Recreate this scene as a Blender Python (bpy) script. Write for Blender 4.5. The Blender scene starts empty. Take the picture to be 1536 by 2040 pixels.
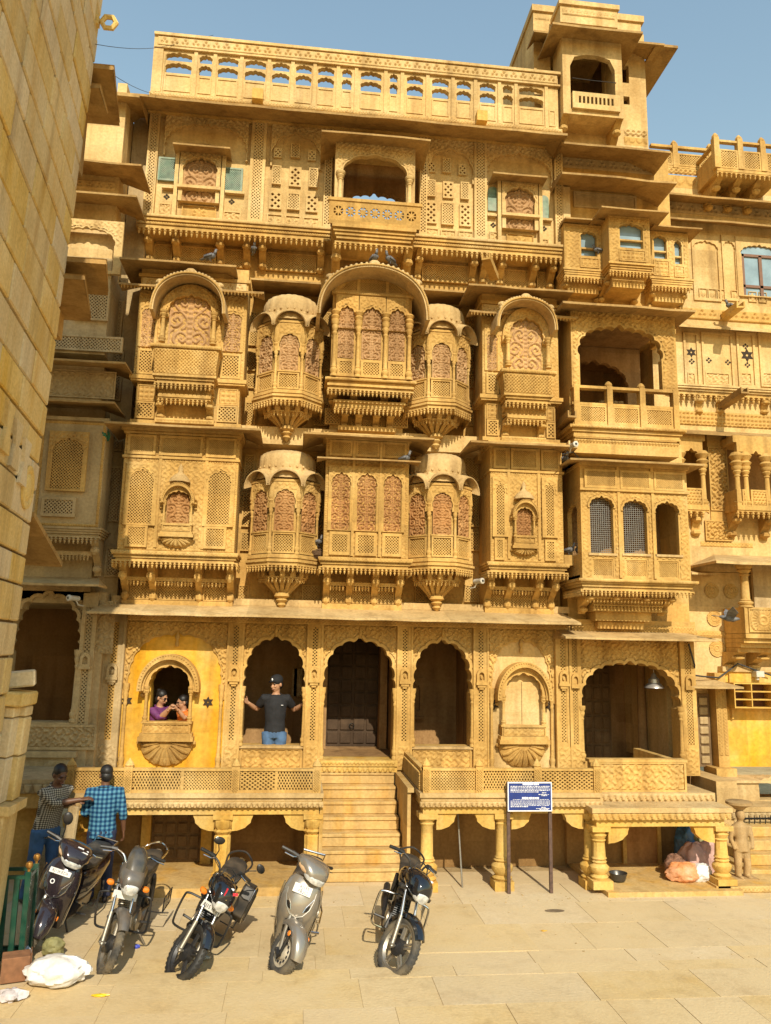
import bpy, bmesh, math, random
import numpy as np
from mathutils import Vector, Matrix, geometry
random.seed(7); rng = np.random.default_rng(7)
R_ = math.radians
scene = bpy.context.scene
COL = scene.collection
# ------------------------------------------------------------------ camera
F_PX, IW, IH = 1550.0, 1536.0, 2040.0
YAW, PITCH, ROLL = R_(6.2), R_(9.9), R_(1.1)
CAM = Vector((0, -12.0, 3.0))
_F = Vector((math.sin(YAW)*math.cos(PITCH), math.cos(YAW)*math.cos(PITCH), math.sin(PITCH)))
_r = Vector((math.cos(YAW), -math.sin(YAW), 0)); _u = _r.cross(_F)
_R = _r*math.cos(ROLL) + _u*math.sin(ROLL); _U = _u*math.cos(ROLL) - _r*math.sin(ROLL)
cd = bpy.data.cameras.new('camera'); cam = bpy.data.objects.new('camera', cd); COL.objects.link(cam)
cd.sensor_fit = 'HORIZONTAL'; cd.sensor_width = 36.0; cd.lens = 36.0*F_PX/IW
cd.clip_start = 0.05; cd.clip_end = 3000
cam.matrix_world = Matrix(((_R.x, _U.x, -_F.x, CAM.x), (_R.y, _U.y, -_F.y, CAM.y), (_R.z, _U.z, -_F.z, CAM.z), (0, 0, 0, 1)))
scene.camera = cam
# ------------------------------------------------------------------ light
SUN_EL, SUN_AZ = R_(37.0), R_(4.5)          # sun stands behind the camera, a touch to the right
world = bpy.data.worlds.new('World'); scene.world = world; world.use_nodes = True
wn = world.node_tree; bg = wn.nodes['Background']
sky = wn.nodes.new('ShaderNodeTexSky'); sky.sky_type = 'NISHITA'; sky.sun_disc = False
sky.sun_elevation = SUN_EL; sky.sun_rotation = math.pi - SUN_AZ
sky.air_density = 2.6; sky.dust_density = 0.4; sky.ozone_density = 2.6; sky.altitude = 200
wn.links.new(sky.outputs[0], bg.inputs[0]); bg.inputs[1].default_value = 0.15
sl = bpy.data.lights.new('sun', 'SUN'); sl.energy = 4.7; sl.angle = R_(0.5); sl.color = (1.0, 0.91, 0.74)
sun = bpy.data.objects.new('sun', sl); COL.objects.link(sun)
sdir = Vector((math.sin(SUN_AZ)*math.cos(SUN_EL), -math.cos(SUN_AZ)*math.cos(SUN_EL), math.sin(SUN_EL)))
sun.rotation_euler = sdir.to_track_quat('Z', 'Y').to_euler(); sun.location = sdir*40
vs = scene.view_settings
vs.view_transform = 'Standard'; vs.look = 'None'; vs.exposure = 0.18; vs.gamma = 1.0; vs.use_curve_mapping = False
# ------------------------------------------------------------------ photo measurements -> metres on a plane
def ray(px, py): return _F + _R*((px-IW/2)/F_PX) - _U*((py-IH/2)/F_PX)
def atY(px, py, Y=0.0):
    d = ray(px, py); return CAM + d*((Y-CAM.y)/d.y)
def atZ(px, py, Zv=0.0):
    d = ray(px, py); return CAM + d*((Zv-CAM.z)/d.z)
def X(px, py, Y=0.0): return atY(px, py, Y).x
def Z(px, py, Y=0.0): return atY(px, py, Y).z
# ------------------------------------------------------------------ materials
MATS = {}
def nodes_of(m):
    m.use_nodes = True; nt = m.node_tree; return nt, nt.nodes, nt.links, nt.nodes['Principled BSDF']
def ramp(N, stops):
    r = N.new('ShaderNodeValToRGB'); e = r.color_ramp.elements
    while len(e) < len(stops): e.new(0.5)
    for el, (p, c) in zip(e, stops): el.position = p; el.color = (*c, 1) if len(c) == 3 else c
    return r
def stone(name, c1, c2, c3, stain=None, bump=0.25, rough=0.85, stain_amt=0.5, scale=1.0, rnd=0.0, dust=None):
    m = bpy.data.materials.new(name); nt, N, L, b = nodes_of(m); MATS[name] = m
    geo = N.new('ShaderNodeNewGeometry')
    n1 = N.new('ShaderNodeTexNoise'); n1.inputs['Scale'].default_value = 0.9*scale; n1.inputs['Detail'].default_value = 6; n1.inputs['Roughness'].default_value = .62
    L.new(geo.outputs['Position'], n1.inputs['Vector'])
    r1 = ramp(N, [(0.32, c1), (0.52, c2), (0.70, c3)]); L.new(n1.outputs['Fac'], r1.inputs[0])
    col = r1.outputs[0]
    mp = N.new('ShaderNodeMapping'); mp.inputs['Scale'].default_value = (2.6, 2.6, .5); L.new(geo.outputs['Position'], mp.inputs[0])
    n2 = N.new('ShaderNodeTexNoise'); n2.inputs['Scale'].default_value = 1.3*scale; n2.inputs['Detail'].default_value = 5; L.new(mp.outputs[0], n2.inputs['Vector'])
    r2 = ramp(N, [(0.50, (0, 0, 0)), (0.72, (1, 1, 1))]); L.new(n2.outputs['Fac'], r2.inputs[0])
    mx = N.new('ShaderNodeMix'); mx.data_type = 'RGBA'
    ml = N.new('ShaderNodeMath'); ml.operation = 'MULTIPLY'; ml.inputs[1].default_value = stain_amt; L.new(r2.outputs[0], ml.inputs[0]); L.new(ml.outputs[0], mx.inputs[0])
    L.new(col, mx.inputs[6]); mx.inputs[7].default_value = (*(stain or tuple(k*.7 for k in c1)), 1); col = mx.outputs[2]
    n3 = N.new('ShaderNodeTexNoise'); n3.inputs['Scale'].default_value = 26*scale; n3.inputs['Detail'].default_value = 4; L.new(geo.outputs['Position'], n3.inputs['Vector'])
    r3 = ramp(N, [(0.25, (.80, .78, .74)), (0.6, (1, 1, 1)), (.85, (1.1, 1.09, 1.06))]); L.new(n3.outputs['Fac'], r3.inputs[0])
    m2 = N.new('ShaderNodeMix'); m2.data_type = 'RGBA'; m2.blend_type = 'MULTIPLY'; m2.inputs[0].default_value = 1.0; L.new(col, m2.inputs[6]); L.new(r3.outputs[0], m2.inputs[7]); col = m2.outputs[2]
    mp6 = N.new('ShaderNodeMapping'); mp6.inputs['Scale'].default_value = (6, 6, .45); L.new(geo.outputs['Position'], mp6.inputs[0])
    n6 = N.new('ShaderNodeTexNoise'); n6.inputs['Scale'].default_value = 1.0; n6.inputs['Detail'].default_value = 6; L.new(mp6.outputs[0], n6.inputs['Vector'])
    r6 = ramp(N, [(0.50, (1, 1, 1)), (0.74, (.66, .62, .58))]); L.new(n6.outputs['Fac'], r6.inputs[0])
    m6 = N.new('ShaderNodeMix'); m6.data_type = 'RGBA'; m6.blend_type = 'MULTIPLY'; m6.inputs[0].default_value = .8; L.new(col, m6.inputs[6]); L.new(r6.outputs[0], m6.inputs[7]); col = m6.outputs[2]
    if not rnd:                                                       # each quarried stone has its own tone
        v1 = N.new('ShaderNodeVectorMath'); v1.operation = 'MULTIPLY'; v1.inputs[1].default_value = (1.35, 1.0, 2.9); L.new(geo.outputs['Position'], v1.inputs[0])
        v2 = N.new('ShaderNodeVectorMath'); v2.operation = 'FLOOR'; L.new(v1.outputs[0], v2.inputs[0])
        wn_ = N.new('ShaderNodeTexWhiteNoise'); wn_.noise_dimensions = '3D'; L.new(v2.outputs[0], wn_.inputs['Vector'])
        r7 = ramp(N, [(0.0, (.86, .84, .80)), (.5, (1, 1, 1)), (1.0, (1.09, 1.06, 1.0))]); L.new(wn_.outputs['Value'], r7.inputs[0])
        m7 = N.new('ShaderNodeMix'); m7.data_type = 'RGBA'; m7.blend_type = 'MULTIPLY'; m7.inputs[0].default_value = 1; L.new(col, m7.inputs[6]); L.new(r7.outputs[0], m7.inputs[7]); col = m7.outputs[2]
    if rnd:
        oi = N.new('ShaderNodeObjectInfo'); hs = N.new('ShaderNodeHueSaturation'); mr = N.new('ShaderNodeMapRange')
        mr.inputs[3].default_value = 1-rnd; mr.inputs[4].default_value = 1+rnd*.6; L.new(oi.outputs['Random'], mr.inputs[0]); L.new(mr.outputs[0], hs.inputs['Value'])
        m3 = N.new('ShaderNodeMath'); m3.operation = 'FRACT'; m4 = N.new('ShaderNodeMath'); m4.operation = 'MULTIPLY'; m4.inputs[1].default_value = 7.3
        L.new(oi.outputs['Random'], m4.inputs[0]); L.new(m4.outputs[0], m3.inputs[0])
        mr2 = N.new('ShaderNodeMapRange'); mr2.inputs[3].default_value = .75; mr2.inputs[4].default_value = 1.22; L.new(m3.outputs[0], mr2.inputs[0]); L.new(mr2.outputs[0], hs.inputs['Saturation'])
        L.new(col, hs.inputs['Color']); col = hs.outputs[0]
    if dust:
        n5 = N.new('ShaderNodeTexNoise'); n5.inputs['Scale'].default_value = .7; n5.inputs['Detail'].default_value = 8; n5.inputs['Roughness'].default_value = .7; L.new(geo.outputs['Position'], n5.inputs['Vector'])
        r5 = ramp(N, [(0.36, (.25, .25, .25)), (0.62, (.92, .92, .92))]); L.new(n5.outputs['Fac'], r5.inputs[0])
        mx5 = N.new('ShaderNodeMix'); mx5.data_type = 'RGBA'; L.new(r5.outputs[0], mx5.inputs[0]); L.new(col, mx5.inputs[6]); mx5.inputs[7].default_value = (*dust, 1); col = mx5.outputs[2]
    L.new(col, b.inputs['Base Color']); b.inputs['Roughness'].default_value = rough
    b.inputs['Specular IOR Level'].default_value = 0.25
    bp = N.new('ShaderNodeBump'); bp.inputs['Strength'].default_value = bump; bp.inputs['Distance'].default_value = 0.02
    n4 = N.new('ShaderNodeTexNoise'); n4.inputs['Scale'].default_value = 38*scale; n4.inputs['Detail'].default_value = 6; L.new(geo.outputs['Position'], n4.inputs['Vector'])
    L.new(n4.outputs['Fac'], bp.inputs['Height']); L.new(bp.outputs[0], b.inputs['Normal'])
    return m
def plain(name, c, rough=0.5, metal=0.0, coat=0.0, noise=0.12, nscale=14, bump=0.0, emit=None, trans=0.0, dirt=None, dirt_amt=.5):
    m = bpy.data.materials.new(name); nt, N, L, b = nodes_of(m); MATS[name] = m
    tc = N.new('ShaderNodeTexCoord')
    n1 = N.new('ShaderNodeTexNoise'); n1.inputs['Scale'].default_value = nscale; n1.inputs['Detail'].default_value = 5; L.new(tc.outputs['Object'], n1.inputs['Vector'])
    lo = tuple(max(0, k*(1-noise)) for k in c); hi = tuple(min(1, k*(1+noise)) for k in c)
    r1 = ramp(N, [(0.3, lo), (0.7, hi)]); L.new(n1.outputs['Fac'], r1.inputs[0]); col = r1.outputs[0]
    if dirt:
        n2 = N.new('ShaderNodeTexNoise'); n2.inputs['Scale'].default_value = 5; n2.inputs['Detail'].default_value = 6; L.new(tc.outputs['Object'], n2.inputs['Vector'])
        r2 = ramp(N, [(0.42, (0, 0, 0)), (0.68, (1, 1, 1))]); L.new(n2.outputs['Fac'], r2.inputs[0])
        ml = N.new('ShaderNodeMath'); ml.operation = 'MULTIPLY'; ml.inputs[1].default_value = dirt_amt; L.new(r2.outputs[0], ml.inputs[0])
        mx = N.new('ShaderNodeMix'); mx.data_type = 'RGBA'; L.new(ml.outputs[0], mx.inputs[0]); L.new(col, mx.inputs[6]); mx.inputs[7].default_value = (*dirt, 1); col = mx.outputs[2]
    L.new(col, b.inputs['Base Color'])
    b.inputs['Roughness'].default_value = rough; b.inputs['Metallic'].default_value = metal; b.inputs['Coat Weight'].default_value = coat
    b.inputs['Transmission Weight'].default_value = trans
    if bump:
        bp = N.new('ShaderNodeBump'); bp.inputs['Strength'].default_value = bump; bp.inputs['Distance'].default_value = 0.01
        L.new(n1.outputs['Fac'], bp.inputs['Height']); L.new(bp.outputs[0], b.inputs['Normal'])
    return m
def checks(name, c1, c2, c3, s, rough=.85, weave='gingham', coord='UV'):
    """woven check cloth: crossed stripes of two yarn colours"""
    m = bpy.data.materials.new(name); nt, N, L, b = nodes_of(m); MATS[name] = m
    tc = N.new('ShaderNodeTexCoord'); sp = N.new('ShaderNodeSeparateXYZ'); L.new(tc.outputs[coord], sp.inputs[0])
    def stripe(out, s, w):
        a = N.new('ShaderNodeMath'); a.operation = 'MULTIPLY'; a.inputs[1].default_value = s; L.new(out, a.inputs[0])
        f = N.new('ShaderNodeMath'); f.operation = 'FRACT'; L.new(a.outputs[0], f.inputs[0])
        g = N.new('ShaderNodeMath'); g.operation = 'LESS_THAN'; g.inputs[1].default_value = w; L.new(f.outputs[0], g.inputs[0]); return g.outputs[0]
    sx = stripe(sp.outputs[0], s, .5); sz = stripe(sp.outputs[1], s, .5)
    m1 = N.new('ShaderNodeMix'); m1.data_type = 'RGBA'; L.new(sx, m1.inputs[0]); m1.inputs[6].default_value = (*c1, 1); m1.inputs[7].default_value = (*c2, 1)
    m2 = N.new('ShaderNodeMix'); m2.data_type = 'RGBA'; L.new(sz, m2.inputs[0]); L.new(m1.outputs[2], m2.inputs[6])
    m3 = N.new('ShaderNodeMix'); m3.data_type = 'RGBA'; L.new(sx, m3.inputs[0]); m3.inputs[6].default_value = (*c2, 1); m3.inputs[7].default_value = (*c3, 1); L.new(m3.outputs[2], m2.inputs[7])
    L.new(m2.outputs[2], b.inputs['Base Color']); b.inputs['Roughness'].default_value = rough; b.inputs['Specular IOR Level'].default_value = .15
    return m
PALE = stone('sandstone_pale', (.52, .34, .13), (.62, .435, .19), (.69, .52, .27), stain=(.40, .235, .075), stain_amt=.5)
MAIN = stone('sandstone_honey', (.45, .265, .075), (.56, .35, .108), (.65, .45, .18), stain=(.29, .155, .042), stain_amt=.6)
GOLD = stone('sandstone_golden', (.52, .31, .065), (.60, .39, .11), (.65, .46, .19), stain=(.60, .29, .02), stain_amt=.6)
PINK = stone('carved_pinkish_stone', (.36, .205, .09), (.45, .27, .125), (.53, .345, .17), stain=(.27, .14, .055), stain_amt=.4)
RED = stone('carved_reddish_stone', (.33, .16, .058), (.41, .215, .08), (.48, .28, .115), stain=(.24, .10, .035), stain_amt=.55)
JBACK = stone('shade_toned_backing_stone', (.20, .112, .04), (.27, .155, .056), (.33, .20, .078), stain_amt=.4)  # recess shade put into the colour of screen backings and plinth back walls
GREY = stone('weathered_sandstone', (.37, .265, .13), (.47, .345, .18), (.55, .42, .245), stain=(.24, .165, .075), stain_amt=.6)
DARK = stone('shade_toned_hall_stone', (.27, .155, .062), (.36, .21, .088), (.43, .265, .12), stain=(.15, .085, .034), stain_amt=.7)  # stone darkened so the colour itself carries the interior shade
EAVE = stone('eave_slab_stone', (.32, .19, .065), (.40, .25, .09), (.48, .32, .13), stain=(.19, .10, .03), stain_amt=.6)  # shade of the undersides put into the slab colour
LEDGE = stone('dusty_ledge_stone', (.45, .30, .125), (.54, .375, .17), (.61, .45, .23), stain=(.32, .20, .08), stain_amt=.5)
BLOCK = stone('dressed_block_stone', (.63, .46, .20), (.71, .54, .265), (.75, .60, .34), stain=(.62, .38, .10), stain_amt=.55, rnd=.10, scale=1.4)
MORTAR = stone('mortar', (.16, .10, .05), (.21, .14, .07), (.26, .18, .10), stain_amt=.3)
PAVE = stone('paving_sandstone', (.53, .39, .205), (.60, .455, .25), (.65, .51, .30), stain=(.52, .33, .13), stain_amt=.4, rnd=.09, rough=.75, dust=(.58, .445, .25))
GROUND = stone('dusty_ground', (.42, .30, .14), (.50, .37, .19), (.56, .42, .24), stain=(.34, .22, .10), stain_amt=.5)
STEP = stone('worn_step_stone', (.46, .29, .10), (.54, .36, .14), (.59, .425, .19), stain=(.54, .29, .04), stain_amt=.75)
WOOD_D = stone('old_dark_wood', (.045, .028, .017), (.07, .044, .026), (.10, .064, .038), stain_amt=.4, scale=2)
WOOD_P = stone('old_plain_wood', (.16, .10, .048), (.22, .14, .07), (.28, .19, .10), stain_amt=.4, scale=2)
WASH = stone('yellow_washed_stone', (.64, .33, .02), (.67, .39, .06), (.68, .47, .17), stain=(.66, .32, .006), stain_amt=.95, scale=.7)
VOID = plain('painted_interior_dark', (.035, .022, .012), .95)  # interior darkness painted as near-black on backings and vent shapes
GREENJ = plain('green_painted_lattice', (.13, .20, .13), .6, noise=.3, dirt=(.36, .34, .24))
# ------------------------------------------------------------------ mesh builder
class MB:
    def __init__(s): s.v = []; s.f = []; s.M = None
    def add(s, vs, fs):
        o = len(s.v)
        if s.M is not None: vs = [tuple(s.M @ Vector(p)) for p in vs]
        s.v.extend(vs); s.f.extend([tuple(i+o for i in f) for f in fs]); return s
    def box(s, x0, x1, y0, y1, z0, z1):
        v = [(x0, y0, z0), (x1, y0, z0), (x1, y1, z0), (x0, y1, z0), (x0, y0, z1), (x1, y0, z1), (x1, y1, z1), (x0, y1, z1)]
        return s.add(v, [(0, 3, 2, 1), (4, 5, 6, 7), (0, 1, 5, 4), (1, 2, 6, 5), (2, 3, 7, 6), (3, 0, 4, 7)])
    def prism(s, poly, a0, a1, axis='y'):
        """extrude a 2D polygon: axis y -> (x,z), axis x -> (y,z), axis z -> (x,y)"""
        n = len(poly)
        P = {'y': lambda p, a: (p[0], a, p[1]), 'x': lambda p, a: (a, p[0], p[1]), 'z': lambda p, a: (p[0], p[1], a)}[axis]
        v = [P(p, a0) for p in poly] + [P(p, a1) for p in poly]
        t = geometry.tessellate_polygon([[Vector((p[0], p[1], 0)) for p in poly]])
        f = [tuple(q) for q in t] + [tuple(i+n for i in reversed(q)) for q in t] + [(i, (i+1) % n, n+(i+1) % n, n+i) for i in range(n)]
        return s.add(v, f)
    def plate(s, outer, holes, y0, y1):
        loops = [outer]+holes; pts = [p for l in loops for p in l]; n = len(pts)
        t = geometry.tessellate_polygon([[Vector((p[0], p[1], 0)) for p in l] for l in loops])
        v = [(p[0], y0, p[1]) for p in pts]+[(p[0], y1, p[1]) for p in pts]
        f = [tuple(q) for q in t]+[tuple(i+n for i in reversed(q)) for q in t]; o = 0
        for l in loops:
            k = len(l); f += [(o+i, o+(i+1) % k, n+o+(i+1) % k, n+o+i) for i in range(k)]; o += k
        return s.add(v, f)
    def lathe(s, c, prof, n=12, a0=0.0, a1=2*math.pi, sx=1, sy=1, flute=0.0, nf=8, caps=True):
        full = abs(a1-a0-2*math.pi) < 1e-6; m = n if full else n+1; v = []; f = []
        for r, z in prof:
            for i in range(m):
                a = a0+(a1-a0)*i/n; rr = r*(1-flute*(0.5+0.5*math.cos(a*nf)))
                v.append((c[0]+rr*math.cos(a)*sx, c[1]+rr*math.sin(a)*sy, c[2]+z))
        for j in range(len(prof)-1):
            for i in range(n):
                i2 = (i+1) % m; f.append((j*m+i, j*m+i2, (j+1)*m+i2, (j+1)*m+i))
        if caps and full:
            f.append(tuple(range(m-1, -1, -1))); f.append(tuple((len(prof)-1)*m+i for i in range(m)))
        return s.add(v, f)
    def tube(s, pts, r, n=8, closed=False, caps=True):
        pts = [Vector(p) for p in pts]; k = len(pts); v = []; f = []; up = None
        rs = r if isinstance(r, (list, tuple)) else [r]*k
        for i, p in enumerate(pts):
            a = pts[(i-1) % k] if (closed or i) else p; b = pts[(i+1) % k] if (closed or i < k-1) else p
            t = (b-a).normalized()
            if up is None: up = t.orthogonal().normalized()
            up = (up - t*up.dot(t)).normalized(); w = t.cross(up)
            for j in range(n):
                an = 2*math.pi*j/n; q = p+(up*math.cos(an)+w*math.sin(an))*rs[i]; v.append(tuple(q))
        for i in range(k if closed else k-1):
            i2 = (i+1) % k
            for j in range(n): f.append((i*n+j, i*n+(j+1) % n, i2*n+(j+1) % n, i2*n+j))
        if caps and not closed: f += [tuple(range(n-1, -1, -1)), tuple((k-1)*n+j for j in range(n))]
        return s.add(v, f)
    def loft(s, rings, caps=True):
        n = len(rings[0]); v = [tuple(p) for r in rings for p in r]; f = []
        for i in range(len(rings)-1):
            for j in range(n): f.append((i*n+j, i*n+(j+1) % n, (i+1)*n+(j+1) % n, (i+1)*n+j))
        if caps: f += [tuple(range(n-1, -1, -1)), tuple((len(rings)-1)*n+j for j in range(n))]
        return s.add(v, f)
    def ball(s, c, r, n=10, m=6):
        rx, ry, rz = r if isinstance(r, (tuple, list)) else (r, r, r)
        pr = [(math.sin(math.pi*i/m), -math.cos(math.pi*i/m)) for i in range(m+1)]
        pr[0] = (.02, pr[0][1]); pr[-1] = (.02, pr[-1][1])
        v = []; f = []
        for a, z in pr:
            for j in range(n): v.append((c[0]+rx*a*math.cos(2*math.pi*j/n), c[1]+ry*a*math.sin(2*math.pi*j/n), c[2]+rz*z))
        for i in range(m):
            for j in range(n): f.append((i*n+j, i*n+(j+1) % n, (i+1)*n+(j+1) % n, (i+1)*n+j))
        f += [tuple(range(n-1, -1, -1)), tuple(m*n+j for j in range(n))]
        return s.add(v, f)
    def mesh(s, name='m'):
        me = bpy.data.meshes.new(name); me.from_pydata(s.v, [], s.f); me.update(); return me
def mesh_of(g, name):
    return g.mesh(name) if isinstance(g, MB) else g
def obj(name, g, mat, parent=None, loc=None, rot=None, smooth=False, bevel=0.0, kind=None, label=None, fix=True, seg=1):
    me = mesh_of(g, name)
    if mat is not None and not me.materials: me.materials.append(mat)
    o = bpy.data.objects.new(name, me); COL.objects.link(o)
    if smooth and isinstance(g, MB):
        me.polygons.foreach_set('use_smooth', [True]*len(me.polygons))
        try: me.set_sharp_from_angle(angle=R_(42))
        except Exception: pass
    if loc is not None: o.location = loc
    if rot is not None: o.rotation_euler = rot
    if parent is not None: attach(o, parent)
    if bevel:
        bm_ = o.modifiers.new('bevel', 'BEVEL'); bm_.width = bevel; bm_.segments = seg; bm_.limit_method = 'ANGLE'; bm_.angle_limit = R_(35)
    if name in ('pendant_fringe', 'hood_beading', 'eave_beads', 'dome_petals', 'hood_cresting', 'rim_slots', 'lettering', 'wire_netting'): kind = 'stuff'   # buds and beads a few pixels wide
    if kind: o['kind'] = kind
    if label: o['label'] = label
    return o
def attach(o, parent):
    o.parent = parent
    if parent.get('world_children'): o.matrix_parent_inverse = parent.matrix_basis.inverted()
def root(name, label, cat, loc=(0, 0, 0), rotz=0.0, group=None, world=False):
    o = bpy.data.objects.new(name, None); COL.objects.link(o); o.location = loc; o.rotation_euler = (0, 0, rotz)
    o.empty_display_size = .2; o['label'] = label; o['category'] = cat
    if group: o['group'] = group
    if world: o['world_children'] = 1
    return o
def tag(o, label, cat, group=None, kind=None):
    if label: o['label'] = label
    if cat: o['category'] = cat
    if group: o['group'] = group
    if kind: o['kind'] = kind
    return o
def dup(o, parent=None, loc=None, rot=None):
    c = o.copy(); COL.objects.link(c)
    if loc is not None: c.location = loc
    if rot is not None: c.rotation_euler = rot
    c.parent = parent
    for ch in [k for k in bpy.data.objects if k.parent == o]:
        d = dup(ch, c); d.matrix_parent_inverse = ch.matrix_parent_inverse.copy()
    return c
# ------------------------------------------------------------------ ornament
def grid_mesh(xs, zs, H, keep=None, name='relief'):
    """height field in the xz plane, raised towards -y; keep: bool per cell"""
    nx, nz = len(xs), len(zs); XX, ZZ = np.meshgrid(xs, zs)
    co = np.stack([XX, -H, ZZ], -1).reshape(-1, 3)
    i = np.arange(nz-1)[:, None]*nx+np.arange(nx-1)[None, :]
    q = np.stack([i, i+1, i+nx+1, i+nx], -1)
    q = q[keep] if keep is not None else q.reshape(-1, 4)
    me = bpy.data.meshes.new(name); me.vertices.add(len(co)); me.vertices.foreach_set('co', co.astype(np.float32).ravel())
    me.loops.add(q.size); me.loops.foreach_set('vertex_index', q.astype(np.int32).ravel())
    me.polygons.add(len(q)); me.polygons.foreach_set('loop_start', (np.arange(len(q))*4).astype(np.int32)); me.polygons.foreach_set('loop_total', np.full(len(q), 4, np.int32))
    me.update(calc_edges=True); return me
RC = {}
def relief(w, h, fn, depth=.018, res=.012, mask=None, key=None, edge=True):
    k = (round(w, 3), round(h, 3), key or fn.__name__, depth, res)
    if mask is None and k in RC: return RC[k]
    nx = max(3, int(w/res)+1); nz = max(3, int(h/res)+1)
    xs = np.linspace(-w/2, w/2, nx); zs = np.linspace(0, h, nz); XX, ZZ = np.meshgrid(xs, zs)
    H = np.clip(fn(XX, ZZ, w, h), 0, 1)*depth
    if edge: H[0, :] = H[-1, :] = 0; H[:, 0] = H[:, -1] = 0
    keep = None
    if mask is not None:
        kv = mask(XX, ZZ); keep = kv[:-1, :-1] & kv[1:, :-1] & kv[:-1, 1:] & kv[1:, 1:]
    me = grid_mesh(xs, zs, H, keep)
    if mask is None: RC[k] = me
    return me
def sstep(a, b, x): t = np.clip((x-a)/(b-a), 0, 1); return t*t*(3-2*t)
def f_foliage(x, z, w, h, s=1.65):
    a = np.sin(38*s*x+2.2*np.sin(29*s*z+1.3))+np.sin(41*s*z+2.4*np.sin(33*s*x+.5))+.8*np.sin(27*s*(x+z)+1.7*np.sin(23*s*(x-z)))
    return sstep(-.2, .9, a)
def f_foliage2(x, z, w, h): return f_foliage(x+3.1, z+1.7, w, h, 1.9)
def f_scroll(x, z, w, h):
    """mirrored vine scrolls with a central beaded stile"""
    u = np.abs(x)/(w/2); c = w*.46; zc = np.floor(z/c); side = np.where(zc % 2 == 0, .36, .66)
    dx = (u-side)*w/2; dz = z-(zc+.5)*c; r = np.hypot(dx, dz)+1e-4; th = np.arctan2(dz, dx)*np.where(zc % 2 == 0, 1, -1)
    sp = np.sin(th*1.0+r*2*math.pi/(w*.15)); lv = np.sin(5*th+r*60)*.30
    H = sstep(-.1, .7, sp+lv)
    H = np.where(u < .10, .9*(0.65+.35*np.cos(z*2*math.pi/(w*.13))), H); H = np.where((u > .10) & (u < .16), 0, H)
    return np.where(u > .93, .7, H)
def f_rosette(x, z, w, h, n=8):
    R = min(w, h)*.46; d = np.hypot(x, z-h/2)/R; a = np.arctan2(z-h/2, x)
    pet = .25+.75*np.abs(np.cos(a*n/2)); H = np.where(d < pet*.92, .5+.5*np.abs(np.cos(a*n/2))*(1-.3*d), 0); H = np.where(d < .24, 1, H)
    return np.where((d > .97) & (d < 1.06), .5, H)
def f_stars(x, z, w, h):
    c = .075; u = (x/c+.5) % 1-.5; v = (z/c) % 1-.5; d = np.minimum(np.maximum(abs(u), abs(v)), (abs(u)+abs(v))/1.35); return sstep(.22, .3, d)
def f_diaper(x, z, w, h):
    c = .052; a = np.abs(((x+z)/c) % 1-.5); b = np.abs(((x-z)/c) % 1-.5); return sstep(.18, .34, np.maximum(a, b))
def f_braid(x, z, w, h):
    p = .5*h; a = np.abs(z/h-.5-.3*np.sin(x/p*2.2)); b = np.abs(z/h-.5+.3*np.sin(x/p*2.2)); return 1-sstep(.08, .2, np.minimum(a, b))
def f_beads(x, z, w, h):
    p = max(h*.9, .026); u = (x/p) % 1-.5; v = z/h-.5; return sstep(.5, .2, np.hypot(u, v))
def f_scallop(x, z, w, h):
    p = h*.85; u = (x/p) % 1-.5; v = z/h; return sstep(.52, .40, np.hypot(u, (v-1)*.62))
def f_petal(x, z, w, h):
    p = h*1.0; u = (x/p) % 1-.5; v = z/h; return np.where(np.abs(u) < .46*np.sqrt(np.clip(v*1.25, 0, 1)), 1-.9*u*u*3, 0)
def f_trefoil(x, z, w, h):
    p = h*.95; u = (x/p) % 1-.5; v = z/h-.5
    d = np.minimum(np.minimum(np.hypot(u, v-.20), np.hypot(u-.20, v+.12)), np.hypot(u+.20, v+.12)); return 1-sstep(.15, .10, d)*1.0
def f_wheel(x, z, w, h):
    R = w*.5; d = np.hypot(x, z-h/2)/R; a = np.arctan2(z-h/2, x)
    H = .5+.5*np.cos(d*2*math.pi*3.2); H = np.where((d > .45) & (d < .8), .5+.5*np.cos(a*22), H); return np.where(d < .97, H, 0)
def f_screen(x, z, w, h):
    c = .06; row = np.floor(z/(c*.866)); u = ((x/c+.5*(row % 2)) % 1)-.5; v = (z/(c*.866)) % 1-.5; return sstep(.22, .34, np.hypot(u, v))
def lattice(w, h, s=.045, b=.014, d=.02, key=None, ang=45):
    k = ('lat', round(w, 3), round(h, 3), s, b, d, ang)
    if k in RC: return RC[k]
    g = MB(); t = math.tan(R_(ang))
    for sg in (1, -1):
        st = s*math.sqrt(1+t*t)*.72; c = -w*t
        while c < h+w*t:
            pts = []                                     # clip z = c + sg*t*(x) inside the rectangle
            x0, x1 = -w/2, w/2; f0 = lambda x: c+sg*t*(x if sg > 0 else x)
            za, zb = c+sg*t*x0, c+sg*t*x1
            lo, hi = min(za, zb), max(za, zb)
            if hi > 0 and lo < h:
                xa = x0 if 0 <= za <= h else ((0-c)/(sg*t) if za < 0 else (h-c)/(sg*t))
                xb = x1 if 0 <= zb <= h else ((0-c)/(sg*t) if zb < 0 else (h-c)/(sg*t))
                if xb-xa > .01:
                    zA, zB = c+sg*t*xa, c+sg*t*xb; L_ = math.hypot(xb-xa, zB-zA); nx, nz = -(zB-zA)/L_*b/2, (xb-xa)/L_*b/2
                    yo = -.0 if sg > 0 else -.002
                    g.prism([(xa-nx, zA-nz), (xb-nx, zB-nz), (xb+nx, zB+nz), (xa+nx, zA+nz)], -d+yo, 0, 'y')
            c += st
    RC[k] = g.mesh('lattice'); return RC[k]
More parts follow.
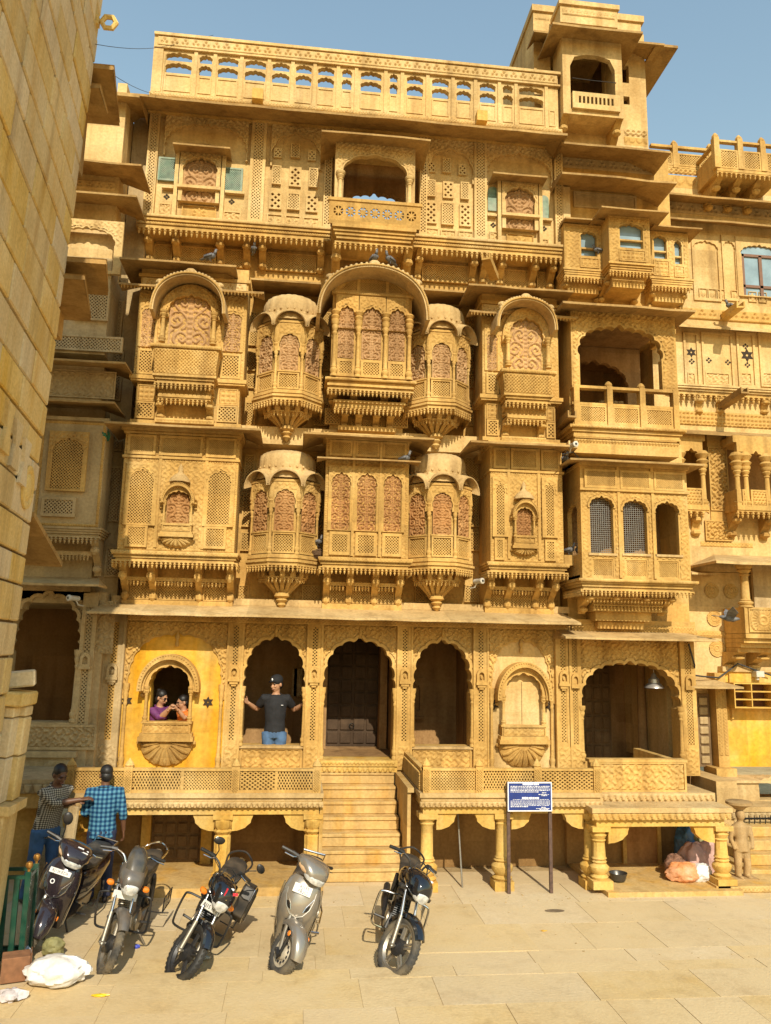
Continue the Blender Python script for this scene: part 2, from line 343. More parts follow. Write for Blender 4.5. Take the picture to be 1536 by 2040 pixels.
def cusped(w, rise, n=7, d=.03, tip=.05, per=5, sq=.8):
    """scalloped arch curve from (-w/2,0) to (w/2,0)"""
    base = []; M = 240
    for i in range(M+1):
        t = math.pi*(1-i/M); c, s = math.cos(t), math.sin(t); base.append((w/2*math.copysign(abs(c)**sq, c), rise*s**sq))
    L_ = [0]
    for a, b in zip(base, base[1:]): L_.append(L_[-1]+math.hypot(b[0]-a[0], b[1]-a[1]))
    out = []
    def at(q):
        q = max(0, min(L_[-1], q)); i = min(M-1, int(np.searchsorted(L_, q))-1 if q > 0 else 0); i = max(0, i); tt = (q-L_[i])/(L_[i+1]-L_[i]+1e-9)
        a, b = base[i], base[i+1]; nx, nz = -(b[1]-a[1]), b[0]-a[0]; l = math.hypot(nx, nz)+1e-9; return a[0]+(b[0]-a[0])*tt, a[1]+(b[1]-a[1])*tt, nx/l, nz/l
    for k in range(n):
        for j in range(per):
            s = j/per; x, z, nx, nz = at(L_[-1]*(k+s)/n); e = d*math.sin(math.pi*s)**.6
            if k == n//2: e += tip*max(0, 1-abs(2*s-1)*1.6)
            out.append((x+nx*e, z+nz*e))
    out.append((w/2, 0)); return out
def opening(xc, w, z0, zs, rise, **k):
    a = cusped(w, rise, **k); pts = [(xc-w/2, z0)]+[(xc+x, zs+z) for x, z in a]+[(xc+w/2, z0)]
    out = [pts[0]]
    for p in pts[1:]:
        if math.hypot(p[0]-out[-1][0], p[1]-out[-1][1]) > 1e-4: out.append(p)
    return out
def in_poly(poly, XX, ZZ):
    ins = np.zeros(XX.shape, bool); n = len(poly)
    for i in range(n):
        (x1, z1), (x2, z2) = poly[i], poly[(i+1) % n]
        if abs(z2-z1) < 1e-9: continue
        c = ((z1 > ZZ) != (z2 > ZZ)) & (XX < (x2-x1)*(ZZ-z1)/(z2-z1)+x1); ins ^= c
    return ins
def inflate(poly, e):
    cx = sum(p[0] for p in poly)/len(poly); cz = sum(p[1] for p in poly)/len(poly); n = len(poly); out = []
    for i in range(n):
        a, b = poly[i-1], poly[(i+1) % n]; tx, tz = b[0]-a[0], b[1]-a[1]; l = math.hypot(tx, tz)+1e-9; nx, nz = tz/l, -tx/l
        if (poly[i][0]-cx)*nx+(poly[i][1]-cz)*nz < 0: nx, nz = -nx, -nz
        out.append((poly[i][0]+nx*e, poly[i][1]+nz*e))
    return out
def carved_ground(parent, x0, x1, z0, z1, y, holes, mat=None, fn=None, depth=.013, res=.012):
    """fine all-over carving on a wall field, left off round its openings"""
    xc = (x0+x1)/2; H = [inflate(h, .03) for h in holes]
    def mk(a, b):
        k = np.ones(a.shape, bool)
        for h in H: k &= ~in_poly(h, a+xc, b+z0)
        return k
    return obj('carved_ground', relief(x1-x0, z1-z0, fn or f_foliage2, depth, res, mask=mk, key='cg'), mat or MAIN, parent, loc=(xc, y-.001, z0))
def rect(x0, x1, z0, z1): return [(x0, z0), (x1, z0), (x1, z1), (x0, z1)]
def frame(g, x0, x1, z0, z1, b, y0, y1): return g.plate(rect(x0, x1, z0, z1), [rect(x0+b, x1-b, z0+b, z1-b)], y0, y1)
def pendants(g, x0, x1, y, z, s=.075, k=1.0, n=6, drop=1.0):
    """a hanging row of buds below a scalloped fringe; z is the top"""
    m = max(1, round((x1-x0)/s)); st = (x1-x0)/m
    for i in range(m):
        xa = x0+i*st; xc = xa+st/2; a = st*.5
        g.prism([(xa, z), (xa+st, z)]+[(xc+a*math.cos(t), z-.035*k+.028*k*math.sin(t)-.012*k) for t in [j*math.pi/4 for j in range(0, 5)]], y-.012, y+.03)
        q = k*drop
        if i < m:
            g.lathe((xa if i else xa+st*.15, y, z), [(.012*k, 0), (.012*k, -.035*q), (.026*k, -.045*q), (.026*k, -.055*q), (.013*k, -.065*q), (.017*k, -.085*q), (.004*k, -.118*q)], n)
    return g
def pend_path(g, pts, z, s=.075, k=1.0, drop=1.0):
    for a, b in zip(pts, pts[1:]):
        d = Vector((b[0]-a[0], b[1]-a[1], 0)); L_ = d.length; keep = g.M
        g.M = Matrix.Translation((a[0], a[1], z)) @ Matrix.Rotation(math.atan2(d.y, d.x), 4, 'Z'); pendants(g, 0, L_, 0, 0, s, k, 5, drop); g.M = keep
    return g
def bracket(g, x, w, y0, y1, z0, z1):
    """carved scroll bracket: y0 outer tip (top), y1 wall, z0 bottom, z1 top"""
    P = []; D = y1-y0; Hh = z1-z0
    for t in np.linspace(0, 1, 13):
        yy = y1-D*(t**1.35)*.97-.03*D; zz = z0+Hh*(t**.85); zz += .05*Hh*math.sin(t*math.pi*3.0); P.append((yy, zz))
    P = [(y1, z0)]+P+[(y0, z1), (y1, z1)]
    g.prism(P, x-w/2, x+w/2, 'x')
    g.lathe((x, y0+.35*D, z1-.30*Hh), [(w*.2, -.16*Hh), (w*.62, -.08*Hh), (w*.66, 0), (w*.45, .06*Hh)], 8)
    g.lathe((x, y1-.18*D, z0+.20*Hh), [(w*.15, -.16*Hh), (w*.6, -.07*Hh), (w*.62, .02*Hh), (w*.4, .08*Hh)], 8)
    return g
def column(g, x, y, z0, z1, r, n=10):
    h = z1-z0
    pr = [(1.5, 0), (1.5, .035), (1.15, .05), (1.55, .09), (1.6, .12), (1.1, .15), (1.25, .165), (.95, .19), (.82, .60), (.78, .74), (1.05, .755), (1.05, .775), (.8, .79), (1.15, .83), (1.45, .87), (1.2, .90), (1.7, .94), (1.75, 1.0)]
    return g.lathe((x, y, z0), [(a*r, b*h) for a, b in pr], n)
def mould(g, x0, x1, yw, yo, z0, z1, steps=(.35, .6, .85, 1.0), side=True):
    """stacked stepped moulding that widens upward"""
    n = len(steps); hz = (z1-z0)/n; p = yw-yo
    for i, s in enumerate(steps):
        e = p*(1-s) if side else 0
        g.box(x0+e, x1-e, yw-p*s, yw, z0+i*hz, z0+(i+1)*hz-.004)
    return g
def chhajja(x0, x1, yw, yo, z_out, z_in, th=.035, pl=None, pr=None):
    """sloping stone eave with mitred returns; pl/pr = side overhang"""
    p = yw-yo; pl = p if pl is None else pl; pr = p if pr is None else pr
    g = MB(); rn = random.Random(int(x0*977+z_out*131)); n = max(2, int((x1-x0)/.42)); O = [(x0, yw, z_out)]; I = [(x0+pl, yw, z_in)]
    for i in range(n+1):
        t = i/n; j = 0 if i in (0, n) else 1
        O.append((x0+(x1-x0)*t, yo+j*rn.uniform(-.012, .012), z_out+j*rn.uniform(-.010, .006))); I.append((x0+pl+(x1-x0-pl-pr)*t, yw-.002, z_in))
    O.append((x1, yw, z_out)); I.append((x1-pr, yw, z_in)); k = len(O); v = []; f = []
    for dz in (0, -th): v += [(a, b, c+dz) for a, b, c in O]+[(a, b, c+dz) for a, b, c in I]
    for i in range(k-1): f += [(i, i+1, k+i+1, k+i), (2*k+i, 3*k+i, 3*k+i+1, 2*k+i+1), (i, 2*k+i, 2*k+i+1, i+1), (k+i, k+i+1, 3*k+i+1, 3*k+i)]
    f += [(0, k, 3*k, 2*k), (k-1, 3*k-1, 4*k-1, 2*k-1)]
    g.add(v, f); return g
# ================================================================== THE GREAT MANSION
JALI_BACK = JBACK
man = root('sandstone_mansion', 'ornate five-storey golden sandstone mansion with carved balconies, filling the middle of the photo', 'building', (0.8, 0, 0), world=True)
def part(name, g, mat=MAIN, parent=None, **k): return obj(name, g, mat, parent or man, **k)
def panel(parent, xc, z0, w, h, y, fn, mat=MAIN, name='carved_panel', depth=.016, res=.012, fr=.018, frmat=None, key=None):
    """framed carved panel on a wall plane facing -y"""
    me = relief(w-2*fr, h-2*fr, fn, depth, res, key=key)
    me2 = me if not me.materials or me.materials[0] == mat else me.copy()
    if me2 is not me: me2.materials.clear()
    o = obj(name, me2, mat, parent, loc=(xc, y-.003, z0+fr))
    if fr > .006:
        f = MB(); frame(f, -w/2, w/2, -fr, h-fr, fr, -.022, .002); obj('panel_frame', f, frmat or (MAIN if mat in (PINK, RED) else mat), o)
    return o
def jali(parent, xc, z0, w, h, y, s=.05, b=.015, d=.03, mat=MAIN, fr=.02, back=None, name='lattice_screen', ang=45):
    """framed stone lattice over a backing with recess shade in its colour"""
    me = lattice(w-2*fr, h-2*fr, s, b, d, ang=ang)
    me2 = me if not me.materials or me.materials[0] == mat else me.copy()
    if me2 is not me: me2.materials.clear()
    o = obj(name, me2, mat, parent, loc=(xc, y-.017, z0+fr))
    f = MB(); frame(f, -w/2, w/2, -fr, h-fr, fr, -d-.010, .016); obj('screen_frame', f, mat, o)
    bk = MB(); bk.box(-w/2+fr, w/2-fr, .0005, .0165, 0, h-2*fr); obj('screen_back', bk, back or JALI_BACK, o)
    return o
def shutter(parent, xc, z0, w, zs, rise, y, mat=PINK, n=5, name='carved_shutter'):
    """pair of carved leaves below a cusped head"""
    hole = opening(0, w, 0, zs-z0, rise, n=n, d=.012, tip=.02)
    top = max(p[1] for p in hole)
    me = relief(w, top, f_scroll, .030, .0105, mask=lambda a, b: in_poly(hole, a, b), edge=False)
    return obj(name, me, mat, parent, loc=(xc, y, z0))
def arched_panel(parent, xc, w, z0, z1, y, ow, oz0, ozs, rise, th=.05, mat=MAIN, n=7, d=.018, tip=.03, spandrel=True, name='arched_frame', sh=None):
    """flat surround with a cusped opening and foliage in the spandrels"""
    hole = opening(0, ow, oz0-z0, ozs-z0, rise, n=n, d=d, tip=tip)
    g = MB(); g.plate(rect(-w/2, w/2, 0, z1-z0), [hole], -th, 0)
    o = obj(name, g, mat, parent, loc=(xc, y, z0))
    if spandrel:
        big = inflate(hole, .022); zb = ozs-z0
        me = relief(w-.03, z1-z0-zb-.015, f_foliage2, .014, .011, mask=lambda a, b: ~in_poly(big, a, b+zb), key='sp')
        obj('spandrel_carving', me, mat, o, loc=(0, -th-.002, zb))
    return o
def band(parent, x0, x1, z0, z1, y, fn, mat=MAIN, depth=.014, res=.011, name='carved_band'):
    me = relief(x1-x0, z1-z0, fn, depth, res); me2 = me if not me.materials or me.materials[0] == mat else me.copy()
    if me2 is not me: me2.materials.clear()
    return obj(name, me2, mat, parent, loc=((x0+x1)/2, y-.002, z0))
# ---------------- mass of the building
ZT = 1.19; ZS = 1.55                                   # terrace floor, arcade sill
WB = .36                                               # the wall plane behind the bays
g = MB(); g.box(-2.74, 4.24, WB, 5.0, 3.60, 9.72); part('upper_wall', g)
g = MB(); g.box(-2.76, 4.25, -.03, WB, 3.59, 3.69); part('string_course', g, LEDGE)
# ---------------- arcade of the ground floor
PX = [-2.62, -.91, .27, 1.64, 2.82, 4.12]
ZF = 3.33
def pilaster(x, w=.25, z0=1.22, z1=3.42, y=-.06, mat=MAIN):
    g = MB(); jw = .095
    g.plate(rect(x-w/2, x+w/2, z0, z1), [rect(x-jw/2, x+jw/2, 1.62, 2.50), rect(x-jw/2, x+jw/2, 2.70, 3.30)], y, .28)
    for sx in (-1, 1): g.box(x+sx*(w/2-.018)-.014, x+sx*(w/2-.018)+.014, y-.018, y+.01, z0, z1-.002)
    p = part('pilaster', g, mat)
    for a, b in ((1.62, 2.50), (2.70, 3.30)):
        nz = int((b-a)/.05); me = pierced(jw, b-a); obj('pierced_strip', me, mat, p, loc=(x, y+.012, a))
        k = MB(); k.box(x-jw/2, x+jw/2, y+.10, y+.12, a, b); obj('strip_back', k, VOID, p)
    # little shrine niche with an arched hood between the two strips
    h = MB(); h.plate([(x-.075, 2.5), (x+.075, 2.5), (x+.075, 2.62)]+[(x+.075*math.cos(t), 2.62+.085*math.sin(t)) for t in np.linspace(.15, math.pi-.15, 9)]+[(x-.075, 2.62)],
                      [[(x-.04, 2.54), (x+.04, 2.54), (x+.04, 2.61)]+[(x+.04*math.cos(t), 2.61+.05*math.sin(t)) for t in np.linspace(.2, math.pi-.2, 7)]+[(x-.04, 2.61)]], y-.05, y+.005)
    h.box(x-.085, x+.085, y-.06, y, 2.47, 2.51); h.box(x-.06, x+.06, y-.045, y, 2.43, 2.47); h.box(x-.035, x+.035, y-.03, y, 2.40, 2.43)
    h.ball((x, y-.02, 2.585), (.02, .02, .035), 8, 5)
    obj('niche', h, mat, p)
    band(p, x-w/2+.03, x+w/2-.03, z0+.02, 1.56, y, f_foliage, mat)
    return p
def pierced(w, h):
    """strip of stone with staggered diamond holes right through it, real thickness"""
    k = ('pierced', round(w, 3), round(h, 3))
    if k in RC: return RC[k]
    g = MB(); c = w/2.0; n = int(h/(c*.5)); st = h/n
    holes = []
    for i in range(1, n):
        xs = (-c*.5, c*.5) if i % 2 else (0,)
        for xx in xs:
            r = c*.30; holes.append([(xx-r, i*st), (xx, i*st-r*.95), (xx+r, i*st), (xx, i*st+r*.95)])
    g.plate(rect(-w/2, w/2, 0, h), holes, 0, .035); RC[k] = g.mesh('pierced'); return RC[k]
for x in PX[1:]: pilaster(x)
pilaster(-2.66, .30, mat=GREY)
def jamb_columns(parent, xl, xr, z0, z1, y=-.03, r=.028):
    g = MB(); column(g, xl, y, z0, z1, r); obj('jamb_column', g, MAIN, parent, smooth=True)
    g = MB(); column(g, xr, y, z0, z1, r); obj('jamb_column', g, MAIN, parent, smooth=True)
for (a, b, ow, door) in ((PX[1], PX[2], .87, 0), (PX[2], PX[3], 1.05, 1), (PX[3], PX[4], .87, 0)):
    xc = (a+b)/2; w = b-a-.25; z0 = 1.36 if door else 1.22; oz0 = z0+.002 if door else ZS
    hole = opening(xc, ow, oz0, 2.34, .74, n=11, d=.028, tip=.06, sq=.78)
    g = MB()
    if door:
        g.plate([(xc-w/2, z0)]+hole[::-1][-1:]+hole[1:-1]+[hole[-1], (xc+w/2, z0), (xc+w/2, 3.42), (xc-w/2, 3.42)], [], 0, .28)
    else: g.plate(rect(xc-w/2, xc+w/2, z0, 3.42), [hole], 0, .28)
    p = part('doorway_arch' if door else 'arch_panel', g)
    big = inflate(hole, .05); edge = MB()
    cur = hole[1:-1]; edge.plate([q for q in inflate(hole, .045)[1:-1]]+[q for q in cur[::-1]], [], -.03, .01); obj('arch_moulding', edge, MAIN, p)
    me = relief(w-.02, .96, f_foliage, .028, .0095, mask=lambda u, v: ~in_poly(big, u+xc, v+2.36), key='s'); obj('spandrel_carving', me, MAIN, p, loc=(xc, -.003, 2.36))
    fin = MB(); fin.lathe((xc, -.035, 3.13), [(.03, 0), (.012, .04), (.03, .08), (.008, .16)], 8); obj('arch_finial', fin, MAIN, p, smooth=True)
    jamb_columns(p, xc-ow/2-.022, xc+ow/2+.022, oz0, 2.40)
    if not door:
        s = MB(); s.box(xc-ow/2-.04, xc+ow/2+.04, -.05, .05, ZS-.035, ZS+.002); obj('sill', s, LEDGE, p)
        panel(p, xc, 1.225, w-.04, .285, -.002, f_foliage, MAIN, 'sill_panel', .02)
band(man, -2.5, 4.2, ZF, 3.42, -.085, f_diaper, MAIN, .016, name='eave_frieze')
# ---------------- halls behind the arcade
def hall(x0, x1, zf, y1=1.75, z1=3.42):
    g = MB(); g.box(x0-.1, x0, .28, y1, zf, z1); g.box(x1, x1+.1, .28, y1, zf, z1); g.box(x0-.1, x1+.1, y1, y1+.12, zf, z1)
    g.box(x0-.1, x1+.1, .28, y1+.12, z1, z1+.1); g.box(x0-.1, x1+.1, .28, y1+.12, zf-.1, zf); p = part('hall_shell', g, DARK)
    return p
h1 = hall(-.95, .18, .82)
g = MB(); g.plate(rect(-.35, .02, 1.05, 2.75), [rect(-.30, -.03, 1.1, 2.68)], 1.70, 1.752); g.box(-.295, -.035, 1.73, 1.752, 1.1, 2.68); obj('inner_door', g, DARK, h1)
g = MB(); g.box(-.06, .11, 1.70, 1.72, 2.15, 2.62); obj('notice_board', g, GREY, h1)
h2 = hall(.36, 1.55, 1.36)
h3 = hall(1.73, 2.80, .82)
g = MB(); nh = opening(2.02, .26, 1.95, 2.25, .14, n=5, d=.01, tip=.03); g.plate(rect(1.84, 2.20, 1.85, 2.5), [nh], 1.69, 1.745); g.box(1.82, 2.22, 1.62, 1.745, 1.80, 1.85); obj('wall_niche', g, DARK, h3)
hall(-2.5, -1.0, .82)
# panelled double door at the head of the steps
door = MB(); door.box(.52, 1.40, 1.50, 1.58, 1.36, 3.2); do = part('entrance_door', door, WOOD_D)
for i in range(4):
    for j in range(8):
        g = MB(); x = .54+i*.215+(.01 if i > 1 else 0); z = 1.40+j*.215
        g.box(x+.012, x+.195, 1.475, 1.502, z+.012, z+.2); obj('door_panel', g, WOOD_D, do, bevel=.012)
g = MB(); g.tube([(.96, 1.44, 1.72+.05*math.cos(t)) if False else (.96+.04*math.sin(t), 1.45, 1.70+.04*math.cos(t)) for t in np.linspace(0, 2*math.pi, 13)[:-1]], .008, 6, closed=True); obj('ring_handle', g, plain('iron', (.03, .028, .025), .5, .8), do)
g = MB(); g.box(.43, .52, 1.2, 1.6, 1.36, 3.25); g.box(1.40, 1.52, 1.2, 1.6, 1.36, 3.25); obj('door_frame', g, DARK, do)
# ---------------- L1 eave
e = part('eave', chhajja(-2.95, 4.22, .02, -.62, 3.425, 3.60, .03, .15, .1), LEDGE)
# ---------------- terrace, rail and plinth
YP = -1.78
def terrace(x0, x1, cols, zb, side=0):
    g = MB(); g.box(x0, x1, YP, .0, ZT-.055, ZT); g.box(x0+.02, x1-.02, YP+.03, .0, ZT-.10, ZT-.057); t = part('terrace_slab', g, LEDGE)
    band(t, x0, x1, ZT-.17, ZT-.102, YP+.012, f_petal, LEDGE, .03, .009, 'petal_cornice')
    g = MB(); g.box(x0+.03, x1-.03, YP+.02, -.02, ZT-.175, ZT-.102); g.box(x0+.05, x1-.05, YP+.06, YP+.26, ZT-.26, ZT-.177); obj('plinth_beam', g, GOLD, t)
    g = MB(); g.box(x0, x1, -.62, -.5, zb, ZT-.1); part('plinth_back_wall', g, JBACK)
    for a, b in zip(cols, cols[1:]):
        g = MB(); w = b-a-.22; xc = (a+b)/2; zz = ZT-.26
        l = [(xc-w/2, zz), (xc-w/2, zz-.2)]; n = 7
        for k in range(n+1):
            tt = k/n; bx = xc-w/2+.24*math.sin(tt*math.pi/2)*1.0; bz = zz-.2+.17*(1-math.cos(tt*math.pi/2)); l.append((bx+.012*(k % 2), bz))
        l.append((xc-w/2+.26, zz)); g.prism(l, YP+.09, YP+.22); obj('arch_spandrel', g, GOLD, t)
        g = MB(); g.prism([(2*xc-p[0], p[1]) for p in l][::-1], YP+.09, YP+.22); obj('arch_spandrel', g, GOLD, t)
    for x in cols:
        g = MB(); h = ZT-.26-zb; r = .085; y = YP+.16
        g.box(x-.125, x+.125, y-.125, y+.125, zb, zb+.12*h); g.box(x-.12, x+.12, y-.12, y+.12, zb+h*.93, zb+h)
        if x > 1.7 and x < 4.5 and side:
            g.lathe((x, y, zb+.12*h), [(.11, 0), (.13, .03), (.09, .06), (.135, .12), (.14, .17), (.09, .22), (.11, .24), (.08, .27)], 14)
            g.lathe((x, y, zb+.12*h+.27), [(.10, 0), (.085, .02), (.08, h*.42), (.10, h*.45), (.085, h*.47), (.13, h*.53), (.09, h*.56), (.13, h*.81-.27)], 14, flute=.06, nf=10)
        else:
            g.lathe((x, y, zb+.12*h), [(.12, 0), (.125, .03), (.10, .05), (.105, .56*h), (.085, .58*h), (.12, .63*h), (.10, .66*h), (.135, .72*h), (.14, .79*h), (.12, .81*h)], 20, flute=.10, nf=10)
        obj('plinth_column', g, GOLD, t, smooth=True)
    return t
def railing(x0, x1, posts, z0, z1, y, parent=None, pm=MAIN):
    w = MB(); w.box(x0, x1, y, y+.07, z0, z0+.035); w.box(x0, x1, y-.006, y+.076, z1-.03, z1); rl = part('terrace_railing', w, pm)
    P = sorted(posts)
    for x in P:
        g = MB(); g.box(x-.05, x+.05, y-.02, y+.09, z0, z1+.02); g.lathe((x, y+.035, z1+.02), [(.05, 0), (.06, .015), (.05, .03), (.045, .045), (.02, .075), (.005, .10)], 10); po = obj('rail_post', g, pm, rl)
        me = lattice(.07, z1-z0-.03, .03, .008, .012); m2 = me if not me.materials or me.materials[0] == pm else me.copy(); obj('post_carving', m2, pm, po, loc=(x, y-.021, z0+.02))
    for i, (a, b) in enumerate(zip(P, P[1:])):
        c = (a+b)/2; ww = b-a-.10; h = z1-z0-.067
        sub = 1 if ww < .8 else 2
        for j in range(sub):
            cc = c-ww/2+ww*(j+.5)/sub; wd = ww/sub-.012
            k = (i*2+j) % 3
            if k == 0: me = lattice(wd, h, .038, .012, .05)
            elif k == 1: me = lattice(wd, h, .052, .016, .05, ang=35)
            else: me = lattice(wd, h, .045, .013, .05, ang=60)
            m2 = me if not me.materials or me.materials[0] == pm else me.copy()
            sc = obj('rail_screen', m2, pm, rl, loc=(cc, y+.06, z0+.036))
            bk = MB(); bk.box(-wd/2, wd/2, .001, .005, 0, h); obj('screen_back', bk, EAVE, sc)
            if j: q = MB(); q.box(c-.018, c+.018, y, y+.06, z0+.036, z1-.032); obj('rail_mullion', q, pm, rl)
    return rl
tl = terrace(-2.74, .40, [-2.62, -.83, .28], .10)
part('plinth_step', MB().box(-3.0, .43, -1.80, -.5, 0, .10), STEP)
tr = terrace(1.62, 4.02, [1.74, 2.72, 3.90], .0, 1)
railing(-2.74, .36, [-2.69, -2.0, -.72+.02, .31], ZT, 1.48, -1.74)
railing(1.66, 4.0, [1.71, 2.40, 3.17, 3.97], ZT, 1.49, -1.74)
# old panelled cellar door in the left plinth
g = MB(); g.box(-1.85, -1.2, -.64, -.615, .12, .98); dd = part('cellar_door', g, WOOD_P)
for i in range(4):
    for j in range(5):
        q = MB(); q.box(-1.83+i*.16, -1.83+i*.16+.13, -.665, -.638, .15+j*.165, .15+j*.165+.135); obj('door_panel', q, WOOD_P, dd, bevel=.015)
for a, b in ((-1.98, -1.86), (-1.19, -1.05)): g = MB(); g.box(a, b, -.72, -.6, .1, 1.0); obj('door_jamb', g, GOLD, dd)
# ---------------- entrance steps
stp = MB(); stp.box(.38, 1.60, -1.05, .05, 0, .16); st = part('staircase', stp, STEP)
for k in range(7):
    y0 = -1.28+.2*k; z = .17*(k+1); g = MB()
    x0, x1 = .405, 1.50+.02*(k < 2)
    g.box(x0, x1, y0, .06, z-.17+.003, z-.045); g.box(x0, x1, y0-.018, .06, z-.044, z); obj('step', g, STEP, st, bevel=.008)
g = MB(); g.box(.38, 1.54, -.10, .3, 1.19, 1.27); g.box(.38, 1.54, -.13, .3, 1.275, 1.36); th = part('threshold', g, GOLD)
band(th, .40, 1.50, 1.19, 1.265, -.10, f_petal, GOLD, .025, .01, 'petal_cornice'); band(th, .40, 1.50, 1.285, 1.35, -.13, f_scallop, GOLD, .02, .01)
g = MB(); g.box(1.52, 1.565, -1.36, .0, .0, ZT-.06); g.box(1.515, 1.60, -1.40, .0, ZT-.058, ZT); part('stair_side_wall', g, STEP)
g = MB(); g.box(1.655, 1.70, -1.66, -.02, ZT+.001, 1.45); g.box(1.645, 1.71, -1.66, -.02, 1.451, 1.48); sr = part('terrace_railing', g, MAIN)
me = lattice(1.5, .22, .045, .013, .02); obj('rail_screen', me if not me.materials else me.copy(), MAIN, sr, loc=(1.654, -.85, ZT+.015), rot=(0, 0, -math.pi/2))
g = MB(); g.box(.36, .403, -1.72, .0, .0, ZT-.06); part('stair_side_wall', g, STEP)
# ---------------- the two small jharokha windows of the ground floor
def small_jharokha(xc, w, zsill, zspr, rise, y, hood_r, opened, zbase, mat=MAIN, parent=None, s=1.0, shm=PINK):
    """projecting window: base shelf on a scalloped half-round corbel, two columns, cusped arch, curved hood"""
    W_ = w+.22*s; D = .20*s; top = zspr+rise+.10*s
    g = MB(); g.box(xc-W_/2, xc+W_/2, y-D, y, zsill-.26*s, zsill-.20*s); g.box(xc-W_/2+.02, xc+W_/2-.02, y-D+.02, y, zsill-.20*s, zsill-.15*s)
    g.box(xc-W_/2+.05*s, xc+W_/2-.05*s, y-D+.05*s, y, zsill-.15*s, zsill-.01); g.box(xc-W_/2+.03*s, xc+W_/2-.03*s, y-D+.03*s, y, zsill-.012, zsill+.012)
    p = part('jharokha_window', g, mat, parent)
    panel(p, xc, zsill-.145*s, W_-.14*s, .125*s, y-D+.05*s, f_foliage2, mat, 'sill_panel', .012, fr=.008)
    c = MB(); R = W_/2-.015; n = 14; prof = [(-R, 0)]
    hh = (zsill-.26*s)-zbase
    for i in range(n+1):
        t = math.pi*i/n; sc = 1+.05*abs(math.sin(t*7)); prof.append((-R*math.cos(t), -hh*math.sin(t)**.9*sc))
    prof.append((R, 0)); pp = []
    for q in prof:
        if not pp or math.hypot(q[0]-pp[-1][0], q[1]-pp[-1][1]) > 1e-3: pp.append(q)
    rings = []
    for k, (sc, yy) in enumerate(((1, y), (1, y-.04*s), (.8, y-.10*s), (.45, y-.14*s))):
        rings.append([(xc+q[0]*sc, yy, zsill-.26*s-.001+q[1]*sc) for q in pp])
    c.loft(rings); obj('fan_corbel', c, mat, p, smooth=True)
    c = MB()
    for i in range(9):
        t = math.pi*(i+.5)/9; c.tube([(xc-R*.25*math.cos(t), y-.15*s, zsill-.27*s-hh*.25*math.sin(t)), (xc-R*.75*math.cos(t), y-.12*s, zsill-.27*s-hh*.75*math.sin(t)), (xc-R*.93*math.cos(t), y-.07*s, zsill-.27*s-hh*.92*math.sin(t))], [.012*s, .026*s, .02*s], 6)
    obj('fan_petals', c, mat, p, smooth=True)
    for sx in (-1, 1):
        k = MB(); k.lathe((xc+sx*(R+.01), y-.06*s, zsill-.29*s), [(.012*s, -.03*s), (.035*s, -.015*s), (.038*s, .01*s), (.02*s, .03*s)], 8); obj('corbel_scroll', k, mat, p)
        k = MB(); column(k, xc+sx*(w/2+.035*s), y-D+.07*s, zsill+.012, zspr+.03*s, .026*s); obj('column', k, mat, p, smooth=True)
    hole = opening(xc, w, zspr-.06*s, zspr, rise, n=7, d=.014*s, tip=.03*s)
    k = MB(); out = [(xc-W_/2+.03*s, zspr-.06*s)]+[hole[0]]+hole[1:-1]+[hole[-1], (xc+W_/2-.03*s, zspr-.06*s)]
    arc = [(xc+(W_/2-.03*s)*math.cos(t), zspr+(rise+.10*s)*math.sin(t)) for t in np.linspace(0, math.pi, 21)]
    k.plate(out+arc, [], y-D+.05*s, y-D+.10*s); obj('arch_head', k, mat, p)
    # curved hood
    k = MB(); r0 = hood_r; zc = zspr+.0; hh2 = rise+.13*s
    for (ra, rb, ya, yb) in ((r0*.86, r0, y-D-.05*s, y), (r0*.80, r0*.86, y-D+.01, y)):
        ln = []
        for t in np.linspace(-.08, math.pi+.08, 31):
            ln.append((xc+rb*math.cos(t), zc+(hh2+(rb-r0*.86)*1.1)*math.sin(t)/(1.0)))
        li = [(xc+ra*math.cos(t), zc+(hh2-(r0*.86-ra)*1.0-.012)*math.sin(t)) for t in np.linspace(math.pi+.08, -.08, 31)]
        k.plate(ln+li, [], ya, yb)
    obj('curved_hood', k, mat, p)
    k = MB()
    for t in np.linspace(.0, math.pi, 34): k.ball((xc+r0*.93*math.cos(t), y-D-.055*s, zc+(hh2+.05*s)*math.sin(t)), .012*s, 6, 4)
    obj('hood_beading', k, mat, p)
    for sx in (-1, 1):
        k = MB(); bracket(k, xc+sx*(W_/2+.0*s), .05*s, y-D, y, zspr-.14*s, zspr+.05*s); obj('hood_bracket', k, mat, p)
    if opened == 2:
        shutter(p, xc, zsill+.01, w, zspr, rise, y-.02, shm, 7)
    return p
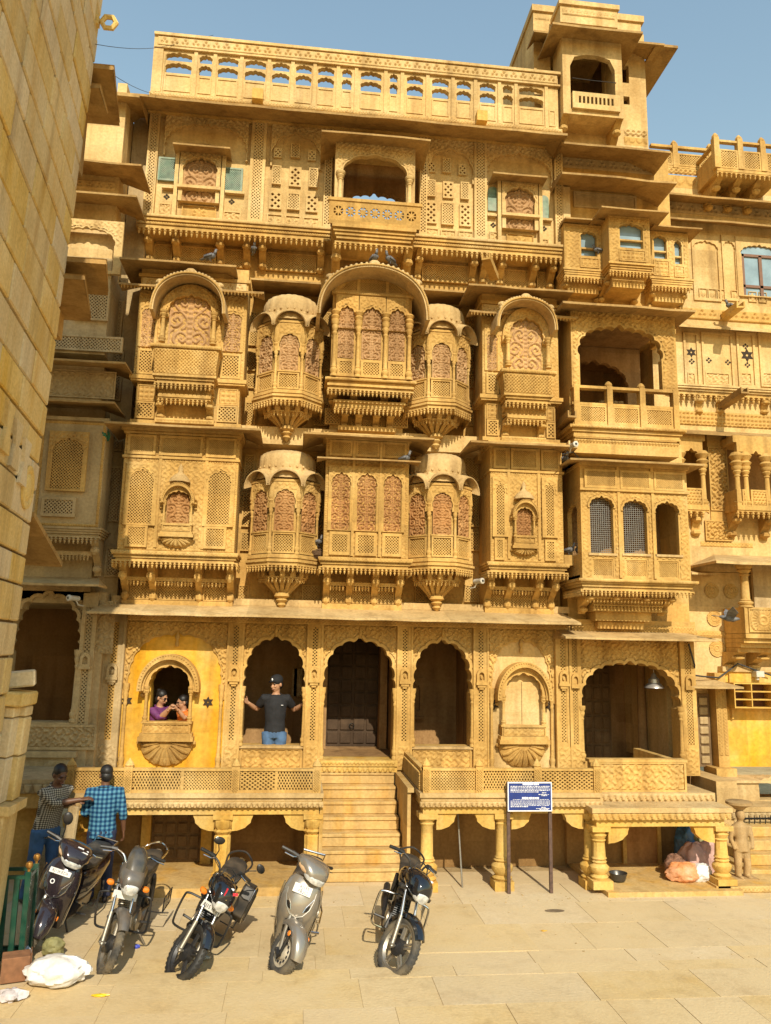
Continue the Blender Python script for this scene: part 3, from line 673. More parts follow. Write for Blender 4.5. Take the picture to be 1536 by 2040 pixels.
def blind_bay(x0, x1, hole=None, mat=GOLD):
    """wall field with a large blind cusped arch framed by carved spandrels"""
    xc = (x0+x1)/2; w = x1-x0
    g = MB(); g.plate(rect(x0, x1, 1.22, 3.42), [hole] if hole else [], .03, .28); p = part('wall_field', g, mat)
    big = opening(xc, w-.16, 1.22, 2.40, .72, n=13, d=.02, tip=.05, sq=.8)
    fr = MB(); fr.plate([(x0, 2.2), (big[0][0], 2.2)]+big[1:-1]+[(big[-1][0], 2.2), (x1, 2.2), (x1, 3.42), (x0, 3.42)], [], .0, .032); obj('arch_surround', fr, MAIN, p)
    inf = inflate(big, .02)
    me = relief(w-.02, .96, f_foliage, .028, .0095, mask=lambda u, v: ~in_poly(inf, u+xc, v+2.36), key='s'); obj('spandrel_carving', me, MAIN, p, loc=(xc, -.003, 2.36))
    fin = MB(); fin.lathe((xc, .0, 3.08), [(.02, -.12), (.03, -.08), (.015, -.03), (.035, .02), (.008, .1)], 8); obj('arch_finial', fin, MAIN, p, smooth=True)
    for sx in (-1, 1):
        g = MB(); column(g, xc+sx*(w/2-.05), -.0, 1.22, 2.42, .028); obj('jamb_column', g, MAIN, p, smooth=True)
    return p
def star_hole(g, x, z, r, y):
    for k in range(6):
        a = k*math.pi/3+math.pi/6; g.prism([(x+r*.30*math.cos(a-.42), z+r*.30*math.sin(a-.42)), (x+r*math.cos(a), z+r*math.sin(a)), (x+r*.30*math.cos(a+.42), z+r*.30*math.sin(a+.42)), (x+r*.22*math.cos(a), z+r*.22*math.sin(a))], y-.004, y+.002)
def star_poly(x, z, r):
    P = []
    for k in range(12):
        a = k*math.pi/6+math.pi/2; q = r if k % 2 == 0 else r*.56; P.append((x+q*math.cos(a), z+q*math.sin(a)))
    return P
LW = (-1.72, .55, Z(335, 1440, -.15), Z(335, 1372, -.15)); LWx = X(335, 1400, -.1)
xl, xr = -2.51, PX[1]-.125
hole = opening(LWx, .56, LW[2]+.005, LW[3], Z(335, 1330, -.1)-LW[3], n=7, d=.014, tip=.03)
blind_bay(xl, xr, hole, WASH)
for px in (252, 414):
    pass
small_jharokha(LWx, .56, LW[2], LW[3], Z(335, 1330, -.1)-LW[3], .03, .44, 1, Z(335, 1524, 0))
xl, xr = PX[4]+.125, PX[5]-.125; RWx = X(1043, 1400, -.1)
bb = blind_bay(xl, xr, None, PALE)
small_jharokha(RWx, .56, Z(1043, 1447, -.15), Z(1043, 1390, -.15), Z(1043, 1345, -.1)-Z(1043, 1390, -.15), .03, .43, 0, Z(1043, 1527, 0))
g = MB(); zz = Z(1043, 1447, -.1); g.box(RWx-.275, RWx-.004, .0, .029, zz, 2.52); g.box(RWx+.004, RWx+.275, .0, .029, zz, 2.52); obj('blind_leaf', g, PALE, bb)
for px, py in ((252, 1396), (414, 1399), (985, 1404), (1096, 1406)):
    g = MB(); x, z = X(px, py), Z(px, py); g.plate(star_poly(x, z, .082), [star_poly(x, z, .018)], .012, .027)
    for k in range(6):
        a = k*math.pi/3+math.pi/2
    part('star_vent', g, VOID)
# bottom course of the arcade wall, between terrace and sills
g = MB(); g.box(-2.8, .36, .0, .27, ZT-.1, 1.219); g.box(1.56, 4.24, .0, .27, ZT-.1, 1.219); part('base_course', g, MAIN)
# ------------------------------------------------------------------ polygonal oriels (two per storey)
def scaled(plan, s, dy=0): return [(p[0]*s, p[1]*s+dy if p[1] < .1 else p[1]) for p in plan]
def curved_eave(hw, out, h, drop, th=.022, n=18):
    """bowed eave over one face: local x along the face, -y outward"""
    g = MB(); T = np.linspace(0, math.pi, n+1)
    O = [(hw*1.10*math.cos(t), -out, h*math.sin(t)-drop*(1-.55*math.sin(t))) for t in T]; I = [(hw*.93*math.cos(t), .02, (h+.05)*math.sin(t)+.0) for t in T]
    v = O+I+[(p[0]*.975, p[1]+.004, p[2]-th) for p in O]+[(p[0]*.97, p[1], p[2]-th) for p in I]; k = n+1; f = []
    for i in range(n):
        f += [(i, k+i, k+i+1, i+1), (2*k+i, 2*k+i+1, 3*k+i+1, 3*k+i), (i, i+1, 2*k+i+1, 2*k+i)]
    g.add(v, f)
    for i in range(0, 2*n+1):
        t = math.pi*i/(2*n); g.ball((hw*1.09*math.cos(t), -out-.003, h*math.sin(t)-drop*(1-.55*math.sin(t))-.012), .011, 5, 4)
    return g
def oriel(xc, zb, hs, label, red=PINK, f=.40, d=.29, s=.24, tipz=.55):
    """hs: heights above zb (top of base): panel top, column spring, apex, eave top, dome top"""
    hp, hsng, hap, he, hd = hs; A = f/2+d
    plan = [(-A, .345), (-A, -s), (-f/2, -s-d), (f/2, -s-d), (A, -s), (A, .345)]
    g = MB(); g.prism(scaled(plan, .93), 0, he-.10, 'z'); p = obj('oriel_window', g, MAIN, man, loc=(xc, .02, zb))
    p['label'] = label
    face = [((-A-f/2)/2, -s-d/2, -45, math.hypot(d, d)), (0, -s-d, 0, f), ((A+f/2)/2, -s-d/2, 45, math.hypot(d, d))]
    for (fx, fy, an, fw) in face:
        rz = R_(an); inn = Vector((math.sin(-rz), math.cos(rz), 0))
        def put(o, y=0, z=0): o.location = (fx-inn.x*0+inn.x*y, fy+inn.y*y, z); o.rotation_euler = (0, 0, rz); return o
        cw = fw-.075
        # latticed parapet panel
        gq = MB(); frame(gq, -cw/2, cw/2, 0.012, hp, .028, -.022, .02); gq.box(-cw/2-.01, cw/2+.01, -.035, .02, hp, hp+.02); pf = put(obj('parapet_panel', gq, MAIN, p), 0, 0)
        # shutters
        hole = opening(0, cw-.03, 0, hsng-hp-.02, hap-hsng, n=5, d=.012, tip=.025)
        me = RC.get(('osh', round(cw, 3), round(hap, 3)))
        if me is None:
            me = relief(cw-.03, hap-hp-.02, f_scroll, .026, .0095, mask=lambda a, b: in_poly(hole, a, b), edge=False); RC[('osh', round(cw, 3), round(hap, 3))] = me
        if me.materials and me.materials[0] != red: me = me.copy(); me.materials.clear()
        put(obj('carved_shutter', me, red, p), .0, hp+.02)
        me = lattice(cw-.06, hp-.05, .042, .012, .022); me = me if not me.materials or me.materials[0] == MAIN else me.copy()
        put(obj('lattice_screen', me, MAIN, p), .02, .036)
        # cusped head
        gq = MB(); big = [(-cw/2-.02, hsng-.05)]+[(hole[0][0], hsng-.05)]+[(q[0], q[1]+hp+.02) for q in hole[1:-1]]+[(hole[-1][0], hsng-.05), (cw/2+.02, hsng-.05), (cw/2+.02, he-.16), (-cw/2-.02, he-.16)]
        gq.plate(big, [], -.035, .012)
        gq.box(-cw/2-.04, cw/2+.04, -.05, .02, he-.16, he-.125); put(obj('cusped_head', gq, MAIN, p), 0, 0)
        me = relief(cw, max(.05, he-.17-hap-.01), f_foliage2, .012, .011, key='oh'); me = me if not me.materials or me.materials[0] == MAIN else me.copy()
        put(obj('head_carving', me, MAIN, p), -.037, hap+.012)
        ev = curved_eave(fw/2*1.10, .17, .19, .075); put(obj('curved_eave', ev, LEDGE, p, smooth=True), .02, he-.15)
    for (cx, cy) in ((-A, -s), (-f/2, -s-d), (f/2, -s-d), (A, -s)):
        gq = MB(); column(gq, cx*1.0, cy*1.0, .0, hsng+.02, .026, 9)
        gq.lathe((cx, cy, hsng+.02), [(.03, 0), (.05, .04), (.035, .06), (.055, .10), (.03, he-hsng-.18)], 8); obj('column', gq, MAIN, p, smooth=True)
        gq = MB(); gq.ball((cx*.98, cy*.95-.0, he+.02), (.045, .045, .05), 8, 5); obj('eave_boss', gq, LEDGE, p, smooth=True)
    # drum and dome
    gq = MB(); pr = [(A*.98, he-.12), (A*.95, he+.02), (A*.90, he+.05)]; r0 = A*.92; dh = hd-he-.03
    gq.lathe((0, -s*.55, 0), [(A*1.0, he-.10), (A*.97, he+.0), (r0*.99, he+.03), (r0, he+.06), (r0*1.01, he+.05+dh*.35), (r0*.99, he+.05+dh*.58), (r0*.92, he+.05+dh*.80), (r0*.76, he+.05+dh*.94), (r0*.4, he+.05+dh*1.0), (.02, he+.05+dh*1.02)], 64, flute=.045, nf=20)
    obj('fluted_dome', gq, LEDGE, p, smooth=True)
    gq = MB()
    for k in range(26):
        a = math.pi*2*k/26; gq.ball((r0*.985*math.cos(a), -s*.55+r0*.985*math.sin(a), he+.085), (.02, .02, .022), 6, 4)
    for k in range(9):
        a = math.pi*2*k/9; gq.ball((.11*math.cos(a), -s*.55+.11*math.sin(a), hd+.015), (.035, .035, .02), 6, 4)
    obj('dome_petals', gq, LEDGE, p, smooth=True)
    # base mouldings, fringe of buds, tapering corbel
    gq = MB()
    for sc, z1, z0 in ((1.06, -.002, -.03), (1.10, -.032, -.06), (1.07, -.062, -.085), (1.14, -.087, -.12), (1.09, -.122, -.15), (.98, -.152, -.18)): gq.prism(scaled(plan, sc), z0, z1, 'z')
    obj('base_moulding', gq, MAIN, p)
    gq = MB(); q = scaled(plan, 1.07); pend_path(gq, q, -.15, .062, .95); obj('pendant_fringe', gq, MAIN, p)
    gq = MB(); zs_ = [-.18, -.24, -.27, -.34, -.40, -.46, -.52]; sc = [.66, .58, .62, .46, .31, .22, .15]; rings = []
    N_ = 24
    for z_, s_ in zip(zs_, sc):
        rr = []
        for i in range(N_+1):
            a = math.pi+math.pi*i/N_; fl = 1-.07*(i % 4 in (1, 2, 3)); rr.append((A*1.05*s_*math.cos(a)*fl, (s+d)*1.05*s_*math.sin(a)*fl, z_*tipz/.55))
        rings.append([(rr[0][0], .34, rr[0][2])]+rr+[(rr[-1][0], .34, rr[-1][2]), (0, .34, z_*tipz/.55)])
    gq.loft(rings); obj('corbel', gq, MAIN, p)
    gq = MB()
    for i in range(7):
        a = math.pi+math.pi*(i+.5)/7; P = [(A*1.05*q_*math.cos(a), (s+d)*1.05*q_*math.sin(a), z_*tipz/.55) for z_, q_ in ((-.19, .72), (-.26, .70), (-.36, .46), (-.46, .26), (-.55, .15))]
        gq.tube(P, [.03, .045, .035, .03, .018], 6)
    gq.lathe((0, -.10, -.55*tipz/.55), [(.10, 0.05), (.12, .0), (.07, -.03), (.09, -.06), (.05, -.10), (.07, -.13), (.015, -.19)], 12); obj('corbel_ribs', gq, MAIN, p, smooth=True)
    gq = MB(); pend_path(gq, [(-A*.72, -.12), (-A*.42, -(s+d)*.66), (A*.42, -(s+d)*.66), (A*.72, -.12)], -.29*tipz/.55, .06, .8); obj('pendant_fringe', gq, MAIN, p)
    return p
Yo = -.74
for n_, (cx, yb, hp_, sp_, ap_, ea_, do_, tip_, red, lab) in enumerate((
    (563, 1100, 1056, 1000, 971, 929, 893, 1213, RED, 'lower left polygonal oriel with ribbed dome and reddish carved shutters'),
    (886, 1108, 1064, 1008, 978, 938, 900, 1219, RED, 'lower right polygonal oriel with ribbed dome and reddish carved shutters'),
    (573, 767, 731, 683, 656, 607, 580, 879, PINK, 'upper left polygonal oriel with ribbed dome and pinkish carved shutters'),
    (884, 785, 747, 702, 675, 627, 600, 895, PINK, 'upper right polygonal oriel with ribbed dome and pinkish carved shutters'))):
    zb = Z(cx, yb, Yo)
    oriel(X(cx, yb, Yo), zb, (Z(cx, hp_, Yo)-zb, Z(cx, sp_, Yo)-zb, Z(cx, ap_, Yo)-zb, Z(cx, ea_, Yo-.1)-zb, Z(cx, do_, -.55)-zb), lab, red, tipz=(zb-Z(cx, tip_, -.12))-.19)
# ------------------------------------------------------------------ second storey: flat box bays
YB = -.55
def bay_base(p, x0, x1, z, yb, brk, zbot, fringe2=True, mat=MAIN):
    """moulding, bud fringe, brackets and inner valance below a box bay whose floor is at z"""
    g = MB(); mould(g, x0-.07, x1+.07, .0, yb-.07, z-.14, z, (.90, .94, .97, 1.0)); obj('base_moulding', g, mat, p)
    band(p, x0-.06, x1+.06, z-.062, z-.005, yb-.0705, f_diaper, mat, .012)
    g = MB(); pendants(g, x0-.05, x1+.05, yb-.03, z-.14, .062, .95); pend_path(g, [(x1+.05, yb-.02), (x1+.05, -.05)], z-.14, .062, .95); pend_path(g, [(x0-.05, -.05), (x0-.05, yb-.02)], z-.14, .062, .95); obj('pendant_fringe', g, mat, p)
    for x in brk: g = MB(); bracket(g, x, .095, yb+.0, .02, zbot, z-.142); obj('bracket', g, mat, p)
    if fringe2:
        g = MB(); zz = zbot+(z-.14-zbot)*.58; yy = yb*.45
        for a, b in zip(brk, brk[1:]): g.box(a+.05, b-.05, yy, yy+.04, zz, zz+.035); pendants(g, a+.05, b-.05, yy+.01, zz, .05, .8, 5)
        obj('valance', g, mat, p)
    for a, b in zip(brk, brk[1:]):
        jali(p, (a+b)/2, zbot+.06, b-a-.11, (z-.14-zbot)*.42, .0, .04, .012, .022, mat, .015)
    g = MB(); g.box(x0+.02, x1-.02, -.10, .03, zbot-.06, zbot+.05); obj('bracket_ledge', g, mat, p)
    return p
def box_bay(x0, x1, ztop, zfl, label, yb=YB):
    g = MB(); g.box(x0, x1, yb, .03, zfl, ztop); g.box(x0+.03, x1-.03, .031, WB, zfl-.75, ztop+.2); p = part('box_bay', g); p['label'] = label
    me = relief(x1-x0-.01, ztop-zfl-.01, f_foliage2, .013, .0115, key='bg'); obj('carved_ground', me, MAIN, p, loc=((x0+x1)/2, yb-.001, zfl+.005)); return p
def top_panels(p, xs, z0, z1, yb):
    for a, b in zip(xs, xs[1:]): jali(p, (a+b)/2, z0, b-a-.05, z1-z0, yb, .03, .009, .016, MAIN, .035)
def border(p, x0, x1, z0, z1, y, fn=f_beads, w=.04):
    band(p, x0, x1, z1-w, z1, y, fn); band(p, x0, x1, z0, z0+w, y, fn)
    for a in (x0+w/2, x1-w/2):
        me = relief(z1-z0-2*w, w, fn, .014, .011, key=fn.__name__+'v'); me = me if not me.materials or me.materials[0] == MAIN else me.copy()
        o = obj('carved_band', me, MAIN, p, loc=(a+w/2, y-.002, (z0+z1)/2), rot=(0, -math.pi/2, 0))
def jali_arch(p, xc, w, z0, zs, rise, y):
    """tall cusped lattice window with frame"""
    hole = opening(0, w, 0, zs-z0, rise, n=7, d=.012, tip=.03); top = max(q[1] for q in hole)
    W_ = w+.13; gq = MB(); gq.plate(rect(-W_/2, W_/2, -.03, top+.10), [hole], -.04, .0); o = obj('lattice_window', gq, MAIN, p, loc=(xc, y-.012, z0))
    big = inflate(hole, .018); me = relief(W_-.02, top+.09-(zs-z0), f_foliage2, .012, .011, mask=lambda a, b: ~in_poly(big, a, b+zs-z0), key='ja'); obj('spandrel_carving', me, MAIN, o, loc=(0, -.042, zs-z0))
    me = lattice(w+.02, top-.01, .043, .012, .022); me = me if not me.materials or me.materials[0] == MAIN else me.copy(); obj('lattice_screen', me, MAIN, o, loc=(0, -.006, .0))
    b = MB(); b.box(-w/2-.01, w/2+.01, -.004, .011, 0, top); obj('screen_back', b, JALI_BACK, o)
# left bay
def side_bay(pxl, pxr, pys, pxc, zz, label, jl, jr, lp, rp, tops, win, brk, eave):
    y = YB; ztop, zmid, zfl, zbot = zz
    x0, x1 = X(pxl, pys, y), X(pxr, pys, y)
    p = box_bay(x0, x1, ztop, zfl, label)
    top_panels(p, [x0+.02]+[X(q, 890, y) for q in tops]+[x1-.02], zmid+.03, ztop-.06, y)
    gq = MB(); gq.box(x0-.02, x1+.02, y-.035, .02, zmid-.02, zmid+.015); gq.box(x0-.02, x1+.02, y-.04, .02, ztop-.045, ztop); gq.box(x0-.05, x1+.05, y-.08, .02, ztop, ztop+.05); obj('cornice', gq, MAIN, p)
    border(p, x0+.005, x1-.005, zfl+.005, zmid-.022, y)
    band(p, x0, x1, ztop-.04, ztop-.004, y-.041, f_beads)
    for (a, b, t0, ts, ta) in (jl, jr):
        za = Z((a+b)/2, t0, y); zs_ = Z((a+b)/2, ts, y); jali_arch(p, X((a+b)/2, 1000, y), X(b, 1000, y)-X(a, 1000, y), za, zs_, Z((a+b)/2, ta, y)-zs_, y)
    for (a, b, c, d) in (lp, rp):
        jali(p, X((a+b)/2, c, y), Z((a+b)/2, d, y), X(b, c, y)-X(a, c, y), Z((a+b)/2, c, y)-Z((a+b)/2, d, y), y, .04, .012, .02, MAIN, .035)
    # vertical dividers
    for q in tops:
        gq = MB(); xx = X(q, 1000, y); gq.box(xx-.022, xx+.022, y-.03, y, zfl+.05, ztop-.05); obj('mullion', gq, MAIN, p)
    (a, b, sill, spr, apx, base, hr) = win
    xc = X((a+b)/2, spr, y-.12)
    small_jharokha(xc, X(b, spr, y-.12)-X(a, spr, y-.12), Z((a+b)/2, sill, y-.12), Z((a+b)/2, spr, y-.12), Z((a+b)/2, apx, y-.12)-Z((a+b)/2, spr, y-.12), y, hr, 2, Z((a+b)/2, base, y), s=.72, shm=RED)
    gq = MB(); zt = Z(pxc, apx, y)+.13; gq.lathe((xc, y-.05, zt), [(.16, 0), (.15, .04), (.10, .10), (.045, .14), (.03, .17), (.04, .20), (.008, .28)], 16, flute=.08, nf=8); obj('window_finial', gq, LEDGE, p, smooth=True)
    bay_base(p, x0, x1, zfl, y, [x0+.06]+[X(q, 1165, -.3) for q in brk]+[x1-.06], zbot)
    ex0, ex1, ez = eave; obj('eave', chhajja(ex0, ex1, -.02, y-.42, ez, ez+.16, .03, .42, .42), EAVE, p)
    return p
zz2 = (Z(350, 862, YB), Z(350, 913, YB), Z(350, 1099, YB), Z(350, 1204, 0))
side_bay(241, 472, 990, 350, zz2, 'left box bay of latticed panels with a small hooded window', (258, 304, 1043, 965, 940), (415, 458, 1046, 968, 944), (252, 296, 1046, 1090), (408, 452, 1050, 1094), (315, 408), (331, 378, 1044, 1000, 980, 1091, .235), (300, 394), (X(207, 838, YB-.42), X(519, 855, YB-.42), Z(360, 846, YB-.42)))
zz2r = (Z(1050, 888, YB), Z(1050, 940, YB), Z(1050, 1121, YB), Z(1050, 1219, 0))
side_bay(977, 1121, 1000, 1045, zz2r, 'right box bay of latticed panels with a small hooded window', (988, 1003, 1066, 985, 968), (1086, 1101, 1068, 988, 970), (984, 1004, 1072, 1116), (1084, 1106, 1076, 1118), (1013, 1073), (1031, 1062, 1068, 1030, 1013, 1107, .205), (1018, 1074), (X(938, 880, YB-.42), X(1120, 885, YB-.42)+.12, Z(1030, 881, YB-.42)))
# centre bay with three tall shutters
y = YB; x0, x1 = X(647, 1000, y), X(814, 1000, y); ztop, zmid, zfl, zbot = Z(735, 874, y), Z(735, 922, y), Z(735, 1112, y), Z(735, 1211, 0)
p = box_bay(x0, x1, ztop, zfl, 'centre box bay with three tall carved shutters under a thin eave')
xs = [x0+.02, X(703, 1000, y), X(757, 1000, y), x1-.02]
top_panels(p, xs, zmid+.08, ztop-.05, y)
gq = MB(); gq.box(x0-.02, x1+.02, y-.04, .02, ztop-.04, ztop); gq.box(x0-.05, x1+.05, y-.08, .02, ztop, ztop+.05); obj('cornice', gq, MAIN, p)
obj('lower_eave', chhajja(x0-.14, x1+.14, y+.03, y-.26, zmid-.0, zmid+.05, .022, .16, .16), EAVE, p)
for a, b in ((660, 697), (711, 749), (764, 799)):
    xc = X((a+b)/2, 1010, y); w = X(b, 1010, y)-X(a, 1010, y); z0 = Z(735, 1058, y); zs_ = Z(735, 972, y); ap = Z(735, 948, y)
    arched_panel(p, xc, w+.10, z0-.01, ap+.13, y, w, z0, zs_, ap-zs_, .045, n=7, d=.012)
    shutter(p, xc, z0, w, zs_, ap-zs_, y-.006, RED, 7)
    jali(p, xc, zfl+.03, w+.03, z0-.03-zfl-.03, y, .042, .012, .02, MAIN, .045)
border(p, x0+.005, x1-.005, zfl+.005, zmid-.03, y)
for xx in xs[1:3]: gq = MB(); gq.box(xx-.02, xx+.02, y-.055, y, zfl+.02, ztop-.05); obj('mullion', gq, MAIN, p)
bay_base(p, x0, x1, zfl, y, [X(q, 1170, -.3) for q in (651, 697, 748, 797)], zbot)
obj('eave', chhajja(X(604, 862, y-.42), X(866, 873, y-.42), -.02, y-.42, Z(735, 866, y-.42), Z(735, 866, y-.42)+.16, .03, .42, .42), EAVE, p)
# lattice panels and dado on the wall between the bays, second storey
for a, b in ((478, 500), (604, 640), (826, 850), (918, 966)):
    xc = X((a+b)/2, 1100, WB); w = min(.30, X(b, 1100)-X(a, 1100))
    for t, bt in ((905, 960), (980, 1050), (1060, 1098), (1165, 1200)): jali(man, xc, Z((a+b)/2, bt, WB), w, Z((a+b)/2, t)-Z((a+b)/2, bt), WB, .045, .013, .022, MAIN, .02)
band(man, -2.7, 4.2, 3.74, 3.86, WB, f_beads, MAIN, .016, .013)
# ------------------------------------------------------------------ third storey: hooded bays
Y3 = -.50
def big_hood(xc, R, zs, rise, y0, y1, th=.05, flare=.12, mat=LEDGE, name='curved_hood', parent=None):
    """barrel-vault hood: a bowed shell from the wall out to y0, tips sweeping down and out"""
    n = 36; T = np.linspace(0, math.pi, n+1)
    def pt(t, r, k, y): return (xc+(R+r)*math.cos(t)*(1+k), y, zs+(rise+r)*math.sin(t)-(1-math.sin(t))**3*flare)
    O = [pt(t, 0, 0, y0) for t in T]; O2 = [pt(t, -th, 0, y0+.004) for t in T]; I = [pt(t, .03, -.02, y1) for t in T]; I2 = [pt(t, -th+.02, -.02, y1) for t in T]
    k = n+1; f = []
    for i in range(n): f += [(i, 2*k+i, 2*k+i+1, i+1), (k+i, k+i+1, 3*k+i+1, 3*k+i), (i, i+1, k+i+1, k+i)]
    f += [(0, k, 3*k, 2*k), (n, 2*k+n, 3*k+n, k+n)]
    g = MB(); g.add(O+O2+I+I2, f); h = obj(name, g, mat, parent, smooth=True)
    g = MB()
    for i in range(0, 3*n+1):
        t = math.pi*i/(3*n); q = pt(t, -th*.4, 0, y0-.012); g.ball(q, .014, 5, 4)
    obj('hood_beading', g, MAIN, h)
    g = MB()
    for t, s in ((math.pi/2, 1.2), (math.pi*.22, 1), (math.pi*.78, 1)):
        q = pt(t, .01, 0, y0+.06); g.ball((q[0], q[1], q[2]+.02), (.07*s, .04, .045*s), 8, 5)
    for i in range(22):
        t = math.pi*(.18+.64*i/21); q = pt(t, .0, 0, y0+.03); g.ball(q, (.03, .03, .035), 6, 4)
    obj('hood_cresting', g, mat, h, smooth=True)
    return h
def arch_face(p, xc, w, z0, zs, rise, y, frame_w=.07, th=.06, top=None, n=9):
    """column-framed cusped arch with a carved semicircular tympanum"""
    hole = opening(0, w, 0, zs-z0, rise, n=n, d=.016, tip=.04); gq = MB(); tp = top or (rise+.16)
    R = w/2+frame_w
    outer = [(-R, zs-z0-.05)]+[(hole[0][0], zs-z0-.05)]+hole[1:-1]+[(hole[-1][0], zs-z0-.05), (R, zs-z0-.05)]+[(R*math.cos(t), zs-z0+tp*math.sin(t)) for t in np.linspace(0.02, math.pi-.02, 25)]
    gq.plate(outer, [], -th, 0); o = obj('cusped_arch', gq, MAIN, p, loc=(xc, y, z0))
    big = inflate(hole, .02)
    def mk(a, b): return (~in_poly(big, a, b+zs-z0)) & ((a/R)**2+(b/tp)**2 < .93)
    me = relief(2*R, tp, f_foliage2, .014, .011, mask=mk, key='af'); obj('arch_carving', me, MAIN, o, loc=(0, -th-.002, zs-z0))
    return o
def hood_bay(pl, pr, pyc, hood, win, box, pend, side_top, bottom, label, mat=MAIN):
    y = Y3; x0, x1 = X(pl, pyc, y), X(pr, pyc, y); pc = (pl+pr)/2
    ztop, zlow = Z(pc, side_top, y), Z(pc, box[3]+12, y); zbot = Z(pc, bottom, y)
    g = MB(); g.box(x0, x1, y, .03, zlow, ztop); g.box(x0+.05, x1-.05, y+.05, .03, zbot, zlow); g.box(x0+.05, x1-.05, .031, WB, zbot-.2, ztop+.5); p = part('hooded_bay', g); p['label'] = label
    me = relief(x1-x0-.01, ztop-zlow-.01, f_foliage2, .013, .0115, key='bg'); obj('carved_ground', me, MAIN, p, loc=((x0+x1)/2, y-.001, zlow+.005))
    gq = MB(); gq.box(x0-.05, x1+.05, y-.05, .02, zlow-.03, zlow+.03); gq.box(x0-.03, x1+.03, y-.03, .02, zlow-.06, zlow-.03); gq.box(x0, x1, y, .02, zbot, zbot+.06); obj('string_moulding', gq, mat, p)
    (a, b, sill, spr, apx) = win; xc = X((a+b)/2, spr, y-.05); w = X(b, spr, y)-X(a, spr, y); zs_ = Z(pc, spr, y); ap = Z(pc, apx, y); z0 = Z(pc, sill, y)-.02
    shutter(p, xc, z0, w, zs_, ap-zs_, y-.004, PINK, 9)
    arch_face(p, xc, w, z0, zs_, ap-zs_, y, .13, .09, top=ap-zs_+.20)
    for sx in (-1, 1):
        gq = MB(); column(gq, xc+sx*(w/2+.06), y-.16, z0+.02, zs_+.02, .035); obj('column', gq, mat, p, smooth=True)
    # narrow carved leaves at either side
    for (l, r) in ((x0+.07, xc-w/2-.20), (xc+w/2+.20, x1-.07)):
        ww = r-l
        if ww > .09:
            hw_ = min(ww, .26); cc = l+hw_/2 if l < xc-w/2 else r-hw_/2
            shutter(p, cc, z0-.02, hw_, zs_-.02, .10, y-.004, PINK, 5)
            arched_panel(p, cc, hw_+.08, z0-.02, zs_+.25, y, hw_, z0-.018, zs_-.02, .10, .03, n=5, d=.01, tip=.02)
            jali(p, cc, zlow+.04, hw_+.04, z0-.06-zlow-.04, y, .05, .014, .024, mat, .035)
    for xx in (x0+.03, x1-.03):
        me = relief(ztop-zlow-.06, .05, f_diaper, .012, .011, key='dv'); me = me if not me.materials or me.materials[0] == mat else me.copy()
        obj('carved_band', me, mat, p, loc=(xx+.025, y-.002, (ztop+zlow)/2), rot=(0, -math.pi/2, 0))
    # balcony box
    (bl, br, bt, bb) = box; yo = y-.36; bx0, bx1 = X(bl, bt, yo), X(br, bt, yo); zt, zb2 = Z(pc, bt, yo), Z(pc, bb, yo)
    gq = MB(); v = []
    gq.loft([[(bx0+.05, y, zb2), (bx1-.05, y, zb2), (bx1-.05, yo+.06, zb2), (bx0+.05, yo+.06, zb2)], [(bx0, y, zt-.05), (bx1, y, zt-.05), (bx1, yo, zt-.05), (bx0, yo, zt-.05)]])
    bo = obj('balcony_box', gq, mat, p)
    gq = MB(); gq.box(bx0-.03, bx1+.03, yo-.035, y, zt-.049, zt); obj('balcony_rail', gq, mat, p); band(p, bx0-.02, bx1+.02, zt-.045, zt-.004, yo-.036, f_beads)
    me = relief(bx1-bx0-.06, zt-zb2-.06, f_diaper, .022, .010, key='bx'); me = me if not me.materials or me.materials[0] == mat else me.copy()
    obj('balcony_carving', me, mat, p, loc=((bx0+bx1)/2, yo+.050, zb2), rot=(R_(math.degrees(math.atan2(.06, zt-.05-zb2))), 0, 0))
    gq = MB(); mould(gq, bx0+.02, bx1-.02, y, yo+.01, zb2-.12, zb2-.002, (.82, .9, 1.0)); obj('balcony_moulding', gq, mat, p)
    # two tiers of brackets and buds
    (t1, t2, bot) = pend; za = zb2-.12; zb3 = Z(pc, t2, y-.22); zc = Z(pc, bot, y-.05)
    gq = MB(); gq.box(bx0+.10, bx1-.10, y-.14, y, zb3-.01, za); obj('corbel_block', gq, mat, p)
    gq = MB(); pendants(gq, bx0+.05, bx1-.05, yo+.06, za, .062, .95); obj('pendant_fringe', gq, mat, p)
    gq = MB(); gq.box(bx0+.10, bx1-.10, y-.23, y, zb3, zb3+.05); gq.box(bx0+.13, bx1-.13, y-.19, y, zb3-.03, zb3); obj('corbel_shelf', gq, mat, p)
    gq = MB(); pendants(gq, bx0+.10, bx1-.10, y-.20, zb3-.0, .062, .95); obj('pendant_fringe', gq, mat, p)
    for xx in (bx0+.12, bx1-.12):
        gq = MB(); bracket(gq, xx, .10, yo+.08, y, zb3+.05, za); obj('bracket', gq, mat, p)
        gq = MB(); bracket(gq, xx+.0, .10, y-.22, y+.03, zc, zb3-.002); obj('bracket', gq, mat, p)
    gq = MB(); gq.box(bx0+.05, bx1-.05, y-.07, y+.04, zc-.05, zc+.02); obj('corbel_foot', gq, mat, p); band(p, bx0+.06, bx1-.06, zc-.045, zc+.015, y-.071, f_scallop)
    # lattice tiles in the dado beside the corbels
    for (l, r) in ((x0+.07, bx0+.02), (bx1-.02, x1-.07)):
        if r-l > .1:
            hgt = zlow-.08-zbot-.08
            jali(p, (l+r)/2, zbot+.08, r-l, hgt*.47, y+.05, .055, .016, .026, mat, .025); panel(p, (l+r)/2, zbot+.08+hgt*.5, r-l, hgt*.47, y+.05, f_stars, mat, depth=.02)
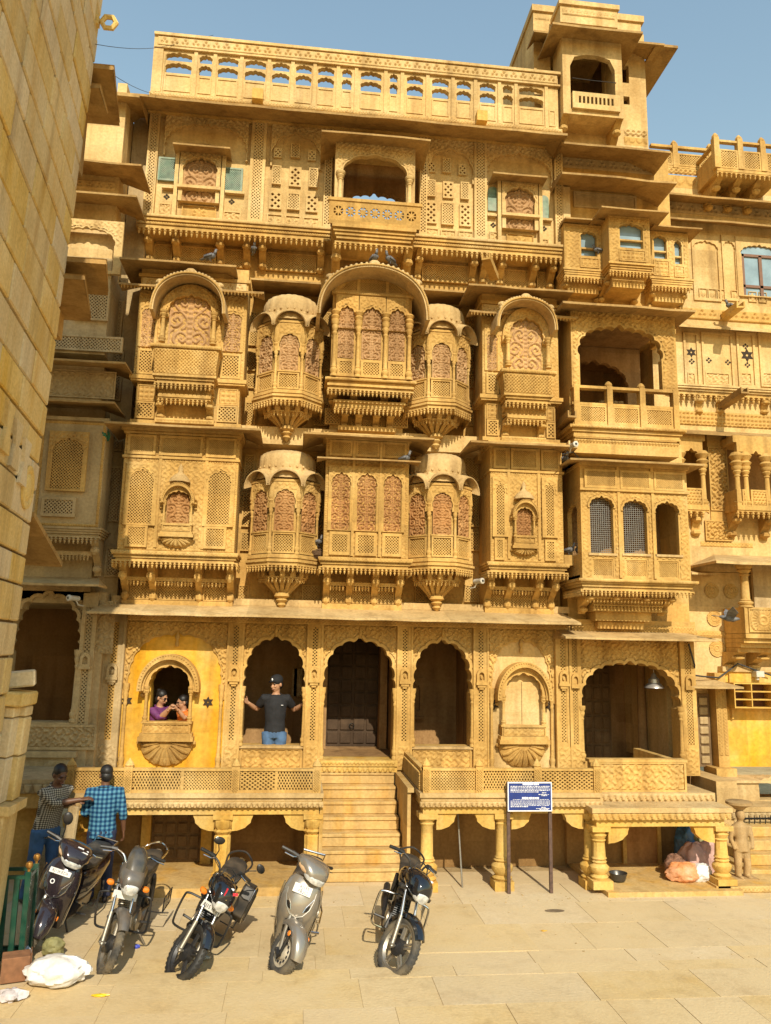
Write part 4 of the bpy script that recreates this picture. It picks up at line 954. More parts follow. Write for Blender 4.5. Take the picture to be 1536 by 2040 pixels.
    # hood
    (hl, ht, hr, hb) = hood; yh = y-.40; hx0, hx1 = X(hl, hb, yh), X(hr, hb, yh); hz = Z(pc, hb, yh)
    big_hood((hx0+hx1)/2, (hx1-hx0)/2, hz+.12, Z(pc, ht, yh)-hz-.12, yh, y+.02, parent=p)
    # side eaves, frieze and roof eave
    for (l, r, a_, b_) in ((x0-.26, xc-w/2-.12, .26, .02), (xc+w/2+.12, x1+.26, .02, .26)):
        if r-l > .12: obj('side_eave', chhajja(l, r, y+.0, y-.24, ztop-.02, ztop+.06, .03, a_, b_), EAVE, p); gq = MB(); pendants(gq, l+.03, r-.03, y-.225, ztop-.045, .05, .45, 5); obj('eave_beads', gq, mat, p)
    return p, x0, x1, ztop, xc, w
def roof_eave(p, ex0, ex1, ez, x0, x1, ztop, y=Y3):
    gq = MB(); gq.box(x0, x1, y+.02, .03, ztop, ez+.14); obj('frieze_block', gq, MAIN, p)
    band(p, x0+.02, x1-.02, ztop+.05, ztop+.21, y+.02, f_trefoil, PALE, .02, .011, 'trefoil_frieze')
    gq = MB(); gq.box(x0-.03, x1+.03, y-.02, .02, ztop+.21, ztop+.26); obj('cornice', gq, MAIN, p)
    obj('eave', chhajja(ex0, ex1, .02, y-.40, ez, ez+.17, .03, .4, .4), EAVE, p)
p, x0, x1, zt, xc, w = hood_bay(271, 489, 680, (297, 541, 449, 620), (337, 421, 692, 632, 596), (304, 437, 689, 745), (758, 793, 838), 583, 848, 'left hooded bay with a carved double shutter above a boxed balcony')
roof_eave(p, X(238, 514, -.9), X(470, 532, -.9), Z(340, 519, -.9), x0, x1, zt)
p, x0, x1, zt, xc, w = hood_bay(961, 1112, 700, (990, 590, 1112, 652), (1016, 1080, 738, 681, 641), (1002, 1104, 737, 782), (797, 833, 873), 634, 880, 'right hooded bay with a carved double shutter above a boxed balcony')
roof_eave(p, X(934, 565, -.9), X(1118, 577, -.9)+.2, Z(1030, 571, -.9), x0, x1, zt)
# centre bay: three arches below one wide hood
y = -.62; x0, x1 = X(660, 700, y), X(819, 700, y); pc = 740
ztop, zfl = Z(pc, 592, y), Z(pc, 758, y); zbot = Z(pc, 864, 0)
g = MB(); g.box(x0, x1, y, .03, zfl, ztop+.30); g.box(x0+.03, x1-.03, .031, WB, zbot-.2, ztop+.6); p = part('hooded_bay', g); p['label'] = 'wide central hooded bay with three carved shutters under one great arched hood'
cols = [X(q, 690, y) for q in (666, 713, 767, 814)]
z0, zs_, ap = Z(pc, 717, y), Z(pc, 645, y), Z(pc, 619, y)
for a, b in zip(cols, cols[1:]):
    xc = (a+b)/2; w = b-a-.11
    shutter(p, xc, z0, w, zs_, ap-zs_, y-.004, PINK, 7)
    arched_panel(p, xc, b-a-.012, zs_-.12, ztop-.01, y, w, zs_-.118, zs_, ap-zs_, .06, n=7, d=.014)
    jali(p, xc, zfl+.03, b-a-.09, z0-.02-zfl-.03, y, .045, .013, .022, MAIN, .045)
for q in cols: gq = MB(); column(gq, q, y-.07, zfl+.01, zs_-.0, .036); gq.lathe((q, y-.06, zs_), [(.05, 0), (.075, .05), (.05, .08), (.08, .13), (.05, .16)], 8); obj('column', gq, MAIN, p, smooth=True)
gq = MB(); gq.box(x0-.02, x1+.02, y-.08, y, ztop-.008, ztop+.035); obj('impost_rail', gq, MAIN, p); band(p, x0, x1, ztop-.005, ztop+.03, y-.081, f_beads)
R = (x1-x0)/2; hgt = Z(pc, 548, y)-ztop-.03; xc = (x0+x1)/2
tym = MB(); tym.plate([(xc-R, ztop+.036), (xc+R, ztop+.036)]+[(xc+R*math.cos(t), ztop+.036+hgt*math.sin(t)) for t in np.linspace(.03, math.pi-.03, 27)], [rect(xc-.2, xc+.2, ztop+.07, ztop+hgt*.86), [(xc-R*.84, ztop+.075), (xc-.25, ztop+.075), (xc-.25, ztop+hgt*.80), (xc-R*.55, ztop+hgt*.66)], [(xc+.25, ztop+.075), (xc+R*.84, ztop+.075), (xc+R*.55, ztop+hgt*.66), (xc+.25, ztop+hgt*.80)]], y-.04, y); to = obj('tympanum', tym, MAIN, p)
me = lattice(R*1.7, hgt*.84, .04, .012, .02); obj('tympanum_lattice', me if not me.materials else me.copy(), MAIN, to, loc=(xc, y-.006, ztop+.05))
me = relief(2*R, hgt, f_foliage2, .012, .011, mask=lambda a, b: ((a/R)**2+(b/hgt)**2 < .97) & ((a/R/.86)**2+(b/hgt/.86)**2 > 1), key='ty'); obj('tympanum_carving', me, MAIN, to, loc=(xc, y-.042, ztop+.036))
hx0, hx1, hz = X(631, 622, y-.45), X(857, 636, y-.45), Z(744, 630, y-.45)
big_hood((hx0+hx1)/2, (hx1-hx0)/2, hz+.16, Z(742, 524, y-.45)-hz-.16, y-.45, .0, th=.055, flare=.16, parent=p)
x0b, x1b = x0-.04, x1+.04
gq = MB(); mould(gq, x0b-.04, x1b+.04, 0, y-.08, zfl-.16, zfl, (.90, .95, .92, 1.0)); obj('base_moulding', gq, MAIN, p); band(p, x0b-.02, x1b+.02, zfl-.035, zfl-.003, y-.081, f_diaper)
gq = MB(); pendants(gq, x0b, x1b, y-.03, zfl-.16, .062, .95); obj('pendant_fringe', gq, MAIN, p)
zb3 = Z(pc, 814, y+.2); gq = MB(); gq.box(x0b+.13, x1b-.13, y+.16, 0, zb3, zb3+.06); gq.box(x0b+.10, x1b-.10, y+.13, 0, zb3+.06, zb3+.10); obj('corbel_shelf', gq, MAIN, p)
gq = MB(); pendants(gq, x0b+.12, x1b-.12, y+.18, zb3, .062, .95); obj('pendant_fringe', gq, MAIN, p)
for q in (x0b+.10, x0b+.42, x1b-.42, x1b-.10):
    gq = MB(); bracket(gq, q, .11, y+.02, y+.40, zb3+.10, zfl-.162); obj('bracket', gq, MAIN, p)
for q in (x0b+.30, x0b+.52, x1b-.52, x1b-.30): gq = MB(); bracket(gq, q, .10, y+.2, .0, zbot+.05, zb3-.002); obj('bracket', gq, MAIN, p)
gq = MB(); gq.box(x0b+.2, x1b-.2, -.16, .03, zbot, zbot+.07); obj('corbel_foot', gq, MAIN, p)
for a, b in ((x0-.05, x0b+.24), (x1b-.24, x1+.05)): jali(p, (a+b)/2, zbot+.12, b-a, .26, .04, .05, .015, .024, MAIN, .02)
jali(p, xc, zbot+.10, .5, zb3-zbot-.16, .04, .04, .013, .022, MAIN, .02)
# eaves of the recessed wall between the bays and base slabs
for a, b, py in ((500, 640, 558), (846, 960, 578)):
    q = part('eave', chhajja(X(a, py, -.42), X(b, py, -.42), WB, -.42, Z((a+b)/2, py, -.42), Z((a+b)/2, py, -.42)+.15, .03, .02, .02), EAVE)
for a, b in ((490, 512), (626, 656), (826, 842), (930, 962)):
    xc = X((a+b)/2, 780, WB); w = max(.16, min(.30, X(b, 780)-X(a, 780)))
    for t, bt in ((620, 690), (700, 740), (746, 775), (800, 850)): jali(man, xc, Z((a+b)/2, bt, WB), w, Z((a+b)/2, t)-Z((a+b)/2, bt)-.01, WB, .045, .013, .022, MAIN, .02)
g = MB(); g.box(-2.74, 4.24, -.02, WB, 6.12, 6.40); part('string_course', g, PALE)
# ------------------------------------------------------------------ fourth storey
zb4 = Z(400, 447, 0); zt4 = Z(400, 232, 0)+.1; Y4 = -.05
def x4(px): return X(px, 400, Y4)
def z4(px, py): return Z(px, py, Y4)
# wall fields (leave the open loggia in the middle)
XB0, XB1 = x4(655), x4(840)
for a, b in ((-2.74, XB0), (XB1, 4.24)): g = MB(); g.box(a, b, Y4+.06, .27, zb4, zt4+.3); part('top_storey_wall', g, PALE)
for a, b in ((-2.74, XB0), (XB1, 4.24)): g = MB(); g.box(a, b, .28, 2.6, zb4, 11.95); part('top_storey_mass', g, PALE)
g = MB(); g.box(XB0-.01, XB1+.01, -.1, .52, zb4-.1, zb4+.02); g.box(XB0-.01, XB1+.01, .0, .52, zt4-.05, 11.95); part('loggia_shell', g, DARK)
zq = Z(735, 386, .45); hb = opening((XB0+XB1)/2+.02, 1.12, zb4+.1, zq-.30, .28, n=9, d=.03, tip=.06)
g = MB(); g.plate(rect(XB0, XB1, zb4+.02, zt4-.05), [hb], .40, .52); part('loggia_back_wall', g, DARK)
def strip4(px, w, z0=zb4+.05, z1=zt4, mat=PALE):
    x = x4(px); g = MB(); g.plate(rect(x-w/2, x+w/2, z0, z1), [rect(x-w*.32, x+w*.32, z0+.08, z1-.08)], Y4-.03, Y4+.07); p = part('lattice_pilaster', g, mat)
    me = lattice(w*.66, z1-z0-.15, .055, .017, .03); me = me if not me.materials or me.materials[0] == mat else me.copy()
    obj('lattice_screen', me, mat, p, loc=(x, Y4+.01, z0+.07)); b = MB(); b.box(x-w*.33, x+w*.33, Y4+.05, Y4+.058, z0+.07, z1-.07); obj('screen_back', b, RED, p)
for px, w in ((297, .17), (510, .25), (652, .13), (843, .13), (957, .22), (1113, .15)): strip4(px, w)
def cusp_field(pa, pb, py_apex, py_spr, n=15):
    """shallow wall arch with carved spandrels"""
    x0, x1 = x4(pa), x4(pb); xc = (x0+x1)/2; w = x1-x0-.06; zs_, ap = z4((pa+pb)/2, py_spr), z4((pa+pb)/2, py_apex)
    hole = opening(xc, w-.06, zs_-.12, zs_, ap-zs_, n=n, d=.022, tip=.05); g = MB(); g.plate([(x0+.03, zs_-.12)]+hole+[(x1-.03, zs_-.12), (x1-.03, zt4), (x0+.03, zt4)], [], Y4, Y4+.065); p = part('arch_surround', g, PALE)
    big = inflate(hole, .02); me = relief(w, zt4-zs_+.05, f_foliage, .016, .011, mask=lambda u, v: ~in_poly(big, u+xc, v+zs_-.06), key='cf'); obj('spandrel_carving', me, PALE, p, loc=(xc, Y4-.002, zs_-.06)); return p
def window4(pa, pb, pxc, win, eave, rail, leaf, greens, quat, lower):
    p = cusp_field(pa, pb, *((250, 300) if pxc < 600 else (310, 355)))
    (a, b, bt, spr, apx) = win; y = Y4-.02; xc = X((a+b)/2, spr, y); w = X(b, spr, y)-X(a, spr, y); z0, zs_, ap = Z(pxc, bt, y), Z(pxc, spr, y), Z(pxc, apx, y)
    arched_panel(p, xc, w+.13, z0, ap+.12, Y4+.05, w, z0+.001, zs_, ap-zs_, .10, PALE, 7)
    shutter(p, xc, z0+.0, w, zs_, ap-zs_, Y4+.03, PINK, 7)
    zr = Z(pxc, rail, y); gq = MB(); gq.box(xc-w/2-.08, xc+w/2+.08, Y4-.10, Y4+.06, zr-.03, zr+.02); obj('window_rail', gq, PALE, p)
    (l, r, et) = eave; ye = Y4-.30; ex0, ex1, ez = X(l, et, ye), X(r, et, ye), Z(pxc, et, ye); obj('window_eave', chhajja(ex0, ex1, Y4+.05, ye, ez, ez+.05, .028, .14, .14), EAVE, p)
    gq = MB(); c = (ex0+ex1)/2; gq.lathe((c, Y4+.06, ez+.07), [(.46, 0), (.44, .03), (.32, .12), (.18, .17), (.06, .19), (.04, .24), (.01, .30)], 28, sy=.18, flute=.06, nf=14); obj('fluted_cresting', gq, PALE, p, smooth=True)
    for (ga, gb, gt, gbm) in greens:
        gx = X((ga+gb)/2, gt, Y4); gw = X(gb, gt, Y4)-X(ga, gt, Y4)
        if pxc < 600: jali(p, gx, Z(pxc, gbm, Y4), gw, Z(pxc, gt, Y4)-Z(pxc, gbm, Y4), Y4+.055, .035, .012, .02, GREENJ, .03, back=GREENJ, name='green_lattice')
        else:
            zz0, zz1 = Z(pxc, gbm, Y4), Z(pxc, gt, Y4); gq = MB(); gq.prism([(gx-gw/2, zz0), (gx+gw/2, zz0)]+[(gx+gw/2*math.cos(t), zz1-gw/2+gw/2*math.sin(t)) for t in np.linspace(0, math.pi, 11)], Y4+.03, Y4+.058); obj('green_panel', gq, GREENJ, p)
    for q in quat:
        gq = MB(); qx, qz = X(q[0], q[1], Y4), Z(q[0], q[1], Y4)
        for dx, dz in ((.03, 0), (-.03, 0), (0, .03), (0, -.03)): gq.prism([(qx+dx-.022, qz+dz), (qx+dx, qz+dz-.022), (qx+dx+.022, qz+dz), (qx+dx, qz+dz+.022)], Y4+.05, Y4+.0575)
        obj('quatrefoil_vent', gq, VOID, p)
    for i, (la, lb, lt, lbm) in enumerate(lower):
        panel(p, X((la+lb)/2, lt, Y4), Z(pxc, lbm, Y4), X(lb, lt, Y4)-X(la, lt, Y4), Z(pxc, lt, Y4)-Z(pxc, lbm, Y4), Y4+.055, f_rosette if i == 1 else f_foliage, PALE if i != 1 else MAIN, depth=.025)
    # posts beside the window
    for xx in (xc-w/2-.11, xc+w/2+.11):
        gq = MB(); gq.box(xx-.03, xx+.03, Y4-.05, Y4+.06, zb4+.06, ap+.12); obj('window_post', gq, PALE, p)
    for a, b in ((x4(pa)+.05, xc-w/2-.15), (xc+w/2+.15, x4(pb)-.05)): gq = MB(); gq.box(a, b, Y4-.02, Y4+.06, zr-.02, zr+.02); obj('sill_band', gq, PALE, p)
window4(314, 492, 400, (366, 432, 404, 345, 318), (344, 459, 288), 377, None, ((316, 359, 318, 364), (443, 485, 328, 376)), ((331, 388), (461, 398)), ((315, 340, 408, 436), (362, 431, 408, 442), (445, 480, 414, 440)))
window4(965, 1105, 1035, (1007, 1064, 458, 405, 378), (983, 1091, 346), 432, None, ((973, 993, 374, 422), (1076, 1094, 383, 430)), ((984, 445), (1086, 452)), ((976, 996, 463, 492), (1010, 1064, 464, 498), (1080, 1094, 470, 496)))
def jali_field(pa, pb, rows, flowers, apex, spr):
    p = cusp_field(pa, pb, apex, spr, 5)
    for (a, b, t, bm, k) in rows:
        c = (a+b)/2; w = X(b, t, Y4)-X(a, t, Y4); h = Z(c, t, Y4)-Z(c, bm, Y4)
        if k == 0: jali(p, X(c, t, Y4), Z(c, bm, Y4), w, h, Y4+.055, .05, .016, .025, PALE, .02, back=DARK)
        else:
            me = pierced(w, h); o = obj('pierced_panel', me if not me.materials else me.copy(), PALE, p, loc=(X(c, t, Y4), Y4+.02, Z(c, bm, Y4))); bk = MB(); bk.box(-w/2, w/2, .036, .0375, 0, h); obj('panel_back', bk, DARK, o)
    for (a, b, t, bm) in flowers:
        c = (a+b)/2; panel(p, X(c, t, Y4), Z(c, bm, Y4), X(b, t, Y4)-X(a, t, Y4), Z(c, t, Y4)-Z(c, bm, Y4), Y4+.055, f_rosette, PALE, 'flower_panel', .03)
    xs = sorted({r[0] for r in rows} | {r[1] for r in rows})
    return p
jali_field(531, 640, [(580, 598, 285, 313, 0), (546, 562, 293, 312, 1), (614, 630, 297, 318, 1), (543, 561, 329, 366, 0), (577, 601, 331, 370, 1), (616, 634, 334, 372, 0), (537, 562, 380, 415, 1), (573, 598, 384, 417, 0), (610, 634, 386, 421, 1)], [(532, 563, 424, 456), (568, 599, 427, 459), (604, 636, 431, 462)], 270, 320)
jali_field(848, 948, [(882, 899, 314, 343, 0), (852, 868, 320, 341, 1), (914, 930, 325, 347, 1), (850, 868, 357, 390, 0), (883, 904, 360, 393, 1), (918, 935, 362, 396, 0), (848, 871, 400, 443, 1), (880, 905, 403, 447, 0), (916, 939, 405, 449, 1)], [(844, 875, 452, 480), (879, 909, 456, 483), (914, 944, 458, 486)], 302, 350)
# base of the fourth storey with its long fringe
g = MB(); mould(g, -2.82, 4.32, WB, Y4-.13, zb4-.17, zb4+.03, (.86, .9, .96, 1.0), side=False); fb = part('storey_base', g)
band(fb, -2.8, 4.3, zb4-.02, zb4+.028, Y4-.1305, f_braid, PALE, .014, .012); band(fb, -2.8, 4.3, zb4-.12, zb4-.075, Y4-.075, f_beads, MAIN, .012)
for a, b in ((-2.78, XB0), (XB1, 4.28)): g = MB(); pendants(g, a, b, Y4-.07, zb4-.17, .085, 1.15); obj('pendant_fringe', g, MAIN, fb)
for px in (290, 346, 436, 490, 522, 640, 838, 948, 970, 1004, 1070, 1106):
    g = MB(); x = X(px, 495, -.05); bracket(g, x, .11, Y4-.06, WB, zb4-.60, zb4-.17); obj('bracket', g, MAIN, fb)
for a, b in ((300, 338), (354, 428), (444, 484), (528, 632), (846, 940), (976, 998), (1010, 1062), (1078, 1100)): jali(man, X((a+b)/2, 490, .03), zb4-.56, X(b, 490)-X(a, 490), .32, WB-.02, .042, .013, .02, MAIN, .02)
# ---- projecting loggia balcony in the middle
yl = -.55; bx0, bx1 = X(668, 330, yl), X(827, 345, yl); xc = (bx0+bx1)/2
zrt, zrb = Z(744, 410, yl-.05), Z(744, 452, yl-.05); zap, zsp = Z(744, 312, yl), Z(744, 352, yl); zt = Z(744, 284, yl)
hole = opening(xc, bx1-bx0-.28, zrb, zsp, zap-zsp, n=5, d=.02, tip=.02)
g = MB(); g.plate(rect(bx0, bx1, zrb-.02, zt), [hole], yl, yl+.09); bal = part('loggia_balcony', g, PALE); bal['label'] = 'open loggia balcony high in the middle with a pierced wheel-pattern parapet'
big = inflate(hole, .02); me = relief(bx1-bx0-.04, zt-zsp, f_foliage2, .016, .011, mask=lambda u, v: ~in_poly(big, u+xc, v+zsp), key='lb'); obj('spandrel_carving', me, PALE, bal, loc=(xc, yl-.003, zsp))
for sx in (-1, 1):
    g = MB(); column(g, xc+sx*((bx1-bx0)/2-.09), yl-.02, zrt, zsp+.02, .045); obj('column', g, PALE, bal, smooth=True)
    g = MB(); g.box(*sorted((xc+sx*((bx1-bx0)/2-.06), xc+sx*(bx1-bx0)/2)), yl+.09, .05, zsp, zt); obj('side_beam', g, PALE, bal)
    g = MB(); g.box(*sorted((xc+sx*((bx1-bx0)/2+.01), xc+sx*((bx1-bx0)/2-.05))), yl-.05, .05, zrb-.02, zrt); obj('side_parapet', g, PALE, bal)
ex0, ex1, ez = X(641, 255, yl-.32), X(858, 283, yl-.32), Z(748, 268, yl-.32)
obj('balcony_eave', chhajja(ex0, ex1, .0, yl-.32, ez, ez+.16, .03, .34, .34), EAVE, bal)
g = MB(); g.box(bx0-.04, bx1+.04, yl-.04, .05, zt, zt+.08); obj('entablature', g, PALE, bal)
# leaning parapet with pierced wheels
pw0, pw1 = X(656, 405, yl-.12), X(838, 420, yl-.12); hgt = zrt-zrb
g = MB(); n = 7; holes = []; st = (pw1-pw0-.10)/n; back = MB()
for i in range(n):
    cx = -(pw1-pw0)/2+.05+st*(i+.5); cz = hgt*.55; r = st*.42
    for k in range(8):
        a0 = k*math.pi/4; holes.append([(cx+r*.94*math.cos(a0+.08), cz+r*.94*math.sin(a0+.08)), (cx+r*.98*math.cos(a0+.39), cz+r*.98*math.sin(a0+.39)), (cx+r*.94*math.cos(a0+.70), cz+r*.94*math.sin(a0+.70)), (cx+r*.40*math.cos(a0+.39), cz+r*.40*math.sin(a0+.39))])
g.plate(rect(-(pw1-pw0)/2, (pw1-pw0)/2, 0, hgt), holes, -.02, .02)
obj('wheel_parapet', g, MAIN, bal, loc=((pw0+pw1)/2, yl-.06, zrb), rot=(R_(12), 0, 0))
g = MB(); g.box(pw0-.02, pw1+.02, yl-.17, yl-.06, zrt-.02, zrt+.03); obj('parapet_rail', g, MAIN, bal)
g = MB(); g.box(bx0-.02, bx1+.02, yl-.10, .05, zrb-.06, zrb); mould(g, bx0+.0, bx1-.0, .06, yl-.06, zrb-.26, zrb-.062, (.86, .92, .96, 1.0)); obj('balcony_base', g, MAIN, bal)
g = MB(); pendants(g, bx0+.03, bx1-.03, yl-.0, zrb-.26, .085, 1.15); obj('pendant_fringe', g, MAIN, bal)
for x in (bx0+.07, bx1-.07): g = MB(); bracket(g, x, .13, yl, .06, zrb-.78, zrb-.262); obj('bracket', g, MAIN, bal)
# ------------------------------------------------------------------ roof eave, frieze and parapet
ye = -.72; ez = Z(700, 226, ye)
e0 = X(233, 186, ye); e1 = X(1131, 271, ye)
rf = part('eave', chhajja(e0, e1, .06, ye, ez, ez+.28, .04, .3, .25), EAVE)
g = MB(); g.box(-2.72, 4.22, Y4-.02, .27, zt4, zt4+.1); part('cornice', g, MAIN)
zf0 = ez+.26; zf1 = zf0+.26; YR = -.12
g = MB(); g.box(-2.78, 4.28, YR, .52, zf0-.1, zf1); fz = part('roof_frieze', g, MAIN)
band(fz, -2.77, 4.27, zf0-.02, zf1-.09, YR-.0005, f_scallop, MAIN, .02, .014); band(fz, -2.77, 4.27, zf1-.08, zf1-.005, YR-.0005, f_braid, PALE, .03, .013)
for px, py in ((514, 198), (957, 241)):
    g = MB(); x, z = X(px, py, YR), Z(px, py, YR); g.box(x-.09, x+.09, YR-.16, YR, z-.10, z+.09); part('water_spout', g, GOLD)
zp0, zp1 = zf1, Z(320, 67, YR)
opens = [(330, 385), (397, 425), (434, 477), (488, 532), (542, 579), (589, 623), (633, 668), (681, 703), (718, 762), (776, 794), (810, 845), (860, 896), (909, 940), (955, 989), (1001, 1023), (1033, 1084), (1092, 1107)]
H_ = zp1-zp0; za, zb_, zc, zd = zp0+H_*.30, zp0+H_*.53, zp0+H_*.56, zp0+H_*.70
rp = part('roof_parapet', MB().box(-2.72, 4.22, YR+.01, YR+.13, zp1-H_*.22, zp1-.05), PALE)
g = MB(); g.box(-2.76, 4.26, YR-.05, YR+.17, zp1-.05, zp1); g.box(-2.75, 4.25, YR-.03, YR+.15, zp1-H_*.25, zp1-H_*.22); obj('coping', g, PALE, rp)
band(rp, -2.71, 4.21, zp1-H_*.215, zp1-.055, YR+.01, f_trefoil, PALE, .035, .014, 'pierced_frieze')
px_of = lambda q: X(q, 100+ (q-330)*.092, YR)
for i, (a, b) in enumerate(opens):
    x0, x1 = px_of(a), px_of(b); l = px_of(opens[i-1][1]) if i else -2.72; r = px_of(opens[i+1][0]) if i+1 < len(opens) else 4.22
    L0 = (l+x0)/2 if i else -2.72; R0 = (r+x1)/2 if i+1 < len(opens) else 4.22; w = x1-x0; xm = (x0+x1)/2
    h1 = opening(xm, w-.03, zp0+H_*.36, zp0+H_*.44, H_*.08, n=5, d=.012, tip=.015); h2 = opening(xm, w-.03, zp0+H_*.57, zp0+H_*.63, H_*.07, n=5, d=.012, tip=.015)
    g = MB(); g.plate(rect(L0+.002, R0-.002, zp0, zp1-H_*.252), [h1, h2] if i < 16 else [], YR+.02, YR+.12); pb = obj('parapet_bay', g, PALE, rp)
    g = MB(); frame(g, x0+.01, x1-.01, zp0+.05, zp0+H_*.33, .02, YR+.006, YR+.022); obj('recessed_panel', g, PALE, pb)
    if i: g = MB(); g.box(L0-.03, L0+.03, YR-.005, YR+.13, zp0+.001, zp1-H_*.253); obj('parapet_post', g, PALE, rp)
g = MB(); g.box(-2.76, -2.60, YR-.01, YR+.15, zp0, zp1-.051); obj('parapet_post', g, PALE, rp)
# ================================================================== RIGHT-HAND MANSION (joins the great one)
rw = root('corner_mansion', 'tall carved sandstone house with a lookout tower, right of the great mansion', 'building', (5.1, 0, 0), world=True)
def rpart(name, g, mat=MAIN, **k): return obj(name, g, mat, rw, **k)
RX0 = 4.27; RX1 = X(1388, 1400, 0)
g = MB(); g.box(RX0, RX1, .10, 4.6, 3.5, Z(1245, 856, -.62)); rpart('lower_wall', g)
g = MB(); g.box(RX0, RX1, .10, 4.6, Z(1245, 622, -.62)+.01, Z(1230, 300, 0)); rpart('upper_wall', g)
g = MB(); g.box(RX0, RX1, 2.05, 4.6, Z(1245, 858, -.62), Z(1245, 620, -.62)); rpart('rear_wall', g, DARK)
# ---- ground floor arch
xa, xb = X(1160, 1420, 0), X(1352, 1420, 0); xc = (xa+xb)/2; ow = xb-xa; zsl = Z(1255, 1516, 0); zs_ = Z(1255, 1412, 0); ap = Z(1255, 1321, 0)
hole = opening(xc, ow, zsl, zs_, ap-zs_-.03, n=13, d=.035, tip=.04, sq=.75)
g = MB(); g.plate(rect(xa-.03, xb+.03, ZT-.05, 3.30), [hole], 0, .25); p = rpart('arch_panel', g)
edge = MB(); edge.plate([q for q in inflate(hole, .05)[1:-1]]+[q for q in hole[1:-1][::-1]], [], -.035, .01); obj('arch_moulding', edge, MAIN, p)
big = inflate(hole, .055); me = relief(ow+.05, 3.28-zs_, f_foliage, .028, .0095, mask=lambda u, v: ~in_poly(big, u+xc, v+zs_), key='s'); obj('spandrel_carving', me, MAIN, p, loc=(xc, -.003, zs_))
for q in (xa-.02, xb+.02): gq = MB(); column(gq, q, -.03, zsl, zs_+.04, .034); obj('jamb_column', gq, MAIN, p, smooth=True)
YQ = -1.45; qz0, qz1 = Z(1270, 1578, YQ), Z(1270, 1517, YQ); qx0, qx1 = X(1176, 1545, YQ), X(1366, 1545, YQ)
panel(p, (qx0+qx1)/2, qz0, qx1-qx0, qz1-qz0, YQ, f_foliage, MAIN, 'balcony_panel', .022, fr=.03)
g = MB(); g.box(qx0, qx1, YQ+.002, YQ+.10, qz0, qz1-.01); g.box(qx0-.02, qx1+.02, YQ-.03, YQ+.13, qz1-.008, qz1+.03); obj('parapet', g, MAIN, p)
g = MB(); g.box(qx1-.10, qx1, YQ+.13, .0, qz0, qz1); obj('parapet_return', g, MAIN, p)
for px, w in ((1144, .20), (1370, .24)):
    x = X(px, 1400, 0); jw = w*.42; g = MB(); g.plate(rect(x-w/2, x+w/2, ZT-.05, 3.30), [rect(x-jw/2, x+jw/2, 1.6, 2.45), rect(x-jw/2, x+jw/2, 2.68, 3.22)], -.06, .25); q = rpart('pilaster', g)
    for a, b in ((1.6, 2.45), (2.68, 3.22)):
        me = lattice(jw, b-a, .045, .013, .03); obj('lattice_strip', me if not me.materials else me.copy(), MAIN, q, loc=(x, -.02, a)); bk = MB(); bk.box(x-jw/2, x+jw/2, .01, .02, a, b); obj('strip_back', bk, DARK, q)
    h = MB(); h.box(x-.07, x+.07, -.11, -.055, 2.44, 2.48); h.plate([(x-.065, 2.48), (x+.065, 2.48)]+[(x+.065*math.cos(t), 2.58+.085*math.sin(t)) for t in np.linspace(.1, math.pi-.1, 9)], [[(x-.035, 2.5), (x+.035, 2.5)]+[(x+.035*math.cos(t), 2.57+.05*math.sin(t)) for t in np.linspace(.1, math.pi-.1, 7)]], -.10, -.058); obj('niche', h, MAIN, q)
    band(q, x-w/2+.02, x+w/2-.02, ZT-.03, 1.55, -.06, f_foliage)
band(rw, RX0+.02, RX1-.02, 3.30, 3.42, -.07, f_diaper, MAIN, .02, name='eave_frieze')
g = MB(); g.box(RX0, RX1, -.068, .25, 3.30, 3.50); rpart('lintel_course', g)
rpart('eave', chhajja(X(1127, 1267, -.62), X(1432, 1277, -.62), .1, -.62, Z(1270, 1271, -.62), Z(1270, 1271, -.62)+.14, .03, .05, .35), LEDGE)
# ---- hall behind the arch with a carved door, column and hanging cloth
g = MB(); g.box(RX0, RX0+.1, .25, 2.3, .9, 3.4); g.box(RX1-.1, RX1, .25, 1.2, .9, 3.4); g.box(RX0, RX1, 2.3, 2.4, .9, 3.4); g.box(RX0, RX1, .25, 2.4, 3.40, 3.48); g.box(RX0, RX1, .25, 2.4, .85, .92); hl = rpart('hall_shell', g, DARK)
g = MB(); g.box(X(1162, 1450, 2.2), X(1218, 1450, 2.2), 2.2, 2.3, 1.0, 2.7); dr = obj('carved_door', g, WOOD_P, hl)
dx0, dx1 = X(1164, 1450, 2.2), X(1216, 1450, 2.2)
for i in range(3):
    for j in range(6): q = MB(); q.box(dx0+(dx1-dx0)*i/3+.015, dx0+(dx1-dx0)*(i+1)/3-.015, 2.17, 2.202, 1.1+j*.26, 1.1+j*.26+.22); obj('door_panel', q, WOOD_P, hl, bevel=.02)
g = MB(); column(g, X(1280, 1450, 1.4), 1.4, .92, 3.4, .085, 14); obj('hall_column', g, DARK, hl, smooth=True)
g = MB(); g.box(X(1296, 1450, 1.6), X(1312, 1450, 1.6), 1.58, 1.62, .92, 2.9); obj('red_hanging', g, plain('red_cloth', (.20, .035, .02), .8), hl)
lampm = plain('tin_lamp', (.42, .40, .38), .35, .6)
lp = MB(); lx, lz = X(1303, 1360, .35), Z(1303, 1368, .35); lp.lathe((lx, .35, lz), [(.16, -.02), (.15, .01), (.09, .06), (.085, .12), (.05, .15), (.035, .19), (.012, .22)], 20); lp.tube([(lx, .35, lz+.2), (lx, .35, 3.38)], .006, 6)
tag(obj('hanging_lamp', lp, lampm, smooth=True), 'dull tin lamp with a bell shade hanging in the right-hand arch', 'lamp')
